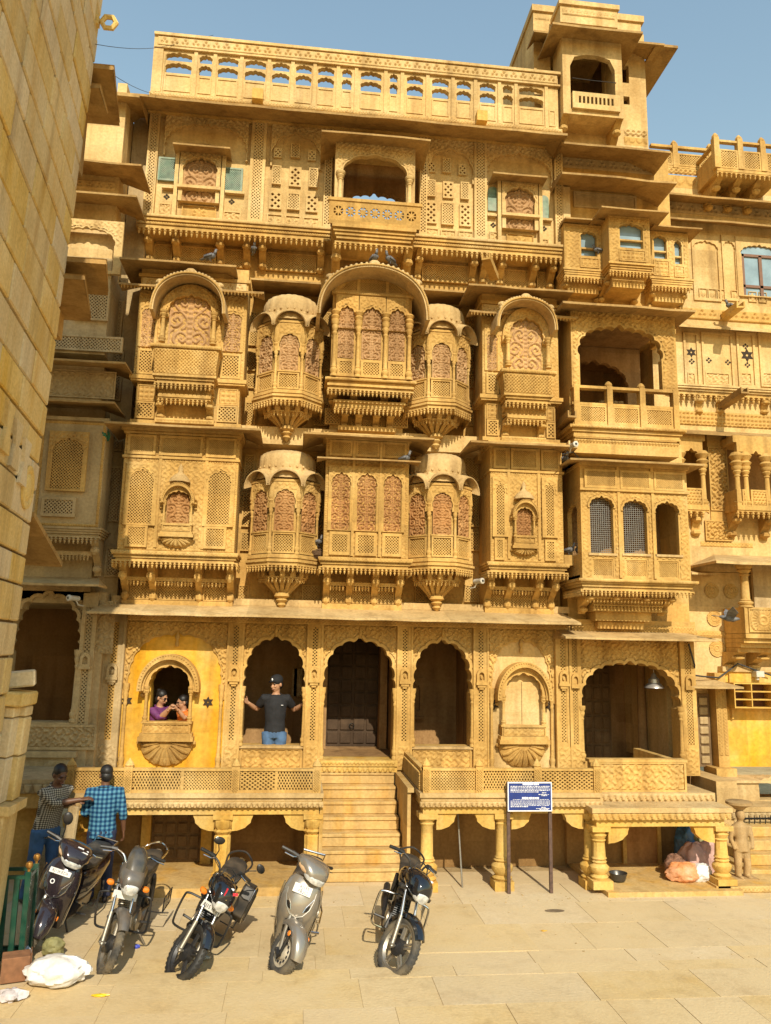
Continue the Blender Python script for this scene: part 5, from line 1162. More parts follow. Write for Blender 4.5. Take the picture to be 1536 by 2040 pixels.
# ---- plinth platform with two stout columns
py0 = -2.0; px0, px1 = X(1180, 1612, py0), X(1460, 1618, py0); zpl = Z(1310, 1610, py0)
g = MB(); g.box(px0, px1, py0, -.02, zpl-.06, zpl); g.box(px0+.04, px1-.04, py0+.05, -.02, zpl-.10, zpl-.062); t = rpart('platform_slab', g, LEDGE)
band(t, px0+.01, px1-.01, zpl-.15, zpl-.065, py0+.03, f_petal, MAIN, .03, .009, 'petal_cornice')
g = MB(); g.box(px0+.05, px1-.05, py0+.04, -.3, zpl-.15, zpl-.101); g.box(px0+.08, px1-.08, py0+.08, py0+.30, zpl-.24, zpl-.152); obj('plinth_beam', g, GOLD, t)
zu = Z(1300, 1580, -1.55); ux1 = X(1425, 1590, -1.55); g = MB(); g.box(4.03, ux1, -1.55, .0, zpl+.001, zu); st_ = rpart('upper_ledge', g, LEDGE); band(st_, 4.05, ux1-.02, zpl+.01, zu-.01, -1.55, f_petal, LEDGE, .03, .009, 'petal_cornice')
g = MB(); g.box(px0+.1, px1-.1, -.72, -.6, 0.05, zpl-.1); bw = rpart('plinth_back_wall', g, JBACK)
g = MB(); dx0, dx1, dz0, dz1 = X(1246, 1690, -.74), X(1309, 1690, -.74), Z(1278, 1722, -.74), Z(1278, 1646, -.74); g.box(dx0, dx1, -.75, -.722, dz0, dz1); cdr = obj('cellar_hatch', g, RED, bw)
g = MB(); frame(g, dx0-.05, dx1+.05, dz0-.04, dz1+.05, .055, -.78, -.722); obj('hatch_frame', g, MAIN, cdr) if False else obj('hatch_frame', g, MAIN, bw)
for px, pyb in ((1205, 1783), (1441, 1772)):
    q = atZ(px, pyb-8, .06); x, y_ = q.x, py0+.18; zb = .06; h = zpl-.24-zb
    g = MB(); g.box(x-.13, x+.13, y_-.13, y_+.13, zb, zb+.10); g.box(x-.12, x+.12, y_-.12, y_+.12, zb+h-.06, zb+h)
    g.lathe((x, y_, zb+.10), [(.10, 0), (.115, .03), (.085, .06), (.12, .11), (.125, .15), (.085, .19), (.10, .21), (.08, .23), (.10, .25), (.085, .27), (.075, h*.60), (.095, h*.63), (.08, h*.65), (.11, h*.72), (.085, h*.75), (.12, h-.16)], 20, flute=.07, nf=10); obj('plinth_column', g, GOLD, t, smooth=True)
    for sx in (1, -1):
        if (px == 1205 and sx == 1) or (px == 1441 and sx == -1):
            l = []; zz = zpl-.24
            for k in range(8): tt = k/7; l.append((x+sx*(.12+.26*math.sin(tt*math.pi/2)+.012*(k % 2)), zz-.21+.19*(1-math.cos(tt*math.pi/2))))
            g = MB(); g.prism([(x+sx*.11, zz), (x+sx*.11, zz-.22)]+l+[(x+sx*.40, zz)], y_-.06, y_+.06); obj('arch_spandrel', g, GOLD, t)
g = MB(); g.box(3.95, px1+.05, -2.06, -.5, .0, .06); rpart('floor_slab', g, STEP)
# ---- second storey box bay on a stepped corbel
y = -.80; x0, x1 = X(1158, 1050, y), X(1372, 1050, y); zfl, ztop, zmid = Z(1270, 1155, y), Z(1270, 933, y), Z(1270, 975, y)
g = MB(); bay = rpart('box_bay', MB().box(x0, x1, y+.10, .12, zfl, zfl+.06)); bay['label'] = 'box bay with three arched openings, one of them without netting'
wins = ((1176, 1222, 990, 1103), (1242, 1289, 997, 1104), (1307, 1352, 1001, 1106)); holes = []
for a, b, t_, bt in wins:
    c = (a+b)/2; w = X(b, 1050, y)-X(a, 1050, y); z0 = Z(c, bt, y); ap = Z(c, t_, y); zs_ = ap-.17; holes.append(opening(X(c, 1050, y), w, z0, zs_, .15, n=7, d=.014, tip=.03))
lowp = [rect(X(a, 1130, y)+.04, X(b, 1130, y)-.0, Z(1265, 1150, y), Z(1265, 1116, y)) for a, b, _, _ in wins]
g = MB(); g.plate(rect(x0, x1, zfl, ztop), holes+lowp, y, y+.09); bf = obj('bay_front', g, MAIN, bay); carved_ground(bf, x0+.02, x1-.02, zfl+.02, zmid-.06, y, holes+lowp)
for h, (a, b, t_, bt) in zip(holes, wins):
    cx = (h[0][0]+h[-1][0])/2; e_ = MB(); e_.plate(inflate(h, .03)[1:-1]+h[1:-1][::-1], [], y-.025, y+.01); obj('arch_moulding', e_, MAIN, bay)
    w = h[-1][0]-h[0][0]; zz = max(q[1] for q in h); me = relief(w+.12, .28, f_foliage2, .014, .011, mask=lambda u, v: ~in_poly(inflate(h, .035), u+cx, v+zz-.19), key='x'); obj('spandrel_carving', me, MAIN, bay, loc=(cx, y-.003, zz-.19))
    s_ = MB(); s_.box(cx-w/2-.04, cx+w/2+.04, y-.03, y+.05, h[0][1]-.03, h[0][1]+.005); obj('sill', s_, LEDGE, bay)
iron = MATS.get('iron') or plain('iron', (.03, .028, .025), .5, .8)
for h in holes[:2]:                                                # wire netting in two openings
    g = MB(); a, b, z0, z1 = h[0][0], h[-1][0], h[0][1], max(q[1] for q in h); n = int((b-a)/.032)
    for i in range(1, n): xx = a+(b-a)*i/n; g.box(xx-.002, xx+.002, y+.085, y+.089, z0, z1)
    for i in range(1, int((z1-z0)/.032)): zz = z0+.032*i; g.box(a, b, y+.085, y+.089, zz-.002, zz+.002)
    obj('wire_netting', g, plain('galvanised_wire', (.30, .29, .26), .5, .5) if 'galvanised_wire' not in MATS else MATS['galvanised_wire'], bay)
for r_ in lowp:
    (xa_, z0), (xb_, _), (_, z1), _ = r_; jali(bay, (xa_+xb_)/2, z0, xb_-xa_, z1-z0, y+.06, .028, .009, .02, MAIN, .02)
xs = [x0+.03, X(1230, 950, y), X(1297, 950, y), x1-.03]
top_panels(bay, xs, zmid-.01, ztop-.05, y)
for xx in xs[1:3]: gq = MB(); gq.box(xx-.022, xx+.022, y-.03, y, zfl+.02, ztop); obj('mullion', gq, MAIN, bay)
gq = MB(); gq.box(x0-.02, x1+.02, y-.045, y, zmid-.05, zmid-.015); gq.box(x0-.03, x1+.03, y-.05, .1, ztop, ztop+.05); obj('cornice', gq, MAIN, bay)
# side of the bay: one arched opening
zs1 = holes[0][0][1]; sh = [(q[0], q[1]) for q in opening(-.42, .42, zs1, zs1+.62, .16, n=5, d=.014, tip=.03)]
gq = MB(); gq.plate([(-.80+.09, zfl), (.1, zfl), (.1, ztop), (-.80+.09, ztop)], [sh], 0, .07); o = obj('bay_side', gq, MAIN, bay, loc=(x0, 0, 0), rot=(0, 0, math.pi/2)); o.location = (x0+.07, 0, 0)
gq = MB(); gq.box(x1-.07, x1, y+.09, .1, zfl, ztop); obj('bay_side', gq, MAIN, bay)
gq = MB(); gq.box(x0+.07, x1-.07, y+.09, .1, ztop-.04, ztop); gq.box(x0+.07, x1-.07, .02, .1, zfl, ztop); obj('bay_inside', gq, DARK, bay)
obj('eave', chhajja(X(1143, 912, y-.28)-.05, X(1404, 924, y-.28), .1, y-.28, Z(1270, 918, y-.28), Z(1270, 918, y-.28)+.16, .03, .4, .36), EAVE, bay)
gq = MB(); mould(gq, x0-.08, x1+.08, .1, y-.08, zfl-.16, zfl, (.90, .93, .96, 1.0)); obj('base_moulding', gq, MAIN, bay); band(bay, x0-.06, x1+.06, zfl-.05, zfl-.006, y-.081, f_braid)
gq = MB(); pendants(gq, x0-.02, x1+.02, y-.03, zfl-.16, .06, .9); pend_path(gq, [(x0-.03, -.05), (x0-.03, y-.03)], zfl-.16, .06, .9); obj('pendant_fringe', gq, MAIN, bay)
for i, (s0, s1, zz0, zz1, yy) in enumerate(((.15, .15, zfl-.26, zfl-.16, -.55), (.30, .30, zfl-.46, zfl-.26, -.42), (.38, .42, zfl-.60, zfl-.46, -.30), (.45, .5, zfl-.72, zfl-.60, -.2))):
    gq = MB(); gq.box(x0+s0, x1-s1, yy, .12, zz0, zz1-.003); obj('corbel_tier', gq, MAIN, bay)
    if i in (0, 1): gq = MB(); pendants(gq, x0+s0, x1-s1, yy-.02, zz1-.10, .055, .8); obj('pendant_fringe', gq, MAIN, bay)
    if i == 3: band(bay, x0+s0, x1-s1, zz0, zz1, yy, f_scallop)
for i, f_ in enumerate((.12, .36, .64, .88)):
    xx = x0+(x1-x0)*f_; gq = MB(); bracket(gq, xx, .11, y+.02, -.15, zfl-.5, zfl-.162); obj('bracket', gq, MAIN, bay)
# ---- third storey open balcony
y = -.62; x0, x1 = X(1139, 740, y), X(1349, 740, y); zfl, ztop = Z(1245, 852, y), Z(1245, 622, y)
oa, ob = X(1155, 720, y), X(1318, 720, y); ow = ob-oa; oc = (oa+ob)/2; zrl = Z(1245, 772, y); zs_ = Z(1240, 712, y); ap = Z(1240, 655, y)
hole = opening(oc, ow, zrl, zs_, ap-zs_, n=11, d=.035, tip=.05, sq=.75)
g = MB(); g.plate(rect(x0, x1, zrl-.01, ztop), [[(hole[0][0], zrl+.0)]+hole[1:-1]+[(hole[-1][0], zrl+.0)]], y, y+.12); b3 = rpart('open_balcony', g); b3['label'] = 'open third-storey balcony with a wide scalloped arch and three-panel parapet'
big = inflate(hole, .03); me = relief(x1-x0-.06, ztop-zs_-.02, f_foliage, .022, .011, mask=lambda u, v: ~in_poly(big, u+(x0+x1)/2, v+zs_), key='b3'); obj('spandrel_carving', me, MAIN, b3, loc=((x0+x1)/2, y-.003, zs_)); carved_ground(b3, x0+.02, x1-.02, zrl+.02, zs_, y, [hole])
posts = [X(q, 790, y) for q in (1148, 1214, 1279, 1345)]
gq = MB(); gq.box(x0, x1, y-.02, y+.10, zrl-.05, zrl-.012); gq.box(x0, x1, y, y+.10, zfl, zfl+.05); zm = Z(1245, 808, y); gq.box(x0, x1, y, y+.10, zm-.02, zm+.02); obj('parapet_rail', gq, MAIN, b3)
for i, q in enumerate(posts):
    gq = MB(); gq.box(q-.045, q+.045, y-.03, y+.1, zfl, zrl+.0)
    if i in (1, 2): gq.lathe((q, y+.03, zrl), [(.05, 0), (.06, .03), (.05, .06), (.02, .09)], 10)
    obj('parapet_post', gq, MAIN, b3)
for a, b in zip(posts, posts[1:]): jali(b3, (a+b)/2, zfl+.05, b-a-.10, zm-.02-zfl-.05, y+.06, .04, .012, .03, MAIN, .03)
for bb in ((x0, x0+.10, zfl, ztop), (x1-.08, x1, zm, zm+.06), (x1-.08, x1, ztop-.3, ztop)): gq = MB(); gq.box(bb[0], bb[1], y+.12, .12, bb[2], bb[3]); obj('balcony_side', gq, MAIN, b3)
gq = MB(); gq.box(x0+.1, x1, y+.1, 2.0, zfl-.05, zfl+.01); gq.box(x0+.1, x1, y+.12, 2.0, ztop-.06, ztop); gq.box(x0+.1, x1-.2, 1.9, 2.0, zfl, ztop); gq.box(x0, x0+.1, .13, 2.0, zfl, ztop); obj('balcony_inside', gq, DARK, b3)
gq = MB(); hh = opening(.9, 1.2, zfl+.02, zs_-.1, .5, n=9, d=.03, tip=.05); gq.plate(rect(.1, 1.75, zfl+.01, ztop-.07), [hh], .7, .8); obj('inner_arch', gq, DARK, b3, loc=(x0, 0, 0))
gq = MB()
for i, q in enumerate((.62, .72, .82, .92)): column(gq, x0+q, -.3, zfl+.01, zm+.16, .035, 8)
obj('stored_balusters', gq, GREY, b3)
obj('eave', chhajja(X(1121, 598, y-.38), X(1386, 618, y-.38), .12, y-.38, Z(1250, 608, y-.38), Z(1250, 608, y-.38)+.17, .035, .3, .5), EAVE, b3)
gq = MB(); gq.box(x0-.03, x1+.03, y-.05, .12, ztop, ztop+.07); obj('entablature', gq, MAIN, b3); 
gq = MB(); mould(gq, x0-.07, x1+.07, .1, y-.08, zfl-.20, zfl, (.86, .9, .94, 1.0)); gq.box(x0+.02, x1-.02, y+.03, .1, Z(1245, 905, y), zfl-.204); obj('base_moulding', gq, MAIN, b3)
band(b3, x0-.05, x1+.05, zfl-.048, zfl-.004, y-.081, f_diaper); band(b3, x0+.02, x1-.02, zfl-.27, zfl-.21, y+.03, f_scallop, MAIN, .03, .01); band(b3, x0-.0, x1+.0, zfl-.19, zfl-.155, y-.01, f_beads)
# room block above/below so that the openings read as rooms
# ---- fourth storey: three linked window bays
zfl4, ztop4 = Z(1250, 540, -.3), Z(1250, 446, -.3)
GLASS = plain('old_window_glass', (.22, .30, .34), .08, .0, noise=.25, nscale=3)
def win_bay(pl, pr, py_t, py_b, y, ws, lab):
    x0, x1 = X(pl, 500, y), X(pr, 500, y); pc = (pl+pr)/2; zt, zb = Z(pc, py_t, y), Z(pc, py_b, y)
    hs = []
    for (a, b, t_, bt) in ws: c = (a+b)/2; w = X(b, t_, y)-X(a, t_, y); ap = Z(c, t_, y); hs.append(opening(X(c, t_, y), w, Z(c, bt, y), ap-.11, .10, n=5, d=.012, tip=.02))
    g = MB(); g.plate(rect(x0, x1, zb, zt), hs, y, y+.08); p = rpart('window_bay', g); p['label'] = lab; carved_ground(p, x0+.04, x1-.04, zb+.04, zt-.04, y, hs)
    gq = MB(); gq.box(x0, x0+.06, y+.08, .1, zb, zt); gq.box(x1-.06, x1, y+.08, .1, zb, zt); gq.box(x0+.06, x1-.06, y+.081, .1, zb, zb+.05); gq.box(x0+.06, x1-.06, y+.081, .1, zt-.05, zt); obj('bay_side', gq, MAIN, p)
    for h in hs:
        cx = (h[0][0]+h[-1][0])/2; w = h[-1][0]-h[0][0]; z0 = h[0][1]; z1 = max(q[1] for q in h)
        gq = MB(); gq.box(cx-w/2, cx+w/2, y+.09, y+.095, z0, z1); obj('window_pane', gq, GLASS, p)
        gq = MB(); gq.box(cx-w/2-.01, cx+w/2+.01, y+.02, y+.07, z0+(z1-z0)*.30, z0+(z1-z0)*.36); obj('window_bar', gq, MAIN, p)
        me = relief(w+.10, .16, f_foliage2, .012, .011, mask=lambda u, v: ~in_poly(inflate(h, .02), u+cx, v+z1-.12), key='y'); obj('spandrel_carving', me, MAIN, p, loc=(cx, y-.002, z1-.12))
        panel(p, cx, zb+.04, w+.06, z0-.05-zb-.03, y, f_stars, MAIN, 'lattice_panel', .02)
    border(p, x0+.004, x1-.004, zb+.004, zt-.004, y, f_beads, .035)
    gq = MB(); mould(gq, x0-.04, x1+.04, .1, y-.06, zb-.14, zb, (.9, .93, .96, 1.0)); obj('base_moulding', gq, MAIN, p)
    gq = MB(); pendants(gq, x0-.02, x1+.02, y-.03, zb-.14, .06, .95); obj('pendant_fringe', gq, MAIN, p)
    gq = MB(); gq.box(x0+.08, x1-.08, y+.12, .11, zb-.36, zb-.14); obj('corbel_block', gq, MAIN, p); 
    for xx in (x0+.06, x1-.06): gq = MB(); bracket(gq, xx, .09, y+.02, .1, zb-.46, zb-.142); obj('bracket', gq, MAIN, p)
    return p, x0, x1, zt
p, x0, x1, zt = win_bay(1124, 1205, 447, 538, -.22, ((1157, 1188, 462, 510),), 'left bay of the linked top windows, with a pigeon on its sill'); obj('eave', chhajja(x0-.03, x1+.06, .1, -.40, zt, zt+.10, .025, .02, .02), EAVE, p)
p, x0, x1, zt = win_bay(1296, 1372, 462, 556, -.22, ((1302, 1327, 470, 515), (1343, 1357, 480, 526)), 'right bay of the linked top windows, with two narrow openings'); obj('eave', chhajja(x0-.02, x1+.16, .1, -.42, zt, zt+.08, .025, .02, .2), EAVE, p)
p, x0, x1, zt = win_bay(1214, 1296, 431, 526, -.55, ((1234, 1280, 446, 494),), 'projecting middle bay of the linked top windows'); obj('eave', chhajja(x0-.22, x1+.22, .1, -.82, zt-.02, zt+.10, .025, .3, .3), EAVE, p)
# ---- plain upper walls with two deep eaves
ztw = Z(1230, 300, 0)
for py_, yo in ((352, -.62), (292, -.55)):
    a, b = (X(1120, py_-8, yo), X(1349, py_+9, yo)) if py_ > 300 else (X(1119, py_-8, yo), X(1337, py_+8, yo))
    rpart('eave', chhajja(a, b, .1, yo, Z(1235, py_, yo), Z(1235, py_, yo)+.2, .035, .02, .5), EAVE)
panel(rw, X(1205, 402, .1), Z(1205, 418, .1), 1.15, .30, .10, lambda x, z, w, h: x*0, GREY, 'wall_panel', fr=.03, key='flat')
band(rw, RX0+.05, X(1300, 325, .1), Z(1200, 340, .1), Z(1200, 318, .1), .10, f_trefoil, GREY, .02, .012, 'trefoil_frieze')
g = MB(); g.box(X(1122, 400, -.1), X(1136, 400, -.1), -.1, .1, Z(1130, 436, -.1), Z(1130, 372, -.1)); rpart('wall_pier', g, LEDGE)
# ---- lookout tower
ty = .25; tx0, tx1 = X(1064, 150, ty), X(1288, 200, ty); tz0 = Z(1230, 290, 0); tz1 = Z(1200, 60, ty)
hsl = []
for (a, b, t_, bt) in ((1096, 1112, 108, 148), (1238, 1252, 130, 165), (1242, 1254, 192, 208)): hsl.append(rect(X(a, t_, ty), X(b, t_, ty), Z((a+b)/2, bt, ty), Z((a+b)/2, t_, ty)))
zb_ = Z(1200, 226, ty-.5)
fx0, fx1 = X(1121, 150, ty-.5), X(1240, 160, ty-.5)
g = MB(); g.plate(rect(tx0, tx1, tz0-.2, tz1), hsl+[rect(fx0+.12, fx1-.12, zb_, zb_+1.55)], ty, ty+.12); tw = rpart('tower_wall', g, PALE)
g = MB(); g.box(tx0, tx0+.12, ty+.12, ty+3.2, tz0-.2, tz1); g.box(tx1-.12, tx1, ty+.12, ty+3.2, tz0-.2, tz1); g.box(tx0+.12, tx1-.12, ty+3.1, ty+3.2, tz0-.2, tz1); obj('tower_sides', g, PALE, tw)
g = MB(); g.box(tx0+.12, tx1-.12, ty+.9, ty+1.0, tz0, tz1); g.box(tx0+.12, tx1-.12, ty+.12, ty+1.0, tz1-.1, tz1); obj('tower_inside', g, DARK, tw)
zot, zob = Z(1182, 108, ty-.5), Z(1182, 190, ty-.5); zbt = Z(1182, 60, ty-.5)
oh = opening((fx0+fx1)/2, X(1227, 150, ty-.5)-X(1138, 150, ty-.5), zob-.3, zot-.28, .26, n=1, d=.0, tip=.0, sq=.75)
g = MB(); g.plate(rect(fx0, fx1, zb_, zbt), [oh], ty-.5, ty-.40); fb_ = rpart('tower_balcony', g, PALE); fb_['label'] = 'roofed balcony on the front of the lookout tower'
g = MB(); g.box(fx0, fx0+.09, ty-.40, ty, zb_, zbt); g.box(fx1-.09, fx1, ty-.40, ty, zb_, zbt); g.box(fx0, fx1, ty-.5, ty, zb_-.06, zb_); obj('balcony_sides', g, PALE, fb_)
bx0, bx1 = X(1142, 205, ty-.52), X(1232, 210, ty-.52); bz0, bz1 = zb_+.02, zob
g = MB(); sl_ = [rect(bx0+.09+i*(bx1-bx0-.16)/9, bx0+.09+i*(bx1-bx0-.16)/9+.04, bz0+.1, bz1-.08) for i in range(9)]; g.plate(rect(bx0-.02, bx1+.02, bz0, bz1), sl_, ty-.56, ty-.50); obj('slotted_parapet', g, PALE, fb_)
for xx in (fx0+.06, fx1-.06): g = MB(); bracket(g, xx, .12, ty-.48, ty, zb_-.55, zb_-.06); obj('bracket', g, MAIN, fb_)
obj('balcony_eave', chhajja(X(1101, 44, ty-.85), X(1281, 63, ty-.85), ty, ty-.85, Z(1190, 53, ty-.85), Z(1190, 53, ty-.85)+.16, .04, .4, .4), EAVE, fb_)
ze = Z(1300, 84, ty-.45); obj('tower_eave', chhajja(X(1064, 62, ty-.45), X(1324, 86, ty-.45), ty, ty-.45, ze, ze+.2, .04, .15, .45), EAVE, tw)
g = MB(); g.box(tx1+.02, tx1+.45, ty-.4, ty+2.5, ze-.02, ze+.03); obj('side_eave', g, EAVE, tw)
zt2 = Z(1190, 12, ty-.5); g = MB(); g.box(fx0-.02, fx1-.05, ty-.5, ty+1.0, zbt+.1, zt2); tp_ = rpart('tower_crown', g, PALE); band(tp_, fx0+.02, fx1-.1, zbt+.25, zt2-.12, ty-.5, f_trefoil, PALE, .02, .014)
g = MB(); zt3 = Z(1090, 17, ty); g.box(tx0, tx1-.05, ty+.0, ty+3.2, tz1, zt3); tb_ = rpart('tower_attic', g, PALE); band(tb_, tx0+.03, fx0-.05, tz1+.12, zt3-.25, ty, f_trefoil, PALE, .02, .014)
g = MB(); g.box(tx0-.03, tx1, ty-.04, ty+3.25, zt3-.1, zt3+.03); g.box(fx0-.05, fx1-.02, ty-.54, ty-.05, zt2-.06, zt2+.03); obj('coping', g, PALE, tp_)
band(rw, X(1243, 262, ty), tx1-.02, Z(1265, 272, ty), Z(1265, 258, ty), ty, f_braid, PALE, .03, .012); band(rw, X(1243, 280, ty), tx1-.02, Z(1265, 290, ty), Z(1265, 274, ty), ty, f_scallop, MAIN, .02, .012)
# ================================================================== FAR RIGHT HOUSE
fr = root('honey_stone_house', 'honey sandstone house at the far right edge with roof balcony and carved roundels', 'building', (7.4, .6, 0), world=True)
YF = .60
def fpart(name, g, mat=MAIN, **k): return obj(name, g, mat, fr, **k)
FX0, FX1 = RX1-.2, 11.5
def fx(px, py): return X(px, py, YF)
def fz(px, py): return Z(px, py, YF)
g = MB(); g.box(FX0, FX1, YF, YF+3.5, fz(1450, 1140), fz(1450, 1003)); g.box(FX0, FX1, YF+1.2, YF+3.5, fz(1450, 1002), fz(1450, 866)); g.box(FX0, FX1, YF, YF+3.5, fz(1450, 865), fz(1420, 372)); g.box(FX0, FX1, YF, YF+3.5, 1.2, fz(1450, 1141)); fpart('house_wall', g, PALE)
# roof parapet with posts and screens
zt, zb = fz(1370, 292), fz(1370, 332)
for a, b in ((1298, 1340), (1350, 1412)):
    x0, x1 = fx(a, 310), fx(b, 315); g = MB(); g.box(x0, x1, YF, YF+.08, zt-.05, zt); g.box(x0, x1, YF, YF+.08, zb-.04, zb+.0); q = fpart('roof_railing', g, MAIN)
    jali(q, (x0+x1)/2, zb, x1-x0, (zt-zb)*.62, YF+.05, .05, .015, .03, MAIN, .03, back=EAVE)
for px in (1345, 1416):
    x = fx(px, 310); g = MB(); g.box(x-.05, x+.05, YF-.02, YF+.1, zb-.05, zt+.03); g.lathe((x, YF+.04, zt+.03), [(.055, 0), (.06, .03), (.02, .09)], 8); fpart('railing_post', g, MAIN)
band(fr, FX0+.3, FX1-.3, zb-.18, zb-.05, YF, f_braid, MAIN, .03, .013); band(fr, FX0+.3, FX1-.3, zb-.45, zb-.20, YF, f_scallop, MAIN, .02, .014)
# projecting roof balcony
yb = YF-.7; x0, x1 = X(1428, 320, yb), X(1560, 335, yb); zt, zb = Z(1480, 282, yb), Z(1480, 338, yb)
g = MB(); g.box(x0, x1, yb, yb+.08, zt-.04, zt); g.box(x0, x1, yb, YF, zb-.06, zb); rb = fpart('roof_balcony', g, MAIN)
posts = [X(q, 310, yb) for q in (1428, 1475, 1520, 1562)]
for q in posts: g = MB(); g.box(q-.05, q+.05, yb-.02, yb+.09, zb, zt+.04); g.lathe((q, yb+.03, zt+.04), [(.055, 0), (.06, .03), (.02, .09)], 8); obj('balcony_post', g, MAIN, rb)
for a, b in zip(posts, posts[1:]): jali(rb, (a+b)/2, zb, b-a-.1, (zt-zb)*.66, yb+.05, .05, .015, .03, MAIN, .03, back=EAVE)
g = MB(); g.box(x0, x0+.07, yb+.08, YF, zb, zb+(zt-zb)*.66); g.box(x0, x0+.07, yb+.08, YF, zt-.04, zt); obj('balcony_side', g, MAIN, rb)
g = MB(); pendants(g, x0, x1, yb+.02, zb-.06, .09, .9); obj('pendant_fringe', g, MAIN, rb)
for q in (1445, 1485, 1525): g = MB(); bracket(g, X(q, 355, yb), .12, yb+.1, YF, zb-.5, zb-.06); obj('bracket', g, MAIN, rb)
# eaves (two high ones, one in the middle, one above the arcade)
for px, py, yo in ((1440, 392, YF-.45), (1440, 440, YF-.3), (1440, 652, YF-.25), (1450, 864, YF-.35)):
    fpart('eave', chhajja(FX0+.1, FX1, YF, yo, Z(px, py, yo), Z(px, py, yo)+.14, .035, .01, .01), EAVE if py != 652 else PALE)
band(fr, FX0+.2, FX1-.2, fz(1440, 432), fz(1440, 410), YF, f_trefoil, GREY, .03, .014, 'trefoil_frieze')
# blank panels and the glazed window
for a, b in ((1378, 1432), (1438, 1466)):
    c = (a+b)/2; w = fx(b, 520)-fx(a, 520); hole = opening(0, w-.06, .05, fz(c, 500)-fz(c, 600), .16, n=7, d=.015, tip=.03); h = fz(c, 470)-fz(c, 600)
    g = MB(); g.plate(rect(-w/2, w/2, 0, h), [hole], -.03, .0); o = obj('blind_arch', g, PALE, fr, loc=(fx(c, 520), YF, fz(c, 600)))
for a, b in ((1392, 1408), (1410, 1426), (1428, 1444), (1456, 1472), (1490, 1506), (1510, 1526)):
    panel(fr, fx((a+b)/2, 588), fz(1440, 598), fx(b, 588)-fx(a, 588), fz(1440, 578)-fz(1440, 598), YF-.002, f_rosette, PALE, 'flower_panel', .025, fr=.01)
wx0, wx1 = fx(1476, 540), fx(1550, 540); wz0, wz1 = fz(1510, 592), fz(1510, 500)
hole = opening((wx0+wx1)/2, wx1-wx0, wz0, wz1-.12, .18, n=9, d=.02, tip=.03)
g = MB(); g.plate(rect(wx0-.10, wx1+.10, wz0-.02, wz1+.24), [hole], YF-.05, YF); wn_ = fpart('glazed_window', g, PALE)
BROWN = plain('brown_window_frame', (.16, .07, .03), .55)
g = MB(); g.box(wx0, wx1, YF-.012, YF-.006, wz0, wz1+.06); obj('window_pane', g, GLASS, wn_)
for (a, b, c, d) in ((wx0, wx0+.05, wz0, wz1-.1), (wx1-.05, wx1, wz0, wz1-.1), ((wx0+wx1)/2-.03, (wx0+wx1)/2+.03, wz0, wz1-.12), (wx0, wx1, wz1-.15, wz1-.10), (wx0, wx1, wz0+.16, wz0+.21)):
    g = MB(); g.box(a, b, YF-.04, YF-.013, c, d); obj('window_bar', g, BROWN, wn_)
band(fr, FX0+.2, FX1-.2, fz(1440, 640), fz(1440, 618), YF, f_trefoil, MAIN, .03, .014, 'trefoil_frieze')
def spout(px0, py0, px1, py1, y0, y1, parent, mat=GOLD):
    a, b = atY(px0, py0, y0), atY(px1, py1, y1); g = MB(); d = (b-a); L_ = d.length; g.M = Matrix.Translation(a) @ d.to_track_quat('Y', 'Z').to_matrix().to_4x4()
    g.box(-.07, .07, 0, L_, -.06, -.03); g.box(-.07, -.045, 0, L_, -.03, .05); g.box(.045, .07, 0, L_, -.03, .05); return obj('water_spout', g, mat, parent)
spout(1443, 632, 1476, 606, YF, YF-.75, fr); spout(1436, 810, 1484, 777, YF, YF-.75, fr, EAVE); spout(1112, 850, 1140, 824, -.1, -.75, rw, EAVE); spout(1124, 905, 1142, 884, -.2, -.8, rw, LEDGE)
spout(985, 552, 968, 510, .0, -.6, man, MAIN)
# third floor: carved panels with star vents
for a, b, k in ((1362, 1392, 1), (1398, 1460, 0), (1468, 1504, 1), (1512, 1560, 0)):
    c = (a+b)/2; w = fx(b, 720)-fx(a, 720); z0, z1 = fz(c, 772), fz(c, 664); g = MB(); frame(g, fx(a, 720), fx(b, 720), z0, z1, .04, YF-.03, YF); fpart('panel_surround', g, PALE)
    panel(fr, fx(c, 760), z0+.05, w-.14, .22, YF, f_foliage, PALE, 'carved_panel', .02)
for px, py, r in ((1377, 702, .10), (1488, 708, .13)): g = MB(); g.plate(star_poly(fx(px, py), fz(px, py), r), [star_poly(fx(px, py), fz(px, py), r*.25)], YF-.006, YF-.001); fpart('star_vent', g, VOID)
for px, py in ((1378, 720), (1412, 718), (1450, 722), (1485, 690), (1489, 727)):
    x, z = fx(px, py), fz(px, py); g = MB()
    for dx, dz in ((.035, 0), (-.035, 0), (0, .035), (0, -.035)): g.prism([(x+dx-.024, z+dz), (x+dx, z+dz-.024), (x+dx+.024, z+dz), (x+dx, z+dz+.024)], YF-.006, YF-.001)
    fpart('quatrefoil_vent', g, VOID)
g = MB(); zz = fz(1440, 775); mould(g, FX0+.2, FX1, YF, YF-.18, zz-.14, zz, (.5, .7, .9, 1)); fpart('storey_base', g, PALE)
g = MB(); pendants(g, FX0+.3, FX1-.1, YF-.1, zz-.14, .10, 1.3); fpart('pendant_fringe', g, MAIN)
for px in (1390, 1432, 1520): g = MB(); bracket(g, fx(px, 800), .12, YF-.12, YF, fz(px, 828), zz-.14); fpart('bracket', g, MAIN)
band(fr, FX0+.2, FX1-.2, fz(1440, 850), fz(1440, 822), YF, f_stars, MAIN, .03, .013, 'star_lattice_band')
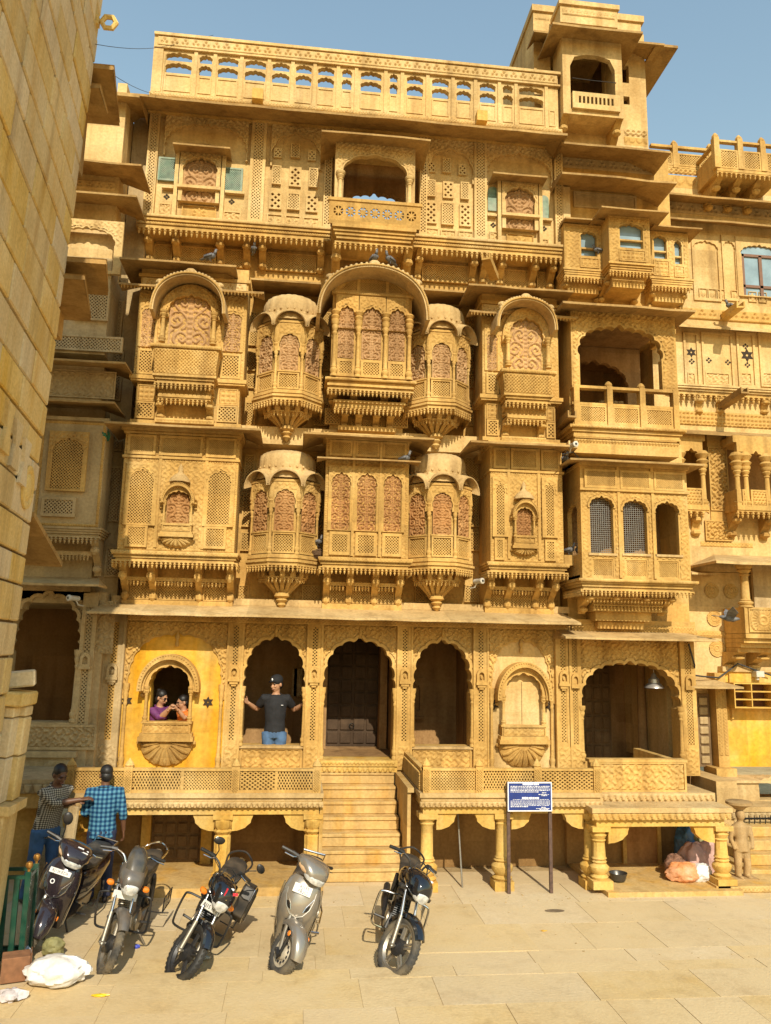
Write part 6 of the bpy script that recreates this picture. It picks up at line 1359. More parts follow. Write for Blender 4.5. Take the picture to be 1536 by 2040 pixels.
# second floor arcade: screens, columns, balcony
xA, xB = fx(1403, 950), fx(1453, 950); g = MB(); g.box(fx(1411, 950), fx(1450, 950), YF-.02, YF+1.2, fz(1430, 1040), fz(1430, 866)); pr = fpart('screen_pier', g, MAIN)
panel(pr, fx(1430, 960), fz(1430, 1018), fx(1449, 960)-fx(1412, 960), fz(1430, 892)-fz(1430, 1018), YF-.02, f_foliage, MAIN, 'carved_screen', .04, fr=.02)
panel(pr, fx(1430, 1060), fz(1430, 1078), fx(1458, 1060)-fx(1405, 1060), fz(1430, 1038)-fz(1430, 1078), YF-.02, f_foliage2, MAIN, 'carved_screen', .04, fr=.02)
def loggia(pl, pr_, cols, yb, pt, pb, pbase, name, lab):
    x0, x1 = X(pl, 980, yb), X(pr_, 980, yb); c = (pl+pr_)/2; zt, zp, zb = Z(c, pt, yb), Z(c, pb, yb), Z(c, pbase, yb)
    g = MB(); g.box(x0, x1, yb, YF+.1, zb-.06, zb); o = fpart(name, g, MAIN); o['label'] = lab
    xs = [X(q, 980, yb) for q in cols]
    for q in xs: g = MB(); column(g, q, yb+.07, zb, zt-.42, .05, 10); g.lathe((q, yb+.07, zt-.42), [(.07, 0), (.11, .06), (.07, .1), (.12, .18), (.08, .24)], 10); obj('column', g, MAIN, o, smooth=True)
    for a, b in zip(xs, xs[1:]):
        m_ = (a+b)/2; w = b-a-.10; hole = opening(m_, w, zt-.62, zt-.45, .26, n=7, d=.02, tip=.04); g = MB(); g.plate([(a+.0, zt-.6)]+hole[1:-1]+[(b-.0, zt-.6), (b, zt), (a, zt)], [], yb+.03, yb+.12); obj('arch_head', g, MAIN, o)
        panel(o, m_, zb, b-a-.08, zp-zb, yb+.03, f_screen, MAIN, 'parapet_panel', .03, fr=.03)
    g = MB(); g.box(x0, x0+.08, yb, YF+.1, zb, zp); obj('parapet_side', g, MAIN, o)
    g = MB(); pendants(g, x0, x1, yb+.03, zb-.06, .10, 1.2); obj('pendant_fringe', g, MAIN, o)
    g = MB(); bracket(g, x0+.1, .14, yb+.1, YF, zb-.5, zb-.06); obj('bracket', g, MAIN, o); g = MB(); bracket(g, x1-.15, .14, yb+.1, YF, zb-.5, zb-.06); obj('bracket', g, MAIN, o)
    g = MB(); g.box(x0, x1, yb+.03, YF+.1, zt, zt+.12); obj('lintel', g, MAIN, o)
loggia(1352, 1412, (1360, 1406), YF-.25, 876, 972, 1008, 'arcade_balcony', 'shaded arcade balcony tucked behind the box bay')
loggia(1468, 1562, (1475, 1492, 1534, 1562), YF-.45, 882, 976, 1010, 'arcade_balcony', 'arcade balcony with slender columns at the right edge')
g = MB(); g.box(FX0, FX1, YF+1.0, YF+1.1, fz(1450, 1003), fz(1450, 866)); fpart('arcade_back_wall', g, DARK)
band(fr, fx(1396, 1095), fx(1500, 1095), fz(1440, 1090), fz(1440, 1080), YF, f_braid, MAIN, .02, .013)
# roundels and string courses
for px, py, r in ((1417, 1177, .135), (1455, 1178, .135), (1422, 1232, .135), (1462, 1237, .135), (1428, 1292, .145), (1466, 1292, .145)):
    me = relief(2*r, 2*r, f_wheel, .022, .0085, mask=lambda a, b, r=r: np.hypot(a, b-r) < r, key='w'); obj('carved_roundel', me, MAIN, fr, loc=(fx(px, py), YF-.002, fz(px, py)-r))
band(fr, fx(1372, 1260), fx(1482, 1262), fz(1430, 1268), fz(1430, 1258), YF-.02, f_diaper, MAIN, .016); g = MB(); g.box(fx(1370, 1260), fx(1490, 1262), YF-.018, YF, fz(1430, 1270), fz(1430, 1257)); fpart('string_course', g, MAIN)
# low canopies
fpart('canopy', chhajja(X(1378, 1140, YF-.4), X(1428, 1140, YF-.4), YF, YF-.4, Z(1400, 1141, YF-.4), Z(1400, 1141, YF-.4)+.08, .03, .05, .2), LEDGE)
# corner bay with canopy, column, boarded side and parapet
yb = YF-.65; cx0 = X(1482, 1200, yb); g = MB(); zz0, zz1 = Z(1510, 1262, yb), Z(1510, 1210, yb); g.box(cx0, FX1, yb, YF, zz0, zz1); cb = fpart('corner_balcony', g, MAIN); cb['label'] = 'balcony at the right edge with a lean-to stone canopy'
panel(cb, X(1520, 1235, yb), zz0+.02, X(1550, 1235, yb)-X(1492, 1235, yb), zz1-zz0-.04, yb, f_wheel, MAIN, 'wheel_panel', .03)
g = MB(); column(g, X(1486, 1170, yb+.05), yb+.08, zz1, Z(1486, 1125, yb), .075, 14); obj('column', g, MAIN, cb, smooth=True)
obj('canopy', chhajja(X(1427, 1120, YF-.95), FX1, YF, YF-.95, Z(1470, 1118, YF-.95), Z(1470, 1118, YF-.95)+.22, .04, .5, .02), LEDGE, cb)
g = MB(); g.box(X(1500, 1170, YF-.3), FX1, YF-.32, YF-.26, zz1, Z(1510, 1125, YF-.3)); obj('screen_board', g, GREY, cb)
g = MB(); mould(g, cx0+.0, FX1, YF, yb, zz0-.3, zz0-.002, (.6, .75, .9, 1), side=False); obj('base_moulding', g, MAIN, cb)
for q in (1490, 1540): g = MB(); bracket(g, X(q, 1300, yb), .16, yb+.1, YF, Z(1490, 1335, yb), zz0-.3); obj('bracket', g, MAIN, cb)
# ground floor: door recess, pilaster, small canopy, ochre wall
OCHRE = WASH
g = MB(); g.box(fx(1436, 1450), FX1, YF-.12, YF-.001, 1.2, fz(1480, 1330)); fpart('ochre_wall', g, OCHRE)
g = MB(); g.box(fx(1430, 1340), FX1, YF-.16, YF, fz(1480, 1338), fz(1480, 1328)); fpart('string_course', g, LEDGE)
fpart('small_canopy', chhajja(X(1378, 1362, YF-.7), X(1482, 1370, YF-.7), YF-.02, YF-.7, Z(1430, 1368, YF-.7), Z(1430, 1368, YF-.7)+.15, .03, .05, .45), LEDGE)
g = MB(); dx0, dx1 = fx(1388, 1500), fx(1414, 1500); g.box(dx0, dx1, YF-.06, YF-.002, ZT, 2.35); dr = fpart('side_door', g, WOOD_P)
for j in range(7): q = MB(); q.box(dx0+.04, dx1-.04, YF-.09, YF-.058, ZT+.05+j*.155, ZT+.17+j*.155); obj('door_panel', q, GREY, dr, bevel=.012)
g = MB(); g.box(fx(1416, 1500), fx(1437, 1500), YF-.25, YF-.001, ZT-.02, fz(1427, 1340)); dp = fpart('door_pilaster', g, MAIN)
for q in (.25, .75): me = relief(1.1, .06, f_diaper, .014, .011, key='dv2'); obj('carved_band', me if not me.materials else me.copy(), MAIN, dp, loc=(fx(1416, 1500)+(fx(1437, 1500)-fx(1416, 1500))*q+.03, YF-.253, ZT+.75), rot=(0, -math.pi/2, 0))
g = MB(); g.box(fx(1405, 1590), fx(1445, 1590), YF-.4, YF, ZT-.12, ZT+.02); fpart('pilaster_base', g, MAIN)
g = MB(); g.box(RX1-.02, X(1470, 1600, -.5), -.5, YF, 0, ZT-.06); fpart('porch_landing', g, LEDGE)
# platform at the right edge with bench, steps and railing
yp = -.55; g = MB(); zq = Z(1500, 1608, yp); g.box(X(1455, 1600, yp), FX1, yp, YF-.1, zq-.07, zq); pf = fpart('porch_slab', g, LEDGE); band(pf, X(1458, 1612, yp), FX1-.1, zq-.17, zq-.075, yp+.03, f_petal, GREY, .03, .01, 'petal_cornice')
g = MB(); g.box(X(1466, 1640, yp), FX1, yp+.04, YF-.12, .0, zq-.075); fpart('porch_base', g, GREY)
bx0 = X(1462, 1560, -.1); zbt = Z(1500, 1554, -.1); bh = opening(bx0+.62, .42, zq+.02, zq+.2, .14, n=5, d=.01, tip=.02); bh2 = opening(bx0+1.25, .45, zq+.02, zq+.2, .14, n=5, d=.01, tip=.02)
g = MB(); g.plate(rect(bx0, FX1, zq+.001, zbt-.04), [bh, bh2], -.1, .12); bn = fpart('stone_bench', g, LEDGE); g = MB(); g.box(bx0-.04, FX1, -.14, .42, zbt-.04, zbt); g.box(bx0, bx0+.12, .12, .4, zq+.001, zbt-.041); obj('bench_top', g, LEDGE, bn)
for k in range(4):
    g = MB(); zz = .55-.14*k; yy = -.62-.2*k; g.box(X(1478, 1690, yy), FX1, yy-.2, yp+.02, zz-.14+.002, zz); fpart('porch_step', g, STEP, bevel=.01)
g = MB(); g.box(X(1432, 1780, -2.0), FX1, -1.95, -.5, 0, .085); bs = fpart('base_slab', g, STEP); band(bs, X(1442, 1790, -1.95)+.1, FX1-.1, .005, .08, -1.95, f_diaper, STEP, .02, .012)
# ================================================================== LEFT HOUSE (in the shade, behind the near wall)
lw = root('shaded_side_house', 'carved sandstone house in shade at the left, behind the plain block wall', 'building', (-4.2, -.2, 0), world=True)
YL = -.20
def lpart(name, g, mat=GREY, **k): return obj(name, g, mat, lw, **k)
LX1 = X(196, 1300, YL); LX0 = -7.5
zL = Z(240, 190, YL-.3)
g = MB(); g.box(LX0, X(228, 600, YL), YL, YL+4, 3.55, 8.6); lpart('upper_wall', g)
# ground floor arch
xa, xb = X(10, 1400, YL), X(146, 1400, YL); xc = (xa+xb)/2; zsl = Z(100, 1438, YL); zs_ = Z(100, 1300, YL); ap = Z(60, 1186, YL)
hole = opening(xc, xb-xa, zsl, zs_, ap-zs_-.04, n=13, d=.035, tip=.05, sq=.75)
g = MB(); g.plate(rect(LX0, LX1+.05, .95, 3.72), [hole], YL, YL+.25); p = lpart('arch_panel', g)
e_ = MB(); e_.plate(inflate(hole, .05)[1:-1]+hole[1:-1][::-1], [], YL-.035, YL+.01); obj('arch_moulding', e_, GREY, p)
big = inflate(hole, .055); w_ = 1.9; me = relief(w_, 3.6-zs_, f_foliage, .02, .012, mask=lambda u, v: ~in_poly(big, u+xc, v+zs_), key='s'); obj('spandrel_carving', me, GREY, p, loc=(xc, YL-.003, zs_))
g = MB(); g.box(LX0, LX1, YL+2.2, YL+2.3, .9, 3.7); g.box(LX0, LX1, YL+.25, YL+2.3, 3.6, 3.7); g.box(LX1-.1, LX1, YL+.25, YL+2.3, .9, 3.6); lpart('hall_shell', g, DARK)
g = MB(); column(g, xb+.02, YL-.03, zsl, zs_+.05, .035); obj('jamb_column', g, GREY, p, smooth=True)
panel(p, X(100, 1465, YL), Z(100, 1492, YL), 1.3, Z(100, 1442, YL)-Z(100, 1492, YL), YL-.06, f_foliage, GREY, 'sill_panel', .025, fr=.035)
g = MB(); g.box(LX0, X(150, 1500, YL), YL-.058, YL, Z(100, 1494, YL), zsl-.005); g.box(LX0, X(158, 1500, YL), YL-.16, YL, Z(100, 1506, YL), Z(100, 1494, YL)-.002); g.box(LX0, X(150, 1520, YL), YL-.10, YL, Z(100, 1545, YL), Z(100, 1507, YL)); obj('parapet', g, GREY, p)
band(p, -4.6, X(148, 1520, YL), Z(100, 1536, YL), Z(100, 1512, YL), YL-.10, f_scroll, GREY, .03, .012)
x = X(166, 1400, YL); g = MB(); w = .21; g.plate(rect(x-w/2, x+w/2, 1.2, 3.7), [rect(x-.05, x+.05, 1.8, 2.62), rect(x-.05, x+.05, 2.85, 3.5)], YL-.06, YL+.1); q = lpart('pilaster', g)
for a, b in ((1.8, 2.62), (2.85, 3.5)): me = pierced(.10, b-a); obj('pierced_strip', me if not me.materials else me.copy(), GREY, q, loc=(x, YL-.045, a)); bk = MB(); bk.box(x-.05, x+.05, YL+.06, YL+.07, a, b); obj('strip_back', bk, VOID, q)
h = MB(); h.box(x-.08, x+.08, YL-.11, YL-.055, 2.62, 2.66); h.plate([(x-.07, 2.66), (x+.07, 2.66)]+[(x+.07*math.cos(t), 2.76+.09*math.sin(t)) for t in np.linspace(.1, math.pi-.1, 9)], [[(x-.035, 2.69), (x+.035, 2.69)]+[(x+.035*math.cos(t), 2.75+.05*math.sin(t)) for t in np.linspace(.1, math.pi-.1, 7)]], YL-.10, YL-.058); obj('niche', h, GREY, q)
lpart('eave', chhajja(LX0, X(196, 1166, YL-.5), YL+.02, YL-.5, Z(120, 1162, YL-.5), Z(120, 1162, YL-.5)+.13, .03, .01, .12), LEDGE)
# plinth below
g = MB(); zz = Z(110, 1553, -1.4); g.box(LX0, -2.77, -1.4, YL, zz-.05, zz); pl_ = lpart('plinth_slab', g, GREY); band(pl_, -4.8, -2.79, zz-.17, zz-.055, -1.38, f_petal, GREY, .03, .01, 'petal_cornice')
g = MB(); g.box(LX0, -2.78, -1.36, YL, zz-.35, zz-.175); g.box(LX0, -3.3, -.9, -.8, 0, zz-.35); obj('plinth_beam', g, MAIN, pl_)
g = MB(); qx = X(158, 1680, -1.3); g.lathe((qx, -1.3, 0), [(.13, 0), (.13, .1), (.10, .14), (.10, .55), (.13, .6), (.10, .64), (.14, .75), (.14, zz-.35)], 16, flute=.08, nf=10); obj('plinth_column', g, MAIN, pl_, smooth=True)
# second floor box bay
y = YL-.45; x0, x1 = -5.2, X(205, 950, y); zt, zb = Z(140, 838, y), Z(140, 1050, y); g = MB(); g.box(x0, x1, y, YL+.02, zb, zt); p = lpart('box_bay', g); p['label'] = 'shaded box bay with one tall arched lattice window'
jali_arch(p, X(132, 960, y), X(162, 960, y)-X(102, 960, y), Z(130, 975, y), Z(130, 905, y), .20, y)
jali(p, X(118, 1010, y), Z(118, 1030, y), X(152, 1010, y)-X(84, 1010, y), .28, y, .05, .015, .024, GREY, .04)
border(p, X(75, 950, y), x1-.01, zb+.01, zt-.01, y); gq = MB(); gq.box(x0, x1+.03, y-.04, YL, zt-.0, zt+.05); obj('cornice', gq, GREY, p)
bay_base(p, x0, x1, zb, y, [x0+.3, X(110, 1120, y), x1-.06], Z(130, 1146, YL), mat=GREY) if False else None
gq = MB(); mould(gq, x0, x1+.06, YL, y-.07, zb-.13, zb, (.9, .94, .97, 1)); obj('base_moulding', gq, GREY, p)
gq = MB(); pendants(gq, -5.0, x1+.04, y-.03, zb-.13, .06, .95); obj('pendant_fringe', gq, GREY, p)
for q in (-4.3, x1-.07): gq = MB(); bracket(gq, q, .10, y+.02, YL, Z(130, 1146, YL), zb-.132); obj('bracket', gq, GREY, p)
gq = MB(); zz = zb-.36; gq.box(-5, x1-.12, y+.2, y+.24, zz, zz+.04); pendants(gq, -5, x1-.12, y+.21, zz, .05, .8); obj('valance', gq, GREY, p)
# eaves going up the face (wide shelves)
for (pr_, py_, yo, mt) in ((228, 800, y-.3, EAVE), (250, 721, y-.35, EAVE), (272, 389, y-.25, EAVE), (282, 327, y-.3, EAVE)):
    lpart('eave', chhajja(LX0, X(pr_, py_+3, yo), YL, yo, Z(pr_, py_, yo), Z(pr_, py_, yo)+.14, .03, .01, .42), mt)
y = YL-.4
panel(lw, X(140, 760, y), Z(140, 792, y), 1.3, .42, y, f_foliage, GREY, 'carved_panel', .02); g = MB(); g.box(-5.2, X(205, 760, y), y+.003, YL, Z(140, 798, y), Z(140, 728, y)); lpart('frieze_block', g, GREY)
# third floor bay: carved wall and lattice dado
x1 = X(217, 600, y); g = MB(); g.box(-5.2, x1, y, YL, Z(170, 705, y), 8.75); p = lpart('upper_bay', g); p['label'] = 'narrow strip of upper bay showing above the block wall'
jali(p, X(155, 690, y), Z(155, 700, y), 1.3, .24, y, .05, .015, .024, GREY, .03)
arched_panel(p, X(170, 500, y), 1.1, Z(170, 545, y), Z(170, 440, y), y, .86, Z(170, 545, y)+.05, Z(170, 490, y), .26, .05, PALE, 9)
jali(p, X(185, 600, y), Z(185, 640, y), .5, .5, y, .05, .015, .024, GREY, .03)
zz3 = Z(200, 440, y)+.02
# top floor
g = MB(); g.box(LX0, X(232, 350, y), YL-.25, YL+3, 8.6, zL); t_ = lpart('top_wall', g, PALE)
band(t_, -4.6, X(230, 380, YL-.25), Z(190, 378, YL-.25), Z(190, 360, YL-.25), YL-.25, f_trefoil, PALE, .02, .013); band(t_, -4.6, X(246, 300, YL-.25), Z(200, 318, YL-.25), Z(200, 302, YL-.25), YL-.25, f_trefoil, PALE, .02, .013)
band(t_, -4.6, X(246, 280, YL-.25), Z(200, 286, YL-.25), Z(200, 276, YL-.25), YL-.25, f_braid, PALE, .02, .013)
g = MB(); g.box(-4.6, X(252, 205, YL-.3), YL-.3, YL, zL-1.3, zL+.0); lpart('parapet_wall', g, PALE)
# link wall between the two houses (recessed, in shade)
g = MB(); g.box(X(196, 1300, .2)-.1, -2.72, .12, .3, 1.2, 12.0); lk = lpart('link_wall', g, GREY)
for t0, t1 in ((1260, 1190), (1150, 1090), (1040, 930), (900, 860), (800, 700), (690, 600), (560, 470), (450, 330)):
    jali(lk, X(228, (t0+t1)/2, .12), Z(228, t0, .12), .26, Z(228, t1, .12)-Z(228, t0, .12), .12, .05, .015, .024, GREY, .03)
lpart('roof_eave', chhajja(X(150, 175, -.75), e0+.35, .1, -.75, Z(200, 182, -.75), Z(200, 182, -.75)+.25, .04, .01, .01), EAVE)
g = MB(); g.box(X(234, 180, YL-.3), X(252, 190, YL-.3), YL-.3, YL-.1, zL, zL+.22); lpart('parapet_stub', g, PALE)
# ================================================================== GROUND
g = MB(); g.box(-60, 60, -60, 60, -.5, -.02); gr = obj('ground', g, GROUND, None); tag(gr, 'dusty beige ground of the square between the houses', 'ground', kind='structure')
pv = root('pavement', 'worn beige sandstone paving of the square', 'paving', (0, -4, 0)); pv['kind'] = 'structure'; pv['world_children'] = 1
JOINT = stone('dusty_joint', (.38, .27, .13), (.45, .33, .17), (.50, .38, .21), stain_amt=.3)
g = MB(); g.box(-6, 10, -4.22, -.4, -.02, -.005); obj('paving_bed', g, JOINT, pv)
g = MB(); g.box(-6, 10, -9.5, -4.22, -.02, .070); obj('paving_bed', g, JOINT, pv)
yy = -9.3
while yy < -1.0:
    dep = random.uniform(.52, .78)
    if yy < -4.2 < yy+dep+.2: dep = -4.2-yy
    top = .075 if yy < -4.21 else 0.0
    xx = -5.2+random.uniform(0, .6)
    while xx < 9.0:
        w = random.choice((.62, .8, .95, 1.15, 1.35))*random.uniform(.92, 1.08)
        if CAM.y < yy and not (xx > 3.5*(yy+12)/4.0+2.5 or xx+w < -(yy+12)*.55-.4):
            g = MB(); j = .002; t = top+random.uniform(-.001, .003)
            if yy < -6.6 and False: pass
            a = random.uniform(-.004, .004)
            g.add([(xx+j, yy+j, t-.05), (xx+w-j, yy+j, t-.05), (xx+w-j, yy+dep-j, t-.05), (xx+j, yy+dep-j, t-.05), (xx+j, yy+j, t), (xx+w-j, yy+j, t+a*.5), (xx+w-j, yy+dep-j, t+a), (xx+j, yy+dep-j, t)],
                  [(0, 3, 2, 1), (4, 5, 6, 7), (0, 1, 5, 4), (1, 2, 6, 5), (2, 3, 7, 6), (3, 0, 4, 7)])
            obj('paving_slab', g, PAVE, pv)
        xx += w
    yy += dep
    if yy >= -4.21 and yy < -4.15: yy = -4.2
# drifts of dust and grit along the foot of the houses
g = MB()
for k in range(260):
    x = random.uniform(-2.6, 5.5); y_ = random.uniform(-4.0, -1.95) if random.random() < .35 else random.uniform(-2.2, -1.86); r = random.uniform(.004, .014)
    g.ball((x, y_, .002), (r, r, r*.6), 5, 3)
gt = obj('grit', g, GREY, None); tag(gt, 'scattered small stones and grit on the paving', 'grit', kind='stuff')
# ================================================================== NEAR LEFT BLOCK WALL
DIRW = Vector((-.1062, .9943, 0)); th_ = math.atan2(-DIRW.x, DIRW.y)
nb = root('block_wall_house', 'plain house wall of large dressed sandstone blocks rising at the left edge', 'building', (-2.69, -4.4, 0))
nb.rotation_euler = (0, R_(2.0), th_)
HN = 11.6
g = MB(); g.box(-3.0, -.035, -3.0, -.02, 0, HN); obj('wall_core', g, MORTAR, nb)
z = 0.0; row = 0
while z < HN-.1:
    hh = random.choice((.27, .31, .34, .29)); 
    u = 0.0; first = True
    while u > -3.0:
        w = random.uniform(.42, .85) if not first or row % 2 else random.uniform(.22, .36)
        pr = random.uniform(-.004, .010); j = .011
        g = MB(); g.box(-.12, pr, u-w+j, u-j, z+j, z+hh-j)
        obj('stone_block', g, BLOCK, nb, bevel=.012)
        u -= w; first = False
    z += hh; row += 1
# carved frieze blocks and roundel low on the wall
for k, (u, zz) in enumerate(((-.62, 4.55), (-.98, 4.62), (-1.3, 4.68))):
    g = MB(); g.prism([(u-.12, zz-.2), (u+.12, zz-.2), (u+.06, zz), (u+.12, zz+.2), (u-.12, zz+.2), (u-.05, zz)], .0, .03, 'x'); obj('carved_motif', g, BLOCK, nb)
g = MB(); g.M = Matrix.Translation((.0, -.36, 4.38)) @ Matrix.Rotation(math.pi/2, 4, 'Y'); g.lathe((0, 0, 0), [(.20, 0), (.20, .02), (.16, .025), (.13, .012), (.10, .03), (.05, .035), (.01, .04)], 24); obj('carved_roundel', g, BLOCK, nb)
# slabs that stick out past the far corner
def shelf(pn, pf, yn=-4.4, xl=1.2, th=.045, mat=EAVE):
    a = atY(pn[0], pn[1], yn); b = atZ(pf[0], pf[1], a.z)
    g = MB(); g.prism([(a.x, a.y), (b.x, b.y), (b.x-xl, b.y), (a.x-xl, a.y)], a.z, a.z+th, 'z'); o = obj('projecting_slab', g, mat, None, bevel=.008)
    o.parent = nb; bpy.context.view_layer.update(); o.matrix_parent_inverse = nb.matrix_world.inverted(); return o
bpy.context.view_layer.update()
shelf((226, 138), (237, 250)); shelf((199, 175), (214, 232), -4.3, .8); shelf((211, 525), (214, 588)); shelf((168, 556), (180, 640)); shelf((72, 1035), (122, 1128), -4.4, 1.0) if False else None
a = atY(68, 1030, -4.3); b = atY(124, 1130, -3.5)
g = MB(); g.add([(a.x, a.y, a.z), (b.x, b.y, b.z), (b.x-.75, b.y, b.z+.02), (a.x-.5, a.y, a.z+.02)]+[(a.x, a.y, a.z+.05), (b.x, b.y, b.z+.05), (b.x-.75, b.y, b.z+.07), (a.x-.5, a.y, a.z+.07)], [(0, 3, 2, 1), (4, 5, 6, 7), (0, 1, 5, 4), (1, 2, 6, 5), (2, 3, 7, 6), (3, 0, 4, 7)])
o = obj('projecting_slab', g, EAVE, None); o.parent = nb; o.matrix_parent_inverse = nb.matrix_world.inverted()
# bay mass behind the corner that carries the slabs
g = MB(); q0 = X(150, 500, -3.6); g.box(q0-1.6, q0-.10, -4.36, -3.45, 6.3, 6.9); g.box(q0-1.2, q0+.0, -4.36, -3.6, 8.2, 9.3)
o = obj('corner_block', g, EAVE, None); o.parent = nb; o.matrix_parent_inverse = nb.matrix_world.inverted()
g = MB(); c = atY(217, 45, -4.5); R0 = .075
g.tube([(c.x+R0*math.cos(t), c.y, c.z+R0*math.sin(t)) for t in [k*math.pi/3 for k in range(6)]], .028, 6, closed=True); g.box(c.x-.35, c.x-.1, c.y-.04, c.y+.04, c.z-.05, c.z+.05)
o = obj('stone_ring', g, BLOCK, None); o.parent = nb; o.matrix_parent_inverse = nb.matrix_world.inverted()
# ---- low pier in front of the corner
pe = root('stone_pier', 'low sandstone pier with a cap slab and loose block at the left edge', 'pier', (-2.9, -4.25, 0), world=True)
Xe = -2.485; g = MB(); g.box(-3.6, Xe, -4.40, -4.05, .0, 1.50); g.box(-3.6, Xe+.055, -4.46, -4.0, 1.50, 1.58); obj('pier_foot', g, BLOCK, pe)
zt = Z(55, 1365, -4.2)
for i, (z0, z1) in enumerate(((1.585, 1.98), (1.985, 2.33), (2.335, zt-.16))):
    g = MB(); g.box(-3.6, Xe-.055, -4.40, -4.22, z0, z1-.006); obj('pier_block', g, BLOCK, pe, bevel=.01)
    g = MB(); g.box(Xe-.11, Xe+.0, -4.38+.14, -4.05, z0, z1-.006); obj('pier_edge_stone', g, BLOCK, pe, bevel=.012)
for i, (a, b) in enumerate(((-3.6, -2.75), (-2.745, Xe+.02))): g = MB(); g.box(a, b, -4.45, -4.03, zt-.155, zt-.03); obj('cap_slab', g, BLOCK, pe, bevel=.015)
g = MB(); g.M = Matrix.Translation((-2.60, -4.2, zt+.055)) @ Matrix.Rotation(.25, 4, 'Z') @ Matrix.Rotation(-.10, 4, 'Y'); g.box(-.42, .16, -.11, .11, -.075, .075); tag(obj('loose_block', g, BLOCK, None, bevel=.015), 'loose rectangular stone block lying on the pier cap at the left edge', 'stone block')
band(pe, -3.5, Xe, 1.38, 1.49, -4.40, f_scallop, BLOCK, .02, .012)
pe.location.x -= .13; pe.rotation_euler = (0, R_(3.4), 0)
# ================================================================== TWO-WHEELERS
RUBBER = plain('dusty_tyre_rubber', (.045, .042, .038), .85, noise=.3, dirt=(.22, .17, .10), dirt_amt=.75)
RUBB2 = plain('clean_tyre_rubber', (.018, .018, .018), .6, noise=.2, dirt=(.10, .08, .05), dirt_amt=.4)
CHROME = plain('chrome', (.62, .61, .60), .16, 1.0, noise=.05)
ALLOY = plain('dull_alloy', (.34, .31, .26), .45, .8, dirt=(.30, .23, .14), dirt_amt=.6)
BLKP = plain('black_plastic', (.014, .014, .015), .45, noise=.2, dirt=(.12, .09, .06), dirt_amt=.25)
BLKG = plain('black_gloss_paint', (.008, .009, .012), .12, coat=.8, noise=.1)
GREYG = plain('grey_dusty_paint', (.11, .10, .09), .38, .2, coat=.3, dirt=(.26, .20, .13), dirt_amt=.5)
TAUPE = plain('champagne_metallic_paint', (.30, .265, .22), .27, .55, coat=.6, noise=.05)
PLUM = plain('dark_plum_paint', (.030, .022, .026), .16, .2, coat=.8, noise=.1)
LENS = plain('headlamp_glass', (.62, .62, .60), .07, .35, noise=.3, nscale=30)
ORANGE = plain('orange_indicator', (.75, .20, .015), .2, coat=.5)
WHITEP = plain('white_plate', (.72, .71, .68), .5, dirt=(.45, .40, .32))
SEATM = plain('black_seat_vinyl', (.02, .019, .018), .55, bump=.1, dirt=(.16, .12, .08))
SMOKE = plain('smoked_visor', (.05, .047, .042), .22, coat=.4, dirt=(.22, .18, .12), dirt_amt=.5)
INK = plain('plate_ink', (.02, .02, .025), .6)
REDS = plain('red_sticker', (.55, .02, .03), .35); YELS = plain('yellow_sticker', (.75, .50, .16), .35); WHTS = plain('white_sticker', (.8, .8, .8), .4)
def ringE(y, cx, zc, w, ht, hb, n=16, p=2.4):
    out = []
    for k in range(n):
        a = 2*math.pi*k/n; c, s = math.cos(a), math.sin(a)
        x = math.copysign(abs(c)**(2/p), c)*w; z = math.copysign(abs(s)**(2/p), s)*(ht if s > 0 else hb); out.append((cx+x, y, zc+z))
    return out
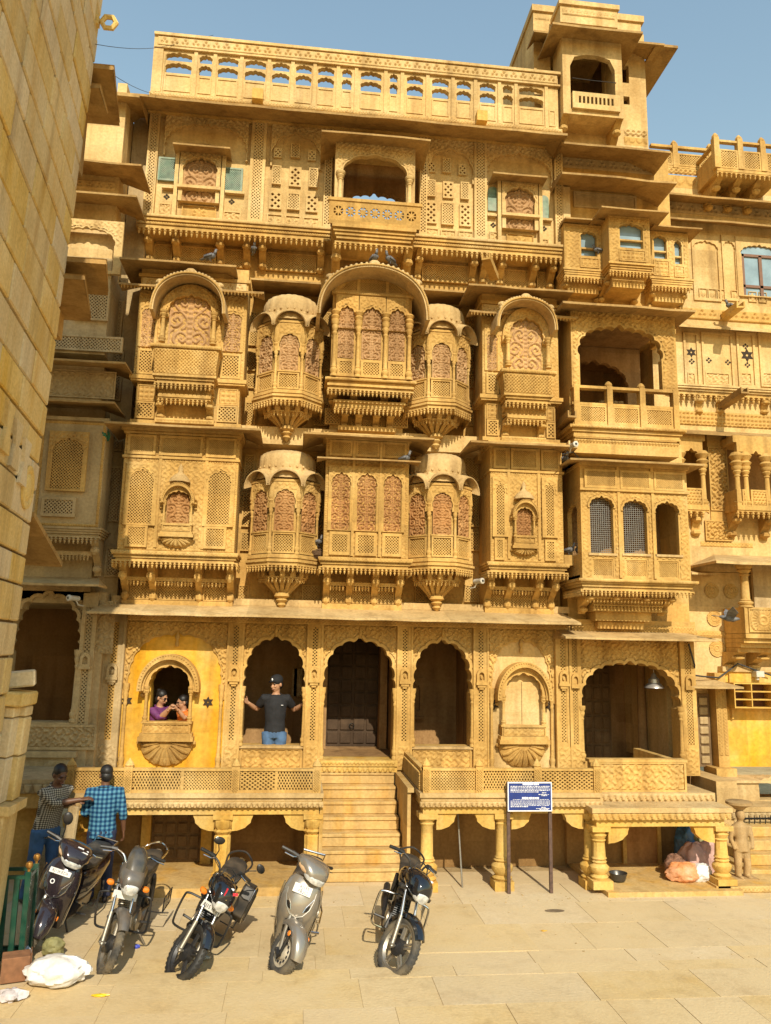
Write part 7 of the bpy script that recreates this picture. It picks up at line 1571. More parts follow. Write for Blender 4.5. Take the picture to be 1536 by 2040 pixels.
def wheel(parent, M, c, R, w, mat, spokes=5, rimr=.70, drum=.085, disc=False, alloy=ALLOY):
    def mk(): g = MB(); g.M = M @ Matrix.Translation(c) @ Matrix.Rotation(math.pi/2, 4, 'Y'); return g
    wo = MB(); wo = mk(); prof = []
    for t in np.linspace(-.97*math.pi/1.0, .97*math.pi, 15): prof.append((R-w*.52+w*.52*math.cos(t)*1.0, w*.5*math.sin(t)))
    wo.lathe((0, 0, 0), prof, 36, caps=False); whl = obj('wheel', wo, mat, parent, smooth=True)
    g = mk()
    for k in range(40):                                               # tread blocks
        a = 2*math.pi*k/40
        for sg in (-1, 1):
            g2 = [( (R+.0005)*math.cos(a+d), (R+.0005)*math.sin(a+d), z*.9) for d, z in ((0, sg*.004), (.07, sg*.004), (.12, sg*w*.36), (.05, sg*w*.36))]
            g.add(g2+[(p[0]*.985, p[1]*.985, p[2]) for p in g2], [(0, 1, 2, 3), (4, 7, 6, 5), (0, 4, 5, 1), (1, 5, 6, 2), (2, 6, 7, 3), (3, 7, 4, 0)])
    obj('tread', g, mat, whl, kind='stuff')
    g = mk(); ri = R-w*.95
    g.lathe((0, 0, 0), [(ri+.012, -w*.36), (ri+.014, -w*.30), (ri-.012, -w*.22), (ri-.018, 0), (ri-.012, w*.22), (ri+.014, w*.30), (ri+.012, w*.36), (ri-.008, w*.33), (ri-.03, 0), (ri-.008, -w*.33), (ri+.012, -w*.36)], 36, caps=False); obj('rim', g, alloy, whl, smooth=True)
    if spokes:
        g = mk()
        for k in range(spokes):
            a = 2*math.pi*k/spokes+.3
            for da in (-.10, .10):
                p0 = (drum*.8*math.cos(a+da*2.2), drum*.8*math.sin(a+da*2.2), 0); p1 = ((ri-.01)*math.cos(a+da*.8), (ri-.01)*math.sin(a+da*.8), 0)
                g.tube([p0, p1], [.015, .011], 6)
        obj('spokes', g, alloy, whl)
    else:
        g = mk(); holes = []
        g.lathe((0, 0, 0), [(ri-.005, -.012), (ri*.82, -.03), (ri*.55, -.022), (ri*.5, -.04), (.03, -.045)], 32); g.lathe((0, 0, 0), [(ri-.005, .012), (ri*.82, .03), (ri*.55, .022), (ri*.5, .04), (.03, .045)], 32); obj('rim_disc', g, alloy, whl, smooth=True)
        g = mk()
        for k in range(12):
            a = 2*math.pi*k/12
            for sg in (-1, 1): g.box(ri*.72*math.cos(a)-.012, ri*.72*math.cos(a)+.012, ri*.72*math.sin(a)-.012, ri*.72*math.sin(a)+.012, sg*.028-.004, sg*.028+.004)
        obj('rim_slots', g, INK, whl)
    g = mk(); g.lathe((0, 0, 0), [(.02, -w*.75), (.03, -w*.7), (drum*.6, -w*.55), (drum, -w*.45), (drum, w*.45), (drum*.6, w*.55), (.03, w*.7), (.02, w*.75)], 20); obj('hub', g, BLKP if spokes else alloy, whl, smooth=True)
    if disc: g = mk(); g.lathe((0, 0, w*.62), [(.06, 0), (.12, 0), (.12, .005), (.06, .005)], 28, caps=False); obj('brake_disc', g, CHROME, whl)
    return whl
def fender(g, c, R, w, a0, a1, th=.006, n=14):
    """arched mudguard around an x axis at c; angles from +y (0) over the top (90)"""
    rings = []
    for i in range(n+1):
        a = R_(a0+(a1-a0)*i/n); cy, cz = math.cos(a), math.sin(a); tap = .75+.25*math.sin(math.pi*(i+.6)/(n+1.2))
        ring = []
        for x, dr in ((-w, -.05), (-w*.96, -.012), (-w*.6, .006), (0, .014), (w*.6, .006), (w*.96, -.012), (w, -.05)): ring.append((c[0]+x*tap, c[1]+(R+dr)*cy, c[2]+(R+dr)*cz))
        for x, dr in ((w-.006, -.05), (w*.55, -.004), (0, .003), (-w*.55, -.004), (-w+.006, -.05)): ring.append((c[0]+x*tap, c[1]+(R+dr)*cy, c[2]+(R+dr)*cz))
        rings.append(ring)
    return g.loft(rings)
def text_mesh(s, size, name='lettering'):
    cu = bpy.data.curves.new('t', 'FONT'); cu.body = s; cu.size = size; cu.extrude = .0012; cu.align_x = 'CENTER'; cu.align_y = 'CENTER'
    o = bpy.data.objects.new('t', cu); COL.objects.link(o); bpy.context.view_layer.update()
    me = bpy.data.meshes.new_from_object(o.evaluated_get(bpy.context.evaluated_depsgraph_get())); bpy.data.objects.remove(o); return me
def text_on(parent, s, size, M, mat=INK, name='lettering'):
    """lettering whose face looks along local -y of M"""
    me = text_mesh(s, size); me.transform(M @ Matrix.Rotation(math.pi/2, 4, 'X')); return obj(name, me, mat, parent)
def steerM(deg, head=(0, .40, .88), rake=26):
    ax = Vector((0, math.sin(R_(rake)), math.cos(R_(rake)))); T = Matrix.Translation(head); return T @ Matrix.Rotation(R_(deg), 4, ax) @ T.inverted()
def crom(P, n=4):
    P = [Vector(p) for p in P]; out = []
    for i in range(len(P)-1):
        a, b, c, d = P[max(0, i-1)], P[i], P[i+1], P[min(len(P)-1, i+2)]
        for k in range(n):
            t = k/n; out.append(.5*((2*b)+(c-a)*t+(2*a-5*b+4*c-d)*t*t+(3*b-a-3*c+d)*t**3))
    return out+[P[-1]]
def place(o, pos, head, lean):
    """pos: front-wheel contact; head: heading turn (deg, + turns the tail to the right); lean towards +x"""
    o.matrix_basis = Matrix.Translation(pos) @ Matrix.Rotation(R_(-head), 4, 'Z') @ Matrix.Rotation(R_(lean), 4, 'Y') @ Matrix.Scale(.9, 4)
def motorbike(label, pos, head, lean, steer, paint, cowl, mirrors, guard, tyre, group, plate=None, visor=False, pannier=False, dull=False):
    o = root('motorbike', label, 'motorbike', (0, 0, 0), group=group); place(o, pos, head, lean)
    I = Matrix.Identity(4); S = steerM(steer); R = .30
    FK = ALLOY if dull else CHROME
    wheel(o, S, (0, 0, R), R, .082, tyre, 5, alloy=ALLOY if dull else BLKP if tyre is RUBB2 else ALLOY); wheel(o, I, (0, 1.27, R), R, .095, tyre, 5)
    g = MB(); g.M = S; fender(g, (0, 0, R), R+.035, .065, 20, 136); obj('front_mudguard', g, paint if not dull else GREYG, o, smooth=True)
    g = MB(); fender(g, (0, 1.27, R), R+.05, .075, 5, 120); obj('rear_mudguard', g, BLKP, o, smooth=True)
    for sx in (-1, 1):
        g = MB(); g.M = S; g.tube([(sx*.095, -.0, R-.02), (sx*.095, .12, R+.26)], .024, 10); g.tube([(sx*.095, .03, R+.0), (sx*.095, -.01, R-.01)], .028, 8); fo = obj('fork_leg', g, ALLOY if dull else BLKP if tyre is RUBB2 and False else ALLOY, o, smooth=True)
        g = MB(); g.M = S; g.tube([(sx*.095, .118, R+.255), (sx*.095, .40, R+.66)], .017, 10); obj('fork_tube', g, CHROME, fo, smooth=True)
    g = MB(); g.M = S; g.box(-.13, .13, .27, .35, .71, .745); g.box(-.12, .12, .36, .44, .905, .93); g.box(-.03, .03, .31, .40, .73, .91); obj('fork_clamp', g, BLKP, o, bevel=.01); g = MB(); g.M = S; g.tube([(-.13, 0, R), (.13, 0, R)], .012, 8); obj('axle', g, ALLOY, o)
    # handlebar
    g = MB(); g.M = S; g.tube(crom([(-.36, .54, 1.03), (-.22, .52, 1.05), (-.12, .46, 1.03), (-.06, .42, .96), (.06, .42, .96), (.12, .46, 1.03), (.22, .52, 1.05), (.36, .54, 1.03)], 3), .012, 8); hb = obj('handlebar', g, BLKP if not dull else CHROME, o, smooth=True)
    for sx in (-1, 1):
        g = MB(); g.M = S; g.tube([(sx*.37, .545, 1.03), (sx*.25, .525, 1.048)], .019, 8); g.tube([(sx*.25, .525, 1.048), (sx*.19, .51, 1.05)], .026, 8); obj('grip', g, BLKP, hb, smooth=True)
        g = MB(); g.M = S; g.tube([(sx*.20, .49, 1.045), (sx*.26, .45, 1.035), (sx*.35, .46, 1.02)], .007, 6); obj('lever', g, CHROME, hb)
        if mirrors and (mirrors == 2 or sx == mirrors):
            g = MB(); g.M = S; g.tube([(sx*.20, .50, 1.06), (sx*.23, .47, 1.14), (sx*.29, .45, 1.19)], .006, 6); mi = obj('mirror', g, BLKP, hb)
            g = MB(); g.M = S @ Matrix.Translation((sx*.315, .45, 1.23)) @ Matrix.Rotation(R_(20*sx), 4, 'Y'); g.ball((0, 0, 0), (.065, .022, .042), 14, 8); obj('mirror_shell', g, BLKP, mi, smooth=True)
            g = MB(); g.M = S @ Matrix.Translation((sx*.315, .465, 1.23)) @ Matrix.Rotation(R_(20*sx), 4, 'Y'); g.ball((0, .004, 0), (.056, .006, .034), 14, 6); obj('mirror_glass', g, CHROME, mi)
    # cables
    g = MB(); g.M = S; g.tube([(-.2, .5, 1.04), (-.14, .36, 1.02), (-.05, .33, .90), (-.02, .38, .75)], .005, 5); g.tube([(.2, .5, 1.04), (.12, .34, 1.06), (.04, .30, .93), (.0, .36, .72)], .005, 5); obj('control_cables', g, BLKP, o)
    # headlamp cowl
    g = MB(); g.M = S
    rg = [ringE(.40, 0, .93, .11, .07, .13), ringE(.30, 0, .925, .135, .095, .155), ringE(.20, 0, .905, .13, .105, .15), ringE(.13, 0, .88, .115, .10, .125), ringE(.085, 0, .855, .09, .075, .09), ringE(.07, 0, .85, .05, .04, .05)]
    g.loft(rg); cw = obj('headlamp_cowl', g, cowl, o, smooth=True)
    g = MB(); g.M = S; g.loft([ringE(.135, 0, .842, .098, .048, .088, p=3), ringE(.095, 0, .832, .088, .046, .08, p=3), ringE(.065, 0, .823, .066, .036, .062, p=2.6), ringE(.056, 0, .818, .03, .018, .03)]); obj('headlamp', g, LENS, cw, smooth=True)
    if visor:
        g = MB(); g.M = S; rr = []
        for (z, y, w) in ((.945, .115, .105), (1.00, .15, .115), (1.07, .20, .115), (1.13, .255, .095), (1.165, .295, .06), (1.175, .31, .02)):
            n = 9; P = [(w*math.sin(t), y+.10*(1-math.cos(t)), z-.0*(1-math.cos(t))) for t in np.linspace(-1.25, 1.25, n)]; rr.append(P+[(p[0]*.96, p[1]+.008, p[2]) for p in P[::-1]])
        g.loft(rr); obj('wind_visor', g, SMOKE, cw, smooth=True)
    else:
        g = MB(); g.M = S; g.tube([(-.10, .33, .99), (-.08, .36, 1.06), (0, .38, 1.085), (.08, .36, 1.06), (.10, .33, .99)], .008, 6); obj('cowl_hoop', g, BLKP, cw)
    for sx in (-1, 1):
        g = MB(); g.M = S; g.tube([(sx*.10, .26, .80), (sx*.17, .25, .80)], .010, 6); ind = obj('indicator_stalk', g, BLKP, o)
        g = MB(); g.M = S @ Matrix.Translation((sx*.195, .24, .80)); g.loft([ringE(.035, 0, 0, .028, .02, .02), ringE(0, 0, 0, .042, .030, .030), ringE(-.03, 0, 0, .034, .024, .024), ringE(-.04, 0, 0, .012, .01, .01)]); obj('indicator', g, ORANGE if cowl is not BLKG or plate else BLKP, ind, smooth=True)
    if plate is not None:
        g = MB(); PM = S @ Matrix.Translation((0, .205, .705)) @ Matrix.Rotation(R_(-14), 4, 'X'); g.M = PM; g.box(-.13, .13, -.004, .004, -.035, .04); pl = obj('number_plate', g, WHITEP, o, bevel=.004)
        if plate: text_on(pl, plate, .052, PM @ Matrix.Translation((0, -.0055, .0)))
    if paint is BLKG and plate:                                      # stickers on the cowl
        for (x, z, y, w, h, m, rz) in ((.045, .965, .140, .05, .014, REDS, -.5), (.06, .905, .112, .014, .018, REDS, 0), (.0, .93, .118, .010, .045, YELS, .15), (-.05, .95, .128, .008, .04, REDS, .1), (.07, .875, .110, .014, .014, WHTS, 0), (.02, .99, .175, .018, .010, WHTS, -.3)):
            g = MB(); g.M = S @ Matrix.Translation((x, y-.018, z)) @ Matrix.Rotation(rz, 4, 'Y') @ Matrix.Rotation(R_(-35), 4, 'X'); g.box(-w, w, -.003, .012, -h, h); obj('sticker', g, m, cw)
    if paint is BLKG and not plate:
        for (x, z, y, w, h) in ((.055, .925, .128, .012, .018), (.05, .88, .112, .045, .006), (.06, .99, .20, .04, .008)):
            g = MB(); g.M = S @ Matrix.Translation((x, y-.012, z)) @ Matrix.Rotation(R_(-35), 4, 'X'); g.box(-w, w, -.003, .010, -h, h); obj('sticker', g, WHTS, cw)
    # body
    g = MB(); g.loft([ringE(.44, 0, .80, .07, .06, .08), ringE(.52, 0, .82, .125, .095, .11), ringE(.66, 0, .825, .135, .105, .10), ringE(.80, 0, .80, .11, .075, .08), ringE(.88, 0, .78, .08, .04, .06)]); obj('fuel_tank', g, paint, o, smooth=True)
    g = MB(); g.loft([ringE(.82, 0, .775, .09, .035, .04, p=3), ringE(.95, 0, .765, .125, .04, .04, p=3), ringE(1.2, 0, .79, .135, .045, .045, p=3), ringE(1.42, 0, .82, .12, .04, .04, p=3), ringE(1.5, 0, .83, .08, .025, .03, p=3)]); obj('seat', g, SEATM, o, smooth=True)
    g = MB(); g.loft([ringE(.95, 0, .66, .10, .06, .08), ringE(1.2, 0, .70, .12, .06, .07), ringE(1.5, 0, .76, .09, .045, .05), ringE(1.68, 0, .79, .04, .025, .03)]); obj('tail_panel', g, paint, o, smooth=True)
    g = MB(); g.tube(crom([(-.12, 1.25, .80), (-.15, 1.5, .86), (0, 1.66, .90), (.15, 1.5, .86), (.12, 1.25, .80)]), .012, 7); obj('grab_rail', g, CHROME if dull else BLKP, o)
    g = MB(); g.tube([(0, .42, .88), (0, .48, .66), (0, .56, .40), (0, .62, .26)], .024, 8); g.tube([(0, .45, .78), (0, .95, .66), (0, 1.45, .72)], .020, 8)
    for sx in (-1, 1): g.tube([(sx*.09, .82, .36), (sx*.10, 1.27, R)], .018, 8); g.tube([(sx*.11, 1.22, R+.06), (sx*.12, 1.12, .68)], [.03, .026], 8)
    obj('frame', g, BLKP, o)
    g = MB(); g.box(-.10, .10, .55, .86, .20, .40); g.M = Matrix.Translation((0, .60, .42)) @ Matrix.Rotation(R_(18), 4, 'X')
    for k in range(7): g.box(-.085, .085, -.075, .075, k*.026, k*.026+.012)
    g.box(-.06, .06, -.055, .055, 0, .2); g.M = None; g.lathe((0, .72, .30), [(.02, 0)], 6) if False else None
    obj('engine', g, ALLOY if dull else BLKP, o, bevel=.012)
    for sx in (-1, 1):
        g = MB(); g.M = Matrix.Translation((sx*.105, .72, .30)) @ Matrix.Rotation(math.pi/2, 4, 'Y'); g.lathe((0, 0, -.025), [(.08, 0), (.105, .01), (.105, .04), (.07, .05)], 16); obj('crankcase_cover', g, ALLOY, o, smooth=True)
        g = MB(); g.tube([(sx*.10, .78, .27), (sx*.25, .80, .27)], .014, 7); obj('footpeg', g, BLKP, o)
    g = MB(); g.tube([(-.08, .56, .42), (-.10, .50, .28), (-.12, .62, .20), (-.14, .95, .22), (-.15, 1.1, .27)], .02, 8); g.tube([(-.15, 1.08, .265), (-.16, 1.25, .30), (-.17, 1.62, .38)], [.03, .045, .042], 10); obj('exhaust', g, BLKP if not dull else ALLOY, o, smooth=True)
    GM = CHROME if guard == 'chrome' else BLKP
    for sx in (-1, 1):
        g = MB(); g.tube(crom([(0, .44, .66), (sx*.14, .42, .66), (sx*.25, .42, .65), (sx*.285, .425, .60), (sx*.285, .45, .36), (sx*.24, .48, .27), (0, .58, .24)]), .0125, 8); cg = obj('crash_guard', g, GM, o, smooth=True)
    g = MB(); g.tube([(.13, 1.05, .30), (.30, 1.05, .30), (.30, 1.05, .46), (.30, 1.40, .48), (.30, 1.40, .32), (.30, 1.05, .30)], .007, 6)
    for k in range(4): g.tube([(.30, 1.10+.07*k, .31), (.30, 1.10+.07*k, .47)], .005, 5)
    obj('saree_guard', g, GM, o)
    g = MB(); g.tube([(.06, .82, .22), (.14, .80, .14), (.24, .84, -.02)], .013, 7); g.box(.20, .29, .80, .87, -.025, -.008); obj('side_stand', g, BLKP if tyre is RUBB2 else ALLOY, o)
    if pannier:
        g = MB(); P = [(.0, .0), (.10, -.02), (.16, .10), (.16, .30), (.10, .42), (-.06, .42), (-.12, .30), (-.12, .10)]
        g.loft([[(.20+w, 1.12+(p[0]-.02)*k, .36+(p[1]-.2)*k+.2) for p in P] for w, k in ((0, .9), (.03, 1.0), (.14, 1.0), (.17, .86))]); bg_ = obj('pannier_bag', g, SEATM, o, bevel=.01)
        g = MB(); g.tube([(.345, 1.12+(p[0]-.02)*1.0, .36+(p[1]-.2)*1.0+.2) for p in P], .006, 5, closed=True); g.tube([(.375, 1.05, .42), (.375, 1.18, .68)], .005, 5); obj('pannier_trim', g, CHROME, bg_)
    g = MB(); g.ball((0, 1.70, .74), (.05, .03, .035), 10, 6); obj('tail_lamp', g, plain('red_tail_lens', (.4, .01, .01), .2) if 'red_tail_lens' not in MATS else MATS['red_tail_lens'], o)
    return o
def scooter(label, pos, head, lean, steer, paint, group, plate, mirrors=0, stickers=False):
    o = root('scooter', label, 'scooter', (0, 0, 0), group=group); place(o, pos, head, lean)
    S = steerM(steer, (0, .26, .80), 25); R = .225; I = Matrix.Identity(4)
    wheel(o, S, (0, 0, R), R, .10, RUBBER, 0, drum=.06, alloy=plain('pale_wheel_paint', (.50, .44, .34), .4, .3, dirt=(.36, .28, .18)) if 'pale_wheel_paint' not in MATS else MATS['pale_wheel_paint']); wheel(o, I, (0, 1.22, R), R, .10, RUBBER, 0, drum=.06)
    # front mudguard (turns with the wheel): tapering beak
    g = MB(); g.M = S; rr = []
    for (a, w, ex) in ((12, .06, .05), (28, .082, .055), (50, .095, .065), (75, .098, .08), (105, .095, .10), (128, .085, .10)):
        t = R_(180-a-20) if False else R_(a); cy, cz = -math.cos(t), math.sin(t); r = R+ex; P = []
        for x, dr in ((-w, -.07), (-w*.98, -.03), (-w*.75, -.002), (-w*.3, .012), (0, .015), (w*.3, .012), (w*.75, -.002), (w*.98, -.03), (w, -.07)): P.append((x, (r+dr)*cy, R+(r+dr)*cz))
        for x, dr in ((w*.9, -.07), (w*.65, -.015), (0, .003), (-w*.65, -.015), (-w*.9, -.07)): P.append((x, (r+dr)*cy, R+(r+dr)*cz))
        rr.append(P)
    g.loft(rr); obj('front_mudguard', g, paint, o, smooth=True)
    for sx in (-1, 1):
        g = MB(); g.M = S; g.tube([(sx*.075, .0, R), (sx*.08, .07, R+.16), (sx*.06, .16, R+.34)], [.022, .02, .022], 8); obj('fork_leg', g, ALLOY, o, smooth=True)
        g = MB(); g.M = S; g.tube([(sx*.10, -.06, R-.02), (sx*.105, .02, R+.01)], .026, 8); g.tube([(sx*.10, -.06, R), (sx*.10, -.05, R+.20)], .016, 8); g.ball((sx*.115, -.065, R+.21), (.012, .022, .022), 10, 6); li = obj('trailing_link', g, BLKP, o, smooth=True)
        g = MB(); g.M = S; g.ball((sx*.125, -.07, R+.215), (.010, .026, .026), 12, 6); obj('side_reflector', g, ORANGE, li, smooth=True)
    # apron: wide curved shield
    g = MB(); rr = []
    for (z, y, w, bow, d) in ((.19, .27, .15, .02, .10), (.30, .22, .165, .04, .10), (.42, .155, .185, .06, .09), (.52, .105, .205, .075, .085), (.60, .085, .215, .085, .08), (.70, .10, .215, .08, .075), (.80, .135, .20, .065, .07), (.88, .175, .17, .05, .06), (.925, .215, .12, .03, .045)):
        n = 13; P = [(w*math.sin(t)/math.sin(1.35), y+bow*(1-math.cos(t))/(1-math.cos(1.35))*1.55, z) for t in np.linspace(-1.35, 1.35, n)]
        rr.append(P+[(p[0]*.96, p[1]+d, p[2]) for p in P[::-1]])
    # arch cut for the wheel: lower rings split visually by a dark liner
    g.loft(rr); ap = obj('front_apron', g, paint, o, smooth=True)
    g = MB(); rr = []
    for (z, y, w) in ((.21, .235, .085), (.34, .175, .105), (.44, .12, .11), (.50, .10, .10), (.535, .088, .06)):
        P = [(w*math.sin(t)/math.sin(1.3), y+.02*(1-math.cos(t)), z) for t in np.linspace(-1.3, 1.3, 9)]; rr.append(P+[(p[0], p[1]+.05, p[2]) for p in P[::-1]])
    g.loft(rr); obj('wheel_arch', g, BLKP, ap, smooth=True)
    # nose panel with chrome U trim and two slanted vents
    ny = lambda z: float(np.interp(z, (.52, .60, .70, .80, .88), (.105, .085, .10, .135, .175)))-.004
    tr = []
    for x, z in ((-.155, .80), (-.15, .72), (-.125, .64), (-.07, .575), (0, .552), (.07, .575), (.125, .64), (.15, .72), (.155, .80)): tr.append((x, ny(z)+.085*(x/.215)**2*1.25-.004, z))
    g = MB(); g.tube(tr, .008, 6); obj('nose_trim', g, CHROME if paint is PLUM else paint, ap, smooth=True)
    for sx in (-1, 1):
        g = MB(); pts = [(sx*.155, .755), (sx*.085, .665), (sx*.065, .615), (sx*.105, .625), (sx*.145, .68)]
        v = [(x, ny(z)+.085*(x/.215)**2*1.25-.006, z) for x, z in pts]; g.add(v+[(p[0], p[1]+.03, p[2]) for p in v], [(0, 1, 2, 3, 4), (9, 8, 7, 6, 5)]+[(i, (i+1) % 5, 5+(i+1) % 5, 5+i) for i in range(5)]); ve = obj('nose_vent', g, BLKG, ap)
        g = MB(); g.tube(v[:3], .005, 5); obj('vent_trim', g, CHROME, ve)
        g = MB(); g.tube([(sx*.205, .20, .84), (sx*.222, .205, .72), (sx*.222, .20, .60), (sx*.20, .235, .45), (sx*.17, .29, .25)], .008, 6); obj('apron_edge', g, CHROME, ap, smooth=True)
    PM = Matrix.Translation((-.0, ny(.82)-.012, .82)) @ Matrix.Rotation(R_(-24), 4, 'X') @ (Matrix.Rotation(R_(6), 4, 'Y') if paint is TAUPE else I)
    if paint is TAUPE:
        g = MB(); g.M = PM; g.box(-.10, .10, -.004, .006, -.047, .047); pl = obj('number_plate', g, WHITEP, o, bevel=.004)
        text_on(pl, plate[0], .046, PM @ Matrix.Translation((.015, -.0055, .02))); text_on(pl, plate[1], .046, PM @ Matrix.Translation((.015, -.0055, -.022)))
    else:
        g = MB(); g.M = PM; g.box(-.125, .125, -.004, .006, -.028, .028); pl = obj('number_plate', g, WHITEP, o, bevel=.004); text_on(pl, plate[0], .042, PM @ Matrix.Translation((0, -.0055, 0)))
        g = MB(); g.M = Matrix.Translation((-.04, ny(.72)-.006, .72)) @ Matrix.Rotation(R_(-10), 4, 'X') @ Matrix.Rotation(math.pi/2, 4, 'X'); g.lathe((0, 0, 0), [(.026, 0), (.026, .006), (.017, .006), (.017, 0)], 18, caps=False); obj('round_sticker', g, WHTS, ap)
    # inner leg shield, floor, seat body
    g = MB(); g.loft([ringE(.34, 0, .30, .19, .02, .04, p=4), ringE(.62, 0, .27, .19, .02, .04, p=4), ringE(.80, 0, .28, .17, .03, .04, p=4)]); g.loft([ringE(.30, 0, .60, .17, .27, .30, p=4), ringE(.36, 0, .58, .15, .26, .28, p=4)]); obj('floorboard', g, BLKP, o, smooth=True)
    g = MB(); g.loft([ringE(.78, 0, .48, .11, .20, .20, p=3), ringE(.90, 0, .52, .165, .20, .22, p=3), ringE(1.15, 0, .56, .19, .18, .18, p=3), ringE(1.42, 0, .62, .165, .13, .14, p=3), ringE(1.60, 0, .66, .09, .08, .09, p=3), ringE(1.66, 0, .67, .03, .03, .03)]); obj('rear_body', g, paint, o, smooth=True)
    g = MB(); g.loft([ringE(.76, 0, .73, .10, .03, .04, p=3), ringE(.90, 0, .735, .15, .045, .04, p=3), ringE(1.2, 0, .765, .16, .05, .04, p=3), ringE(1.45, 0, .79, .13, .045, .04, p=3), ringE(1.55, 0, .79, .07, .02, .02, p=3)]); obj('seat', g, SEATM, o, smooth=True)
    g = MB(); g.tube([(-.12, 1.4, .80), (-.14, 1.58, .84), (.14, 1.58, .84), (.12, 1.4, .80)], .014, 7); obj('grab_rail', g, CHROME, o)
    g = MB(); g.box(.04, .12, .80, 1.25, .18, .32); g.tube([(-.10, .95, .20), (-.15, 1.15, .24), (-.16, 1.48, .30)], [.03, .05, .05], 10); obj('engine_case', g, ALLOY, o, bevel=.02)
    g = MB(); g.tube([(.20, .70, .36), (.27, .86, .30), (.27, 1.15, .34), (.20, 1.3, .45)], .011, 7); g.tube([(.18, .62, .27), (.29, .66, .27)], .014, 7); obj('side_guard', g, BLKP if paint is PLUM else CHROME, o)
    g = MB(); g.tube([(.07, .62, .20), (.14, .60, .10), (.21, .62, -.03)], .012, 7); g.box(.18, .26, .59, .65, -.035, -.02); obj('side_stand', g, BLKP, o)
    # handlebar cowl and headlamp (turn together)
    g = MB(); g.M = S; g.tube([(0, .24, .90), (0, .27, 1.00)], [.06, .07], 10); obj('steering_stem', g, BLKP, o)
    g = MB(); g.M = S; g.loft([ringE(.42, 0, 1.065, .13, .03, .06), ringE(.34, 0, 1.06, .20, .055, .09), ringE(.24, 0, 1.045, .195, .075, .105), ringE(.16, 0, 1.015, .155, .075, .085), ringE(.10, 0, .985, .11, .055, .055), ringE(.085, 0, .975, .06, .03, .03)]); cw = obj('handlebar_cowl', g, paint, o, smooth=True)
    g = MB(); g.M = S; g.loft([ringE(.175, 0, .978, .142, .034, .062, p=3), ringE(.125, 0, .966, .125, .034, .056, p=3), ringE(.09, 0, .955, .095, .028, .045, p=3), ringE(.077, 0, .95, .045, .014, .02)]); obj('headlamp', g, LENS, cw, smooth=True)
    for sx in (-1, 1):
        g = MB(); g.M = S; g.loft([ringE(.27, sx*.165, 1.015, .03, .02, .03), ringE(.20, sx*.145, .995, .035, .028, .03), ringE(.155, sx*.125, .985, .022, .018, .02)]); obj('cowl_indicator', g, plain('amber_clear_lens', (.55, .36, .20), .12, .2) if 'amber_clear_lens' not in MATS else MATS['amber_clear_lens'], cw, smooth=True)
        g = MB(); g.M = S; g.tube([(sx*.18, .36, 1.05), (sx*.25, .40, 1.055)], .024, 8); g.tube([(sx*.25, .40, 1.055), (sx*.36, .46, 1.05)], .018, 8); gp = obj('grip', g, BLKP, cw, smooth=True)
        g = MB(); g.M = S; g.tube([(sx*.20, .35, 1.04), (sx*.25, .34, 1.03), (sx*.34, .39, 1.025)], .007, 6); obj('lever', g, CHROME, gp)
        if mirrors and sx == mirrors:
            g = MB(); g.M = S; g.tube([(sx*.20, .36, 1.09), (sx*.22, .34, 1.18), (sx*.245, .34, 1.24)], .007, 6); mi = obj('mirror', g, BLKP, cw)
            g = MB(); g.M = S @ Matrix.Translation((sx*.255, .34, 1.30)) @ Matrix.Rotation(R_(60), 4, 'Y'); g.ball((0, 0, 0), (.075, .025, .055), 14, 8); obj('mirror_shell', g, BLKP, mi, smooth=True)
    if stickers:
        me = None
        for (x, z, y, w, h) in ((.02, 1.098, .20, .035, .007), (.09, 1.085, .205, .03, .006), (.06, 1.075, .165, .055, .006)):
            g = MB(); g.M = S @ Matrix.Translation((x, y, z)) @ Matrix.Rotation(R_(-62), 4, 'X'); g.box(-w, w, -.012, .012, -h, h); obj('sticker', g, WHTS, cw)
    return o
B = 'two-wheelers parked in a row'
def gz(px, py): q = atZ(px, py, 0); return (q.x, q.y, 0)
motorbike('dusty grey motorbike with tall smoked visor and round dusty tyre, second from the left', gz(200, 1942), 5, 7, 28, GREYG, GREYG, 0, 'black', RUBBER, B, plate='', visor=True, dull=True)
motorbike('black motorbike with red and yellow stickers, two mirrors and a black side bag', gz(335, 1950), 9, 25, 36, BLKG, BLKG, 2, 'black', RUBB2, B, plate='RJ15 16 05', pannier=True)
motorbike('black motorbike with chrome crash bars, rightmost of the row', gz(765, 1942), 9, 18, 36, BLKG, BLKG, 0, 'chrome', RUBBER, B)
scooter('champagne silver scooter with a white number plate on its nose', gz(556, 1945), 6, 14, 36, TAUPE, B, ('RJ15S', 'FB202'))
scooter('dark plum scooter with a chrome-edged nose, leftmost, beside the green metal frame', gz(56, 1897), 7, 16, 28, PLUM, B, ('RJ15K8226',), mirrors=-1, stickers=True)
# ================================================================== PEOPLE
def cloth_checks(name, c1, c2, c3, s):
    m = checks(name, c1, c2, c3, s, coord='Object'); nt = m.node_tree; sp = [n for n in nt.nodes if n.bl_idname == 'ShaderNodeSeparateXYZ'][0]
    for l in list(nt.links):
        if l.from_node == sp and l.from_socket == sp.outputs[1]: to = l.to_socket; nt.links.remove(l); nt.links.new(sp.outputs[2], to)
    return m
SKIN_B = plain('brown_skin', (.22, .105, .055), .55, noise=.1); SKIN_M = plain('medium_skin', (.42, .22, .12), .55, noise=.1); SKIN_D = plain('dark_brown_skin', (.13, .058, .03), .5, noise=.1)
HAIR = plain('black_hair', (.010, .008, .007), .5, noise=.3, nscale=60, bump=.3)
CHK1 = cloth_checks('grey_white_gingham', (.52, .47, .38), (.20, .17, .13), (.035, .03, .027), 42)
CHK2 = cloth_checks('blue_plaid_cloth', (.10, .25, .34), (.03, .105, .20), (.008, .035, .09), 18)
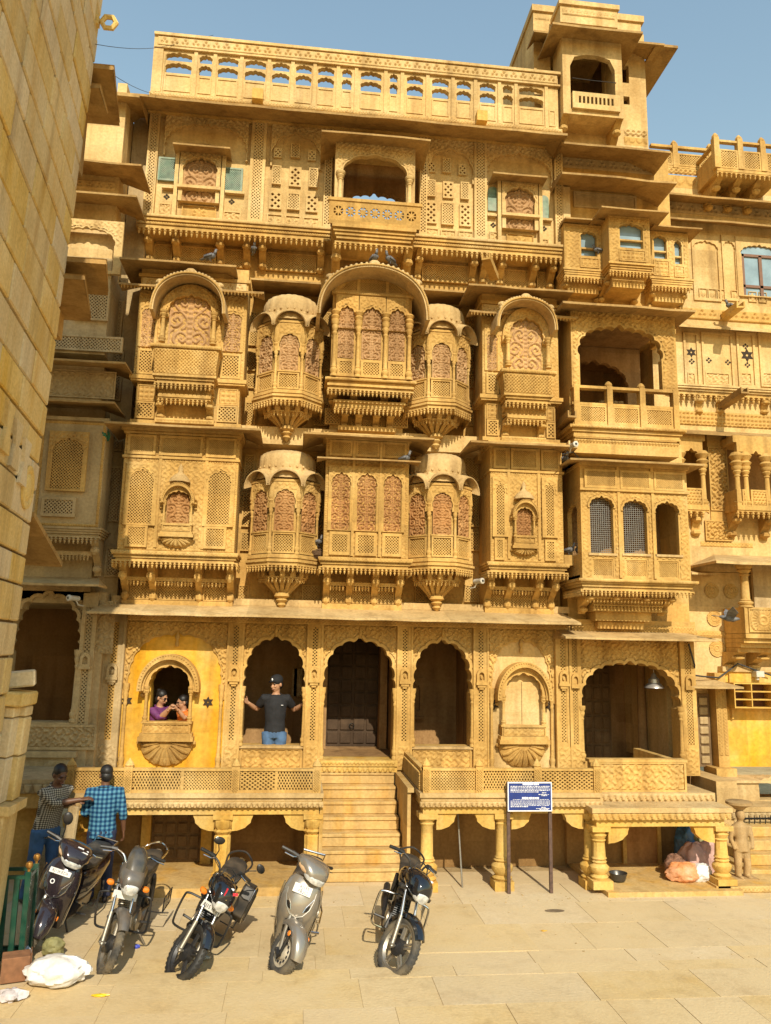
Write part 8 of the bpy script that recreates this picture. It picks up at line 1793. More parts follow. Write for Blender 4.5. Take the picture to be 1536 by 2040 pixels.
NAVY = plain('navy_trousers', (.015, .02, .05), .8, noise=.25, nscale=8); JEAN = plain('blue_jeans', (.05, .10, .19), .85, noise=.55, nscale=7); JEAN2 = plain('mid_blue_jeans', (.04, .10, .22), .85, noise=.35, nscale=9)
BLKT = plain('black_tshirt', (.011, .011, .013), .85, noise=.2); PURP = plain('purple_tunic', (.12, .022, .11), .75, noise=.3, nscale=20); ORNG = plain('orange_tshirt', (.70, .18, .02), .8, noise=.15)
SHOE = plain('dark_shoe', (.03, .022, .018), .5)
FOLD = bpy.data.textures.new('cloth_folds', 'CLOUDS'); FOLD.noise_scale = .09
def ell(c, rx, ry, n=14, tilt=None):
    P = [Vector((rx*math.cos(2*math.pi*k/n), ry*math.sin(2*math.pi*k/n), 0)) for k in range(n)]
    if tilt is not None: P = [tilt @ p for p in P]
    return [tuple(Vector(c)+p) for p in P]
def remesh(o, v, fold=0.0, sub=False):
    m = o.modifiers.new('union', 'REMESH'); m.mode = 'VOXEL'; m.voxel_size = v; m.use_smooth_shade = True
    s = o.modifiers.new('soften', 'SMOOTH'); s.factor = .5; s.iterations = 3 if v > .007 else 2
    if fold: d = o.modifiers.new('folds', 'DISPLACE'); d.texture = FOLD; d.strength = fold; d.mid_level = .5; d.texture_coords = 'LOCAL'
def hand(g, w, d, n, curl=.5, s=1.0, side=1):
    w, d, n = Vector(w), Vector(d).normalized(), Vector(n).normalized(); n = (n-d*n.dot(d)).normalized(); sd = d.cross(n)*side
    g.loft([[tuple(w+d*a*s+sd*x*s+n*z*s) for x, z in ((-b, -.012), (b, -.012), (b*1.05, 0), (b, .012), (-b, .012), (-b*1.05, 0))] for a, b in ((-.01, .024), (.03, .034), (.08, .040), (.095, .036))])
    for x, L_ in ((-.030, .062), (-.010, .072), (.010, .069), (.029, .055)):
        p = w+d*.088*s+sd*x*s; pts = [p-d*.02*s]; ang = 0
        for k, f in enumerate((.42, .33, .25)):
            ang += curl*(.6 if k == 0 else .9); p = p+(d*math.cos(ang)+n*math.sin(ang))*L_*f*s*1.15; pts.append(p)
        g.tube([tuple(q) for q in pts], [.0095*s, .0095*s, .0088*s, .0075*s], 7)
    p = w+d*.025*s-sd*.034*s; q = p+(d*.6-sd*.7+n*.25).normalized()*.038*s; r = q+(d*.9-sd*.15+n*.4).normalized()*.032*s
    g.tube([tuple(w+d*.01*s-sd*.015*s), tuple(p), tuple(q), tuple(r)], [.014*s, .013*s, .0105*s, .0085*s], 7)
def person(label, loc, rotz, H, arms, skin, shirt, pants, lean=0.0, head=(0, 0), sleeve=.5, hair='short', cap=False, glasses=None, hands=((0, 0, -1), (0, 0, -1)), shirt_len=.83, legs=None, wide=1.0, curl=.55, vox=.0075, ftuck=False):
    k = H/1.70; hip = Vector((0, 0, .92))
    Lm = Matrix.Translation(hip) @ Matrix.Rotation(R_(lean), 4, 'X') @ Matrix.Translation(-hip)   # + leans the trunk forward (-y)
    U = lambda p: Lm @ Vector(p)
    hc = U((0, -.012, 1.575)); Hm = Matrix.Translation(hc) @ Matrix.Rotation(R_(head[0]), 4, 'Z') @ Matrix.Rotation(R_(head[1]+lean*.4), 4, 'X')
    b = MB(); t3 = Lm.to_3x3()
    tr = ((.86, .150, .105), (1.0, .135, .095), (1.15, .15, .105), (1.28, .165, .108), (1.37, .155, .09), (1.43, .075, .062))
    b.loft([ell(U((0, 0, z)), rx*wide*.93, ry*wide*.93, 14, t3) for z, rx, ry in tr])
    b.tube([tuple(U((0, .012, 1.38))), tuple(U((0, .004, 1.46))), tuple(hc+Vector((0, .01, -.03)))], [.062, .055, .056], 12)
    b.M = Hm; b.ball((0, .012, .035), (.074, .092, .088), 18, 12); b.ball((0, -.018, -.03), (.060, .070, .075), 16, 10); b.ball((0, -.035, -.082), (.034, .036, .024), 12, 8)
    b.tube([(0, -.083, .02), (0, -.098, -.012), (0, -.104, -.028), (0, -.088, -.036)], [.010, .012, .016, .010], 8)
    for sx in (-1, 1): b.ball((sx*.077, .012, -.008), (.012, .022, .033), 8, 6); b.ball((sx*.035, -.070, -.018), (.022, .018, .020), 8, 6)
    b.tube([(-.04, -.080, .028), (0, -.088, .030), (.04, -.080, .028)], [.010, .012, .010], 6); b.tube([(-.02, -.086, -.060), (0, -.092, -.058), (.02, -.086, -.060)], [.007, .009, .007], 6); b.M = None
    lg = legs or (((.09, 0, .86), (.10, -.03, .48), (.105, .02, .09)), ((-.09, 0, .86), (-.10, -.03, .48), (-.105, .02, .09)))
    A = []
    for i, sx in enumerate((1, -1)):
        sh = U((sx*.175*wide, 0, 1.375)); el, wr = (U(arms[i][0]), U(arms[i][1])) if arms[i][2:] == () else (Vector(arms[i][0]), Vector(arms[i][1]))
        A.append((sh, el, wr)); b.tube([tuple(U((sx*.10, 0, 1.37))), tuple(sh), tuple(sh.lerp(el, .5)), tuple(el), tuple(el.lerp(wr, .35)), tuple(wr)], [.05, .052, .046, .038, .038, .026], 12)
        hand(b, wr, wr-el, hands[i], curl, 1.0, sx)
        b.tube([tuple(p) for p in (lg[i][0], Vector(lg[i][0]).lerp(Vector(lg[i][1]), .5), lg[i][1], Vector(lg[i][1]).lerp(Vector(lg[i][2]), .35), lg[i][2])], [.075, .068, .05, .05, .034], 12)
    o = obj('person', b, skin, None, loc=loc, rot=(0, 0, rotz)); o.scale = (k, k, k); remesh(o, vox); tag(o, label, 'person')
    s = MB(); trs = ((shirt_len, .168, .122), (.92, .166, .120), (1.02, .158, .116), (1.15, .168, .122), (1.28, .183, .124), (1.37, .175, .105), (1.425, .10, .078))
    s.loft([ell(U((0, 0, z)), rx*wide, ry*wide, 18, t3) for z, rx, ry in trs])
    for i, sx in enumerate((1, -1)):
        sh, el, wr = A[i]; P = [U((sx*.10, 0, 1.37)), sh, sh.lerp(el, .5)]; rr = [.062, .068, .064]
        if sleeve > .5: P += [el, el.lerp(wr, (sleeve-.5)*2*.9)]; rr += [.055, .050]
        else: P += [sh.lerp(el, .5+sleeve*.5)]; rr += [.062]
        s.tube([tuple(p) for p in P], rr, 14)
    so = obj('shirt', s, shirt, o); remesh(so, .011, .016)
    cl = MB(); cl.tube([tuple(U((.078*math.cos(t), .012+.066*math.sin(t), 1.428+.018*math.sin(t)))) for t in np.linspace(0, 2*math.pi, 17)[:-1]], .013 if sleeve > .5 else .008, 6, closed=True); obj('collar', cl, shirt, o, smooth=True)
    if shirt_len > .6:
        s = MB(); s.loft([ell((0, 0, .97), .150*wide, .108*wide, 16), ell((0, 0, .88), .165*wide, .122*wide, 16), ell((0, .0, .80), .160*wide, .118*wide, 16)])
        for i in (0, 1):
            h, kn, an = [Vector(p) for p in lg[i]]; s.tube([tuple(h+Vector((0, 0, .02))), tuple(h.lerp(kn, .5)), tuple(kn), tuple(kn.lerp(an, .6)), tuple(an+Vector((0, 0, -.02)))], [.098, .085, .070, .066, .068], 14)
        po = obj('trousers', s, pants, o); remesh(po, .012, .014)
    for i in (0, 1):
        an = Vector(lg[i][2]); s = MB(); s.loft([[(an.x+a*math.cos(t)*w_, an.y+y_+0*w_, max(.0, z_+h_*math.sin(t))) for t in np.linspace(0, 2*math.pi, 11)[:-1]] for (a, w_, y_, z_, h_) in ((1, .03, .06, .04, .035), (1, .04, .03, .05, .05), (1, .042, -.05, .04, .04), (1, .045, -.12, .032, .03), (1, .03, -.18, .025, .02))]); obj('shoe', s, SHOE, o, smooth=True)
    # hair / cap
    hgm = MB(); hgm.M = Hm
    if hair == 'short': hgm.ball((0, .022, .052), (.084, .094, .086), 18, 10); hgm.ball((0, .055, -.01), (.076, .055, .075), 14, 8)
    elif hair == 'bun': hgm.ball((0, .022, .052), (.086, .096, .088), 18, 10); hgm.ball((0, .05, -.03), (.080, .060, .085), 14, 8); hgm.ball((0, .085, .095), (.045, .045, .04), 12, 8)
    ho = obj('hair', hgm, HAIR, o, smooth=True)
    if cap:
        c = MB(); c.M = Hm; c.ball((0, .012, .062), (.092, .105, .085), 20, 10)
        c.loft([[(x, y, z) for x, y, z in ((-.075*q, -.07-.01, .045), (0, -.10-e, .058), (.075*q, -.07-.01, .045), (.075*q, -.07-.01, .052), (0, -.10-e, .066), (-.075*q, -.07-.01, .052))] for q, e in ((1, .0), (.9, .05), (.5, .075))]); co = obj('cap', c, BLKT, o, smooth=True)
        c = MB(); c.M = Hm; c.ball((.0, -.088, .085), (.014, .008, .02), 8, 5); obj('cap_badge', c, WHTS, co)
    # face
    f = MB(); f.M = Hm
    for sx in (-1, 1): f.ball((sx*.031, -.0785, .004), (.013, .008, .0065), 8, 5)
    obj('eyes', f, plain('eye_dark', (.02, .015, .012), .3) if 'eye_dark' not in MATS else MATS['eye_dark'], o)
    f = MB(); f.M = Hm
    for sx in (-1, 1): f.tube([(sx*.014, -.094, .024), (sx*.034, -.092, .030), (sx*.052, -.078, .023)], .0045, 5)
    obj('eyebrows', f, HAIR, o)
    f = MB(); f.M = Hm; f.tube([(-.022, -.087, -.058), (0, -.098, -.060), (.022, -.087, -.058)], .0055, 6); obj('lips', f, plain('lips', (.22, .07, .05), .5) if 'lips' not in MATS else MATS['lips'], o)
    if glasses:
        f = MB(); f.M = Hm
        for sx in (-1, 1):
            if glasses == 'sun': f.ball((sx*.033, -.094, .0), (.030, .007, .022), 12, 6)
            else: f.tube([(sx*.033+.025*math.cos(t), -.095, .0+.019*math.sin(t)) for t in np.linspace(0, 2*math.pi, 13)[:-1]], .003, 5, closed=True)
            f.tube([(sx*.058, -.09, .004), (sx*.078, .0, .004)], .003, 5)
        f.tube([(-.008, -.097, .004), (.008, -.097, .004)], .003, 5); obj('sunglasses' if glasses == 'sun' else 'spectacles', f, BLKG, o)
    return o
# man in the arch: arms spread to both jambs, looking to his right
px_ = atY(549, 1400, .16); wl = Vector((X(602, 1404, .05), .02, Z(602, 1404, .05))); wr_ = Vector((X(492, 1394, .05), .02, Z(492, 1394, .05)))
base = Vector((px_.x, .20, .83)); k_ = 1.72/1.70
loc_ = lambda p: (Vector(p)-base)/k_
pa = person('man in black cap, black T-shirt and jeans standing in the arched opening', base, 0, 1.72,
            (((.285, .15, 1.19), (.40, -.02, 1.285), 1), ((-.285, .15, 1.195), (-.405, -.02, 1.30), 1)), SKIN_M, BLKT, JEAN, head=(-38, 8), sleeve=.35, cap=True, hands=((-1, 0, .1), (1, 0, .1)), curl=.25, shirt_len=.88, wide=.93)
g = MB(); g.box(.085, .115, -.128, -.118, 1.275, 1.283); obj('chest_mark', g, WHTS, pa)
g = MB(); q = Vector((.385, .005, 1.275)); g.M = Matrix.Translation(q) @ Matrix.Rotation(math.pi/2, 4, 'Y'); g.lathe((0, 0, -.012), [(.034, 0), (.036, .012), (.034, .024)], 14, caps=False); obj('wristwatch', g, BLKP, pa, smooth=True)
# woman and boy at the small window: their hands meet over a phone
cw = atY(345, 1411, .02); meet = Vector((X(345, 1413, -.02), -.02, Z(345, 1413, -.02)))
bw_ = Vector((X(312, 1410, .22), .24, .82)); kw = 1.50/1.70; bb_ = Vector((X(371, 1410, .20), .22, .82)); kb = 1.43/1.70
def wloc(p, base, rz, k): return (Matrix.Rotation(-rz, 3, 'Z') @ (Vector(p)-base))/k
rzw, rzb = R_(52), R_(-58)
sy = Vector((X(318, 1437, -.02), .03, Z(318, 1437, -.02)+.045)); sb = Vector((X(366, 1437, -.02), .03, Z(366, 1437, -.02)+.045))
person('woman in sunglasses and purple tunic leaning at the small hooded window', bw_, rzw, 1.50, ((tuple(wloc(meet+Vector((-.16, .08, -.12)), bw_, rzw, kw)), tuple(wloc(meet+Vector((-.07, 0, -.03)), bw_, rzw, kw)), 1), (tuple(wloc(sy+Vector((-.02, .03, .0)), bw_, rzw, kw)), tuple(wloc(meet+Vector((-.07, -.01, .0)), bw_, rzw, kw)), 1)),
       SKIN_M, PURP, NAVY, lean=8, head=(12, 12), sleeve=.62, hair='bun', glasses='sun', hands=((.2, 0, -1), (0, -.3, -1)), wide=.95)
person('boy in spectacles and orange T-shirt facing the woman at the small window', bb_, rzb, 1.43, ((tuple(wloc(sb+Vector((0, .0, .0)), bb_, rzb, kb)), tuple(wloc(meet+Vector((.07, -.01, .0)), bb_, rzb, kb)), 1), (tuple(wloc(meet+Vector((.15, .10, -.12)), bb_, rzb, kb)), tuple(wloc(meet+Vector((.07, .02, -.03)), bb_, rzb, kb)), 1)),
       SKIN_M, ORNG, NAVY, lean=6, head=(-6, 6), sleeve=.35, glasses='clear', hands=((-.2, 0, -1), (0, -.3, -1)), wide=.88)
g = MB(); g.M = Matrix.Translation(meet+Vector((0, -.015, .015))) @ Matrix.Rotation(.3, 4, 'Y'); g.box(-.035, .035, -.006, .006, -.03, .05); tag(obj('phone', g, BLKG, None, bevel=.004), 'small dark phone held between the woman and the boy', 'phone')
# man in blue plaid, back to the camera
b0 = atZ(192, 1797, 0); person('man in blue plaid shirt and dark trousers seen from behind', (b0.x, b0.y, 0), math.pi+R_(8), 1.54,
       (((.235, -.02, 1.10), (.20, -.20, 1.02)), ((-.25, .03, 1.09), (-.27, -.04, .86))), SKIN_D, CHK2, NAVY, head=(14, 6), sleeve=.68, hands=((-1, 0, 0), (1, 0, 0)), shirt_len=.80, wide=1.06)
# man in gingham leaning on a plank, looking down to the right
b1 = Vector((X(92, 1650, -1.95), -1.95, 0)); rz1 = R_(48); k1 = 1.60/1.70
pt = atY(148, 1606, -2.12)
e1 = wloc(Vector((pt.x-.20, pt.y-.06, pt.z+.04)), b1, rz1, k1); w1 = wloc(Vector((pt.x+.07, pt.y+.0, pt.z+.075)), b1, rz1, k1); e2 = wloc(Vector((pt.x-.24, pt.y+.22, pt.z-.04)), b1, rz1, k1); w2 = wloc(Vector((pt.x-.02, pt.y+.08, pt.z+.03)), b1, rz1, k1)
person('man in black and white gingham shirt leaning on a plank and looking down', b1, rz1, 1.60, ((tuple(e2), tuple(w2), 1), (tuple(e1), tuple(w1), 1)), SKIN_D, CHK1, JEAN2, lean=17, head=(-4, 16), sleeve=.66, hands=((.3, 0, -1), (0, .3, -1)), shirt_len=.80, wide=1.0,
       legs=(((.09, 0, .86), (.10, -.02, .48), (.11, .04, .09)), ((-.09, 0, .86), (-.10, .06, .47), (-.12, .16, .09))))
g = MB(); pb_ = Vector((X(118, 1800, -2.2), -2.2, .0)); d_ = pt-pb_; g.M = Matrix.Translation(pb_) @ d_.to_track_quat('Z', 'Y').to_matrix().to_4x4(); g.box(-.075, .075, -.02, .02, 0, d_.length); tag(obj('wooden_plank', g, stone('raw_planed_wood', (.42, .30, .15), (.50, .37, .20), (.56, .43, .26), stain_amt=.4, scale=2), None, bevel=.004), 'pale wooden plank standing upright under the gingham man\'s hands', 'plank')
# ================================================================== SMALL THINGS
def blob(name, c, r, seed, mat, label, cat, group=None, crump=.26, n=34, m=20, kind=None):
    """crumpled bag: noisy ellipsoid resting on its base"""
    rn = random.Random(seed); W = [(rn.uniform(2, 5), rn.uniform(2, 5), rn.uniform(0, 6), rn.uniform(.4, 1)) for _ in range(7)]; g = MB(); v = []; f = []
    for i in range(m+1):
        ph = math.pi*i/m
        for j in range(n):
            th = 2*math.pi*j/n; q = 1.0
            for a, b, c_, w in W: q += crump*.35*w*math.sin(a*th*1.0+math.sin(b*ph+c_)*2.2)*math.sin(b*ph+c_)*math.sin(ph)
            q += crump*.5*abs(math.sin(5*th+3*math.sin(4*ph+seed)))*math.sin(ph)-.5*crump*.5
            z = -math.cos(ph)*q; v.append((c[0]+r[0]*math.sin(ph)*math.cos(th)*q, c[1]+r[1]*math.sin(ph)*math.sin(th)*q, max(c[2]-r[2]*.72, c[2]+r[2]*z)))
    for i in range(m):
        for j in range(n): f.append((i*n+j, i*n+(j+1) % n, (i+1)*n+(j+1) % n, (i+1)*n+j))
    g.add(v, f); o = obj(name, g, mat, None, smooth=True); tag(o, label, cat, group); return o
POLYW = plain('white_plastic_film', (.72, .70, .68), .32, noise=.12, bump=.5, nscale=26, dirt=(.62, .55, .44)); POLYO = plain('orange_woven_sack', (.62, .24, .08), .6, noise=.25, nscale=40, bump=.3, dirt=(.6, .42, .3)); POLYP = plain('pink_cloth_bag', (.52, .32, .27), .7, noise=.2, bump=.3)
POLYG = plain('green_plastic_film', (.01, .16, .06), .22, noise=.5, bump=.5, nscale=20); POLYB = plain('blue_plastic_film', (.03, .10, .22), .3, noise=.5, bump=.5, nscale=20); BROWNC = plain('brown_patterned_cloth', (.20, .10, .06), .8, noise=.6, nscale=30); OLIVE = plain('olive_sack', (.22, .20, .08), .7, noise=.3, bump=.3)
SK = 'refuse sacks piled under the right-hand platform'
def sk(px, py, y, r, seed, mat, label):
    q = atY(px, py, y); blob('refuse_sack', (q.x, y, max(q.z, .06+r[2]*.72)), r, seed, mat, label, 'sack', SK)
sk(1360, 1742, -1.62, (.20, .14, .14), 1, POLYO, 'orange woven sack at the front of the pile under the platform')
sk(1396, 1745, -1.62, (.13, .12, .13), 2, POLYW, 'knotted white plastic bag at the front right of the sack pile')
sk(1345, 1738, -1.40, (.13, .13, .17), 3, BROWNC, 'brown patterned cloth bundle at the left of the sack pile')
sk(1382, 1722, -1.30, (.17, .14, .24), 4, POLYP, 'dusty pink bag in the middle of the sack pile')
sk(1412, 1722, -1.30, (.13, .13, .26), 5, POLYP, 'pale pink drawstring bag at the right of the sack pile')
sk(1372, 1690, -1.05, (.17, .14, .38), 6, POLYB, 'blue and white bag at the back left of the sack pile')
sk(1405, 1688, -1.05, (.17, .15, .42), 7, POLYG, 'shiny green bag at the back right of the sack pile')
sk(1390, 1705, -1.12, (.10, .10, .30), 8, OLIVE, 'olive sack wedged between the blue and green bags')
# metal bowl beside the left column of that platform
g = MB(); q = atZ(1232, 1756, .06); g.lathe((q.x, q.y, .06), [(.05, 0), (.09, .02), (.115, .10), (.118, .11), (.108, .10), (.08, .025), (.02, .015)], 20, caps=False); tag(obj('metal_bowl', g, plain('dark_steel', (.10, .095, .085), .35, .7), None, smooth=True), 'dark metal bowl on the floor under the right-hand platform', 'bowl')
# ---- blue notice board on two posts
sb_ = root('notice_board', 'blue notice board with white lettering on two dark posts', 'sign', (gz(1060, 1779)[0], -1.86, 0), world=True); ys = -1.86
BLUE = plain('blue_enamel', (.012, .035, .19), .35, noise=.15); POST = plain('rusty_dark_post', (.09, .05, .035), .7, noise=.4, nscale=20)
x0, x1, z0, z1 = X(1012, 1588, ys), X(1098, 1588, ys), Z(1055, 1615, ys), Z(1055, 1559, ys)
g = MB(); g.box(x0, x1, ys-.012, ys+.012, z0, z1); obj('board', g, BLUE, sb_)
for px in (1017, 1104):
    q = gz(px, 1780); xx = x0+.01 if px < 1050 else x1-.01; g = MB(); g.box(xx-.02, xx+.02, ys+.013, ys+.05, 0, z1 if px < 1050 else z1-.02); obj('post', g, POST, sb_)
g = MB(); frame(g, x0-.006, x1+.006, z0-.006, z1+.006, .012, ys-.016, ys+.014); bdr = obj('border', g, WHTS, sb_)
g = MB(); bw, bh = x1-x0, z1-z0; rr_ = random.Random(3)
def textrow(zf, xa, xb, h=.0075, full=False):
    x = xa
    while x < xb-.01:
        w = rr_.uniform(.010, .034); w = min(w, xb-x); hh = h*rr_.uniform(.75, 1.1)
        g.box(x0+bw*0+x, x0+x+w, ys-.0135, ys-.0122, z1-zf*bh-hh/2, z1-zf*bh+hh/2); x += w+rr_.uniform(.004, .009)
textrow(.055, .19, .41, .022)
for k, zf in enumerate((.13, .18, .23, .28)): textrow(zf, .03, bw-.02)
textrow(.33, .03, bw*.70); textrow(.36, bw*.78, bw*.88); textrow(.42, bw*.70, bw-.03); textrow(.46, bw*.77, bw*.90)
textrow(.545, .18, .41, .022)
for k, zf in enumerate((.60, .65, .69, .73, .77, .81)): textrow(zf, .03 if k else .06, bw-.02, .005)
textrow(.85, .03, bw*.46, .009); textrow(.875, bw*.76, bw*.86); textrow(.92, bw*.64, bw-.03); textrow(.95, bw*.72, bw*.92)
obj('lettering', g, WHTS, sb_, kind='stuff')
# ---- thin steel pole and other poles
g = MB(); q = gz(921, 1768); g.tube([(q[0], q[1]+.0, 0), (q[0]-.01, q[1]+.3, 1.02)], .012, 8); tag(obj('steel_pole', g, ALLOY, None), 'thin grey steel pole leaning inside the right plinth arcade', 'pole')
# ---- green metal frame by the pier
GRN = plain('green_enamel', (.003, .05, .03), .35, noise=.25, dirt=(.10, .12, .08), dirt_amt=.35); BRASS = plain('brass_knob', (.50, .26, .07), .3, .8)
gf = root('green_metal_stand', 'green metal stand with brass knobs and a glass side, against the stone pier', 'stand', (-2.6, -3.9, 0), world=True)
P = [(-2.78, -3.98), (-2.40, -3.98), (-2.42, -3.70), (-2.78, -3.70)]; Hg = Z(52, 1736, -3.98)
for x, y_ in P:
    g = MB(); g.box(x-.025, x+.025, y_-.02, y_+.02, 0, Hg); o = obj('post', g, GRN, gf, bevel=.004)
    if x > -2.6: g = MB(); g.lathe((x, y_, Hg), [(.014, 0), (.014, .02), (.028, .035), (.034, .055), (.026, .08), (.006, .09)], 12); obj('knob', g, BRASS, o, smooth=True)
for (a, b) in zip(P, P[1:]+P[:1]):
    for z in (Hg-.05, .14):
        g = MB(); g.tube([(a[0], a[1], z), (b[0], b[1], z)], .022, 4); obj('rail', g, GRN, gf)
for a in (-2.72, -2.62, -2.52): g = MB(); g.box(a, a+.05, -3.99, -3.97, .14, Hg-.05); obj('bar', g, GRN, gf)
g = MB(); a, b = P[1], P[2]; g.add([(a[0], a[1]+.02, .17), (b[0], b[1]-.02, .17), (b[0], b[1]-.02, Hg-.08), (a[0], a[1]+.02, Hg-.08), (a[0]-.006, a[1]+.02, .17), (b[0]-.006, b[1]-.02, .17), (b[0]-.006, b[1]-.02, Hg-.08), (a[0]-.006, a[1]+.02, Hg-.08)], [(0, 1, 2, 3), (7, 6, 5, 4), (0, 4, 5, 1), (1, 5, 6, 2), (2, 6, 7, 3), (3, 7, 4, 0)])
obj('glass_side', g, plain('dusty_glass', (.16, .15, .12), .15, noise=.4, nscale=5, dirt=(.30, .26, .18)), gf)
g = MB(); g.box(-2.75, -2.43, -3.96, -3.72, .12, .14); obj('tray', g, GRN, gf)
# ---- litter
q = atZ(108, 1962, .075); blob('garbage_bag', (q.x, q.y+.02, .075+.105), (.25, .18, .125), 11, POLYW, 'crumpled white plastic garbage bag on the paving at lower left', 'garbage bag', crump=.19, n=44, m=24)
q = atZ(98, 1905, 0); blob('refuse_sack', (q.x+.03, q.y-.02, .09), (.09, .08, .09), 12, OLIVE, 'small olive and green sack behind the white garbage bag', 'sack')
g = MB(); q = atZ(34, 1958, .0); g.M = Matrix.Translation((q.x+.03, q.y-.13, .085)) @ Matrix.Rotation(.3, 4, 'Z'); g.box(-.13, .10, -.09, .09, 0, .20); g.box(.102, .112, -.08, .085, .02, .22); tag(obj('cardboard_box', g, plain('brown_cardboard', (.22, .10, .045), .85, noise=.25), None, bevel=.006), 'brown cardboard box at the foot of the green stand', 'box')
def scrap(px, py, z, sx, sy, sz, seed, mat, name, label, cat):
    q = atZ(px, py, z); blob(name, (q.x, q.y, z+sz*.72), (sx, sy, sz), seed, mat, label, cat, crump=.5, n=16, m=8)
scrap(48, 1925, 0, .04, .05, .10, 21, plain('white_blue_paper', (.55, .60, .66), .6, noise=.35, nscale=40), 'paper_scrap', 'torn white and blue paper scrap beside the cardboard box', 'scrap')
scrap(22, 1992, .075, .10, .08, .05, 22, plain('clear_plastic', (.55, .50, .50), .15, noise=.25, nscale=25), 'plastic_scrap', 'crumpled clear plastic at the lower left corner', 'scrap')
scrap(198, 1985, .075, .06, .02, .012, 23, plain('yellow_wrapper', (.70, .48, .02), .4), 'wrapper', 'bright yellow wrapper lying on the foreground paving', 'wrapper')
scrap(272, 1889, 0, .022, .02, .02, 24, plain('blue_wrapper', (.05, .07, .40), .4), 'wrapper', 'tiny blue wrapper between the second and third two-wheelers', 'wrapper')
g = MB(); q = gz(398, 1913); g.M = Matrix.Translation((q[0], q[1], .028)) @ Matrix.Rotation(math.pi/2, 4, 'Y') @ Matrix.Rotation(.2, 4, 'X'); g.lathe((0, 0, -.08), [(.02, 0), (.028, .01), (.028, .05), (.024, .06), (.028, .07), (.028, .12), (.012, .16), (.012, .18)], 12); bo = obj('bottle', g, plain('clear_bottle_plastic', (.45, .45, .40), .15), None, smooth=True); tag(bo, 'clear plastic bottle with lime green label under the black motorbike', 'bottle')
g = MB(); g.M = Matrix.Translation((q[0], q[1], .028)) @ Matrix.Rotation(math.pi/2, 4, 'Y') @ Matrix.Rotation(.2, 4, 'X'); g.lathe((0, 0, -.025), [(.0295, 0), (.0295, .06)], 12, caps=False); obj('bottle_label', g, plain('lime_label', (.35, .62, .03), .4), bo, smooth=True)
scrap(1083, 1855, 0, .03, .015, .006, 25, plain('orange_peel', (.62, .34, .04), .6), 'peel', 'scrap of orange peel on the open paving', 'peel')
g = MB(); q = gz(1105, 1815); g.lathe((q[0], q[1], .004), [(.12, 0), (.11, .003), (.02, .004)], 16, sy=.45); tag(obj('drain_patch', g, plain('drain_patch_brown', (.16, .11, .06), .9, noise=.3), None), 'dark drain-hole patch on the open paving', 'stain')  # flat dark disc marking the drain hole
# ---- wooden pigeonhole shelf on the ochre wall
sh_ = root('pigeonhole_shelf', 'yellow wooden pigeonhole shelf fixed to the ochre wall', 'shelf', (fx(1500, 1385), YF-.3, 2.3), world=True); SHW = plain('yellow_painted_wood', (.55, .32, .06), .6, noise=.2); SHB = plain('dark_varnished_wood', (.16, .06, .02), .6)
y0, y1 = YF-.40, YF-.125; sx0, sx1 = X(1464, 1385, y0), X(1536, 1385, y0)+.35; sz0, sz1 = Z(1500, 1410, y0), Z(1500, 1362, y0)
g = MB(); g.box(sx0, sx1, y1-.015, y1, sz0, sz1); obj('back_panel', g, SHB, sh_)
for k in range(4): g = MB(); zz = sz0+(sz1-sz0)*k/3; g.box(sx0, sx1, y0, y1-.016, zz-.009, zz+.009); obj('shelf_board', g, SHW, sh_)
for xx in (sx0, X(1498, 1385, y0), sx1-.3): g = MB(); g.box(xx-.009, xx+.009, y0-.002, y1-.017, sz0-.01, sz1+.01); obj('upright', g, SHW, sh_)
g = MB(); g.tube([(X(1454, 1340, YF-.15), YF-.14, Z(1454, 1342, YF-.15)), (X(1459, 1430, YF-.15), YF-.16, Z(1459, 1432, YF-.15))], .02, 8); tag(obj('cable_conduit', g, SHW, None), 'yellow conduit hanging on the ochre wall left of the shelf', 'conduit')
# ---- stone guardian figure at the right corner
STAT = stone('statue_stone', (.34, .22, .09), (.42, .28, .13), (.48, .34, .18), stain=(.22, .14, .06), stain_amt=.6, scale=3)
q = Vector((X(1386, 1740, -1.55)+.22, -1.6, .085)); q.x = X(1472, 1745, -1.5); sg = root('stone_figure', 'weathered carved stone figure carrying a slab, by the right-hand steps', 'statue', q)
k = .80
g = MB(); g.loft([ell((0, 0, z*k), rx, ry, 14) for z, rx, ry in ((.42, .11, .085), (.55, .10, .08), (.62, .085, .07), (.72, .11, .08), (.82, .125, .08), (.87, .06, .05))]); g.tube([(0, 0, .85*k), (0, -.01, .93*k)], .042, 10); g.ball((0, -.015, 1.0*k), (.062, .07, .08), 12, 8)
for sx in (-1, 1):
    g.tube([(sx*.055, 0, .44*k), (sx*.065, -.015, .22*k), (sx*.06, .01, .02)], [.06, .05, .045], 10); g.tube([(sx*.12, 0, .82*k), (sx*.15, -.01, .62*k), (sx*.12, -.06, .46*k)], [.036, .032, .028], 8); g.ball((sx*.06, -.05, .02), (.035, .07, .02), 8, 5)
b_ = obj('figure', g, STAT, sg); remesh(b_, .012)
g = MB(); g.box(-.16, .16, -.12, .12, -.0, .015); obj('plinth', g, STAT, sg); g = MB(); g.lathe((0, 0, 1.08*k), [(.06, 0), (.09, .03), (.15, .06), (.17, .07), (.17, .10), (.15, .11)], 16); obj('carried_slab', g, STAT, sg, smooth=True)
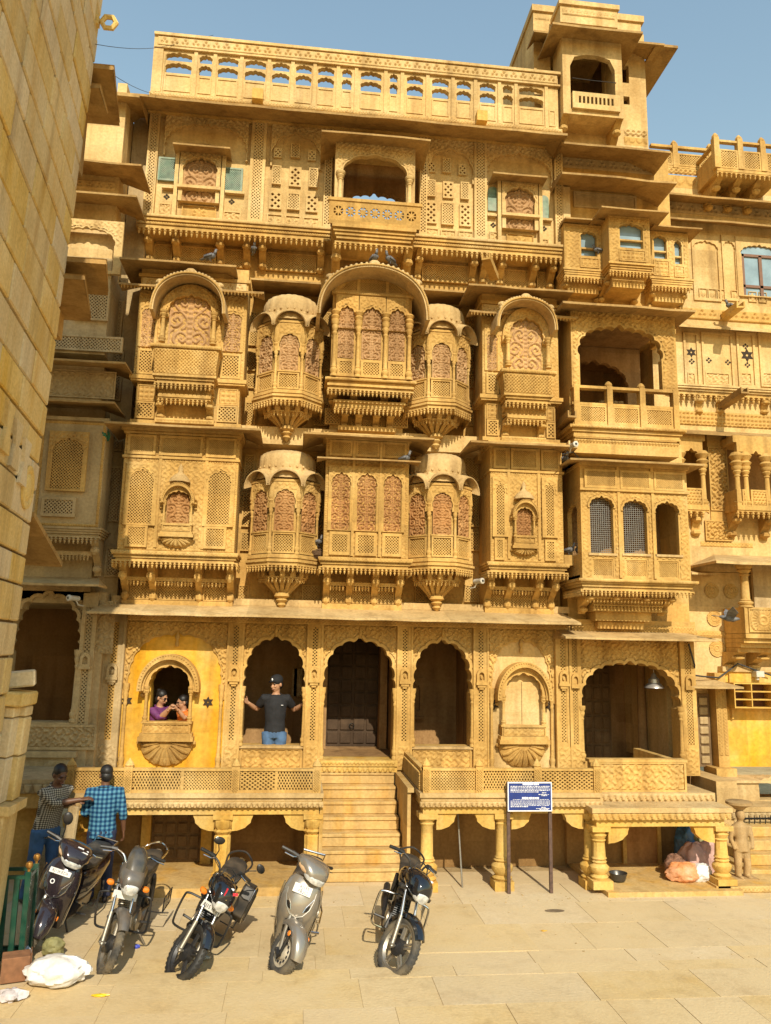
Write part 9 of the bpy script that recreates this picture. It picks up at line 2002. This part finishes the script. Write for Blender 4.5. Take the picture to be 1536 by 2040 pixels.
# ---- iron grille beside the right-hand steps
gi = root('iron_grille', 'dark iron grille fence at the right edge behind the stone figure', 'fence', (7.3, -.6, 0), world=True)
ya = -.62
for i in range(17): g = MB(); xx = X(1484, 1680, ya)+i*.085; g.tube([(xx, ya, .55), (xx, ya, zq-.1)], .007, 6); obj('bar', g, iron, gi)
for zz in (.62, zq-.14): g = MB(); g.tube([(X(1480, 1680, ya), ya, zz), (X(1480, 1680, ya)+1.5, ya, zz)], .009, 6); obj('rail', g, iron, gi)
# ---- pigeons
PG = plain('pigeon_grey', (.12, .115, .115), .7, noise=.5, nscale=22); PGC = {}
def pigeon(px, py, y, rz, label, s=1.0, z=None):
    q = atY(px, py, y); me = PGC.get('m')
    if me is None:
        g = MB(); g.loft([ell((0, yy, zz), rx, ry, 10, Matrix.Rotation(math.pi/2*.75, 3, 'X')) for yy, zz, rx, ry in ((-.10, .115, .012, .012), (-.085, .115, .04, .04), (-.03, .10, .055, .055), (.04, .085, .048, .045), (.10, .07, .03, .022), (.19, .05, .028, .008))])
        g.tube([(0, -.075, .13), (0, -.10, .175), (0, -.105, .20)], [.03, .024, .022], 8); g.ball((0, -.108, .205), (.022, .026, .023), 10, 7); g.tube([(0, -.128, .205), (0, -.15, .198)], [.007, .002], 6)
        for sx in (-1, 1): g.tube([(sx*.02, -.01, .06), (sx*.02, -.015, 0)], .005, 5); g.loft([[(sx*(.052+e), yy, zz) for e, zz in ((0, z_-.03), (.008, z_), (0, z_+.03))]+[(sx*.045, yy, z_)] for yy, z_ in ((-.06, .11), (.02, .10), (.10, .08))])
        me = g.mesh('pigeon'); me.materials.append(PG); me.polygons.foreach_set('use_smooth', [True]*len(me.polygons)); PGC['m'] = me
    o = bpy.data.objects.new('pigeon', me); COL.objects.link(o); o.location = (q.x, y, z if z is not None else q.z); o.rotation_euler = (0, 0, rz); s *= .85; o.scale = (s, s, s); tag(o, label, 'pigeon', 'pigeons about the house fronts'); return o
pigeon(418, 521, -.84, 1.2, 'pigeon perched on the eave above the left hooded bay')
pigeon(745, 524, -1.0, .4, 'left pigeon of two on top of the great central hood'); pigeon(777, 527, -.98, -.8, 'right pigeon of two on top of the great central hood')
pigeon(806, 924, -.74, .9, 'pigeon on the thin eave of the centre box bay')
g = MB(); lx0, lx1, lz = X(1124, 1106, -.45), X(1164, 1106, -.45), Z(1144, 1106, -.45); g.box(lx0, lx1, -.45, .1, lz-.16, lz); rpart('corner_ledge', g, MAIN)
pigeon(1133, 1105, -.40, .8, 'left pigeon of two on the corner ledge beside the right box bay', z=lz); pigeon(1153, 1106, -.40, -.5, 'right pigeon of two on the corner ledge beside the right box bay', z=lz)
pigeon(1456, 618, YF-.35, -1.4, 'pigeon on the water spout of the far right house')
pigeon(1192, 507, -.24, -1.5, 'pigeon lying along the sill of the top left window bay', .9)
pigeon(1124, 925, -.55, .3, 'pigeon in the dark corner below the upper eave', z=None)
pigeon(1140, 1168, -.15, 1.0, 'pigeon in the shadow under the corner ledge', .9, z=None) if False else None
pigeon(505, 505, .0, .2, 'pigeon nesting in the recess under the top storey', .9)
# nest of twigs with a sitting pigeon
nq = atY(633, 1100, -.25); g = MB(); rn = random.Random(5)
for k in range(70):
    a = rn.uniform(0, 6.28); r = rn.uniform(.03, .10); z = rn.uniform(-.10, .04); b_ = a+rn.uniform(1.2, 2.4); g.tube([(nq.x+r*math.cos(a), -.25+r*math.sin(a), nq.z+z), (nq.x+r*math.cos(b_), -.25+r*math.sin(b_), nq.z+z+rn.uniform(-.03, .03))], .004, 4)
g.lathe((nq.x, -.25, nq.z-.09), [(.03, 0), (.08, .04), (.10, .10)], 12); g.box(nq.x-.05, nq.x+.05, -.25, .36, nq.z-.10, nq.z-.07)
tag(obj('twig_nest', g, plain('dry_twigs', (.12, .07, .035), .9, noise=.4, nscale=40), None), 'ragged twig nest between the lower left oriel and the centre bay', 'nest'); pigeon(633, 1090, -.25, .7, 'pigeon sitting in the twig nest', .95)
# flying pigeon
g = MB(); q = atY(1452, 1232, -.9); g.M = Matrix.Translation(q) @ Matrix.Rotation(R_(70), 4, 'Z') @ Matrix.Rotation(R_(12), 4, 'X')
g.loft([ell((0, yy, zz), rx, rx*.9, 10, Matrix.Rotation(math.pi/2, 3, 'X')) for yy, zz, rx in ((-.15, .02, .010), (-.13, .02, .022), (-.08, .005, .045), (.0, 0, .055), (.08, .0, .035), (.13, 0, .02))]); g.add([(-.02, .10, .0), (.02, .10, .0), (.06, .24, -.01), (-.06, .24, -.01), (-.02, .10, .008), (.02, .10, .008), (.06, .24, -.004), (-.06, .24, -.004)], [(0, 3, 2, 1), (4, 5, 6, 7), (0, 1, 5, 4), (1, 2, 6, 5), (2, 3, 7, 6), (3, 0, 4, 7)])
for sx in (-1, 1):
    v = [(sx*.03, -.07, .02), (sx*.16, -.09, .10), (sx*.30, .02, .16), (sx*.17, .06, .09), (sx*.03, .05, .015)]; v2 = [(a, b, c-.006) for a, b, c in v]; g.add(v+v2, [(0, 1, 2, 3, 4), (9, 8, 7, 6, 5)]+[(i, (i+1) % 5, 5+(i+1) % 5, 5+i) for i in range(5)])
o = obj('pigeon', g, PG, None, smooth=True); tag(o, 'pigeon in flight in front of the carved roundels', 'pigeon', 'pigeons about the house fronts')
# ---- surveillance cameras
CAMW = plain('white_camera_plastic', (.50, .47, .40), .4)
def cctv(px, py, y, rz, label):
    q = atY(px, py, y); o = root('security_camera', label, 'camera', q, rz); g = MB(); g.M = Matrix.Rotation(math.pi/2, 4, 'X'); g.lathe((0, 0, -.06), [(.035, 0), (.038, .02), (.038, .14), (.045, .15), (.045, .18), (.03, .185)], 14); obj('housing', g, CAMW, o, smooth=True)
    g = MB(); g.ball((0, -.122, 0), (.024, .006, .024), 12, 6); obj('lens', g, BLKG, o); g = MB(); g.tube([(0, .02, -.03), (0, .06, -.09), (0, .16, -.10)], .010, 6); obj('bracket', g, CAMW, o)
cctv(951, 1158, -.35, .5, 'white bullet camera beside the lower right oriel'); cctv(1139, 888, -.85, .2, 'white bullet camera at the corner below the open balcony')
cctv(150, 1192, -.55, -.6, 'white bullet camera under the left house eave')
g = MB(); q = atY(1514, 1343, YF-.25); g.box(q.x-.07, q.x+.07, YF-.27, YF-.12, q.z-.05, q.z+.05); g.lathe((q.x-.02, YF-.2, q.z-.10), [(.03, 0), (.035, .05)], 10); tag(obj('junction_box', g, CAMW, None, bevel=.006), 'small white junction box above the pigeonhole shelf', 'box')
# ---- wires
WIRE = plain('black_wire', (.03, .028, .026), .7)
def wire(P, label, r=.0035, cat='wire'):
    pts = []
    for (a, b) in zip(P, P[1:]):
        a, b = Vector(a), Vector(b)
        for i in range(8): t = i/8; p = a.lerp(b, t); p.z -= .10*(b-a).length*t*(1-t)*.35; pts.append(tuple(p))
    g = MB(); g.tube(pts+[P[-1]], r, 5); tag(obj('overhead_wire', g, WIRE, None), label, cat)
wire([tuple(atY(190, 88, -4.6)), tuple(atY(330, 92, -.2)), tuple(atY(425, 70, .1))], 'thin wire from the block wall to the roof parapet')
wire([tuple(atY(205, 135, -4.2)), tuple(atY(302, 186, -.4))], 'thin wire sagging to the left end of the roof eave')
wire([tuple(atY(1120, 905, -.9)), tuple(atY(1142, 900, -.7)), tuple(atY(1165, 925, -.2))], 'loose cable at the corner below the open balcony', .010)
wire([tuple(atY(1372, 1282, -.1)), tuple(atY(1384, 1325, -.1)), tuple(atY(1382, 1345, .1)), tuple(atY(1432, 1350, .3)), tuple(atY(1470, 1322, .4)), tuple(atY(1536, 1345, .4))], 'grey cable bundle draped along the small canopy', .014)
wire([tuple(atY(1140, 155, -.26)), tuple(atY(1228, 165, -.26))], 'pale wire strung across the tower opening', .006)
# green rag and grey tarpaulin
q = atY(207, 868, -.6); blob('rag', (q.x, -.6, q.z), (.06, .05, .11), 31, plain('green_rag', (.02, .14, .08), .7, noise=.4), 'torn green rag hanging from the left end of the eave', 'rag', crump=.4)
q = atY(5, 1085, -4.55); g = MB(); n = 7; v = []; f = []
for i in range(n):
    for j in range(n): u, w_ = i/(n-1), j/(n-1); v.append((q.x-.28+.36*u, -4.75+.45*w_, q.z+.16*(1-u)*0-.22*(1-u)+.07*u+.03*math.sin(5*w_+4*u)))
for i in range(n-1):
    for j in range(n-1): f.append((i*n+j, i*n+j+1, (i+1)*n+j+1, (i+1)*n+j))
g.add(v, f); o = obj('tarpaulin', g, plain('grey_tarpaulin', (.34, .34, .34), .6, noise=.25, bump=.3), None, smooth=True); tag(o, 'grey tarpaulin flap sticking out from the block wall at the left edge', 'tarpaulin'); so_ = o.modifiers.new('thick', 'SOLIDIFY'); so_.thickness = .012
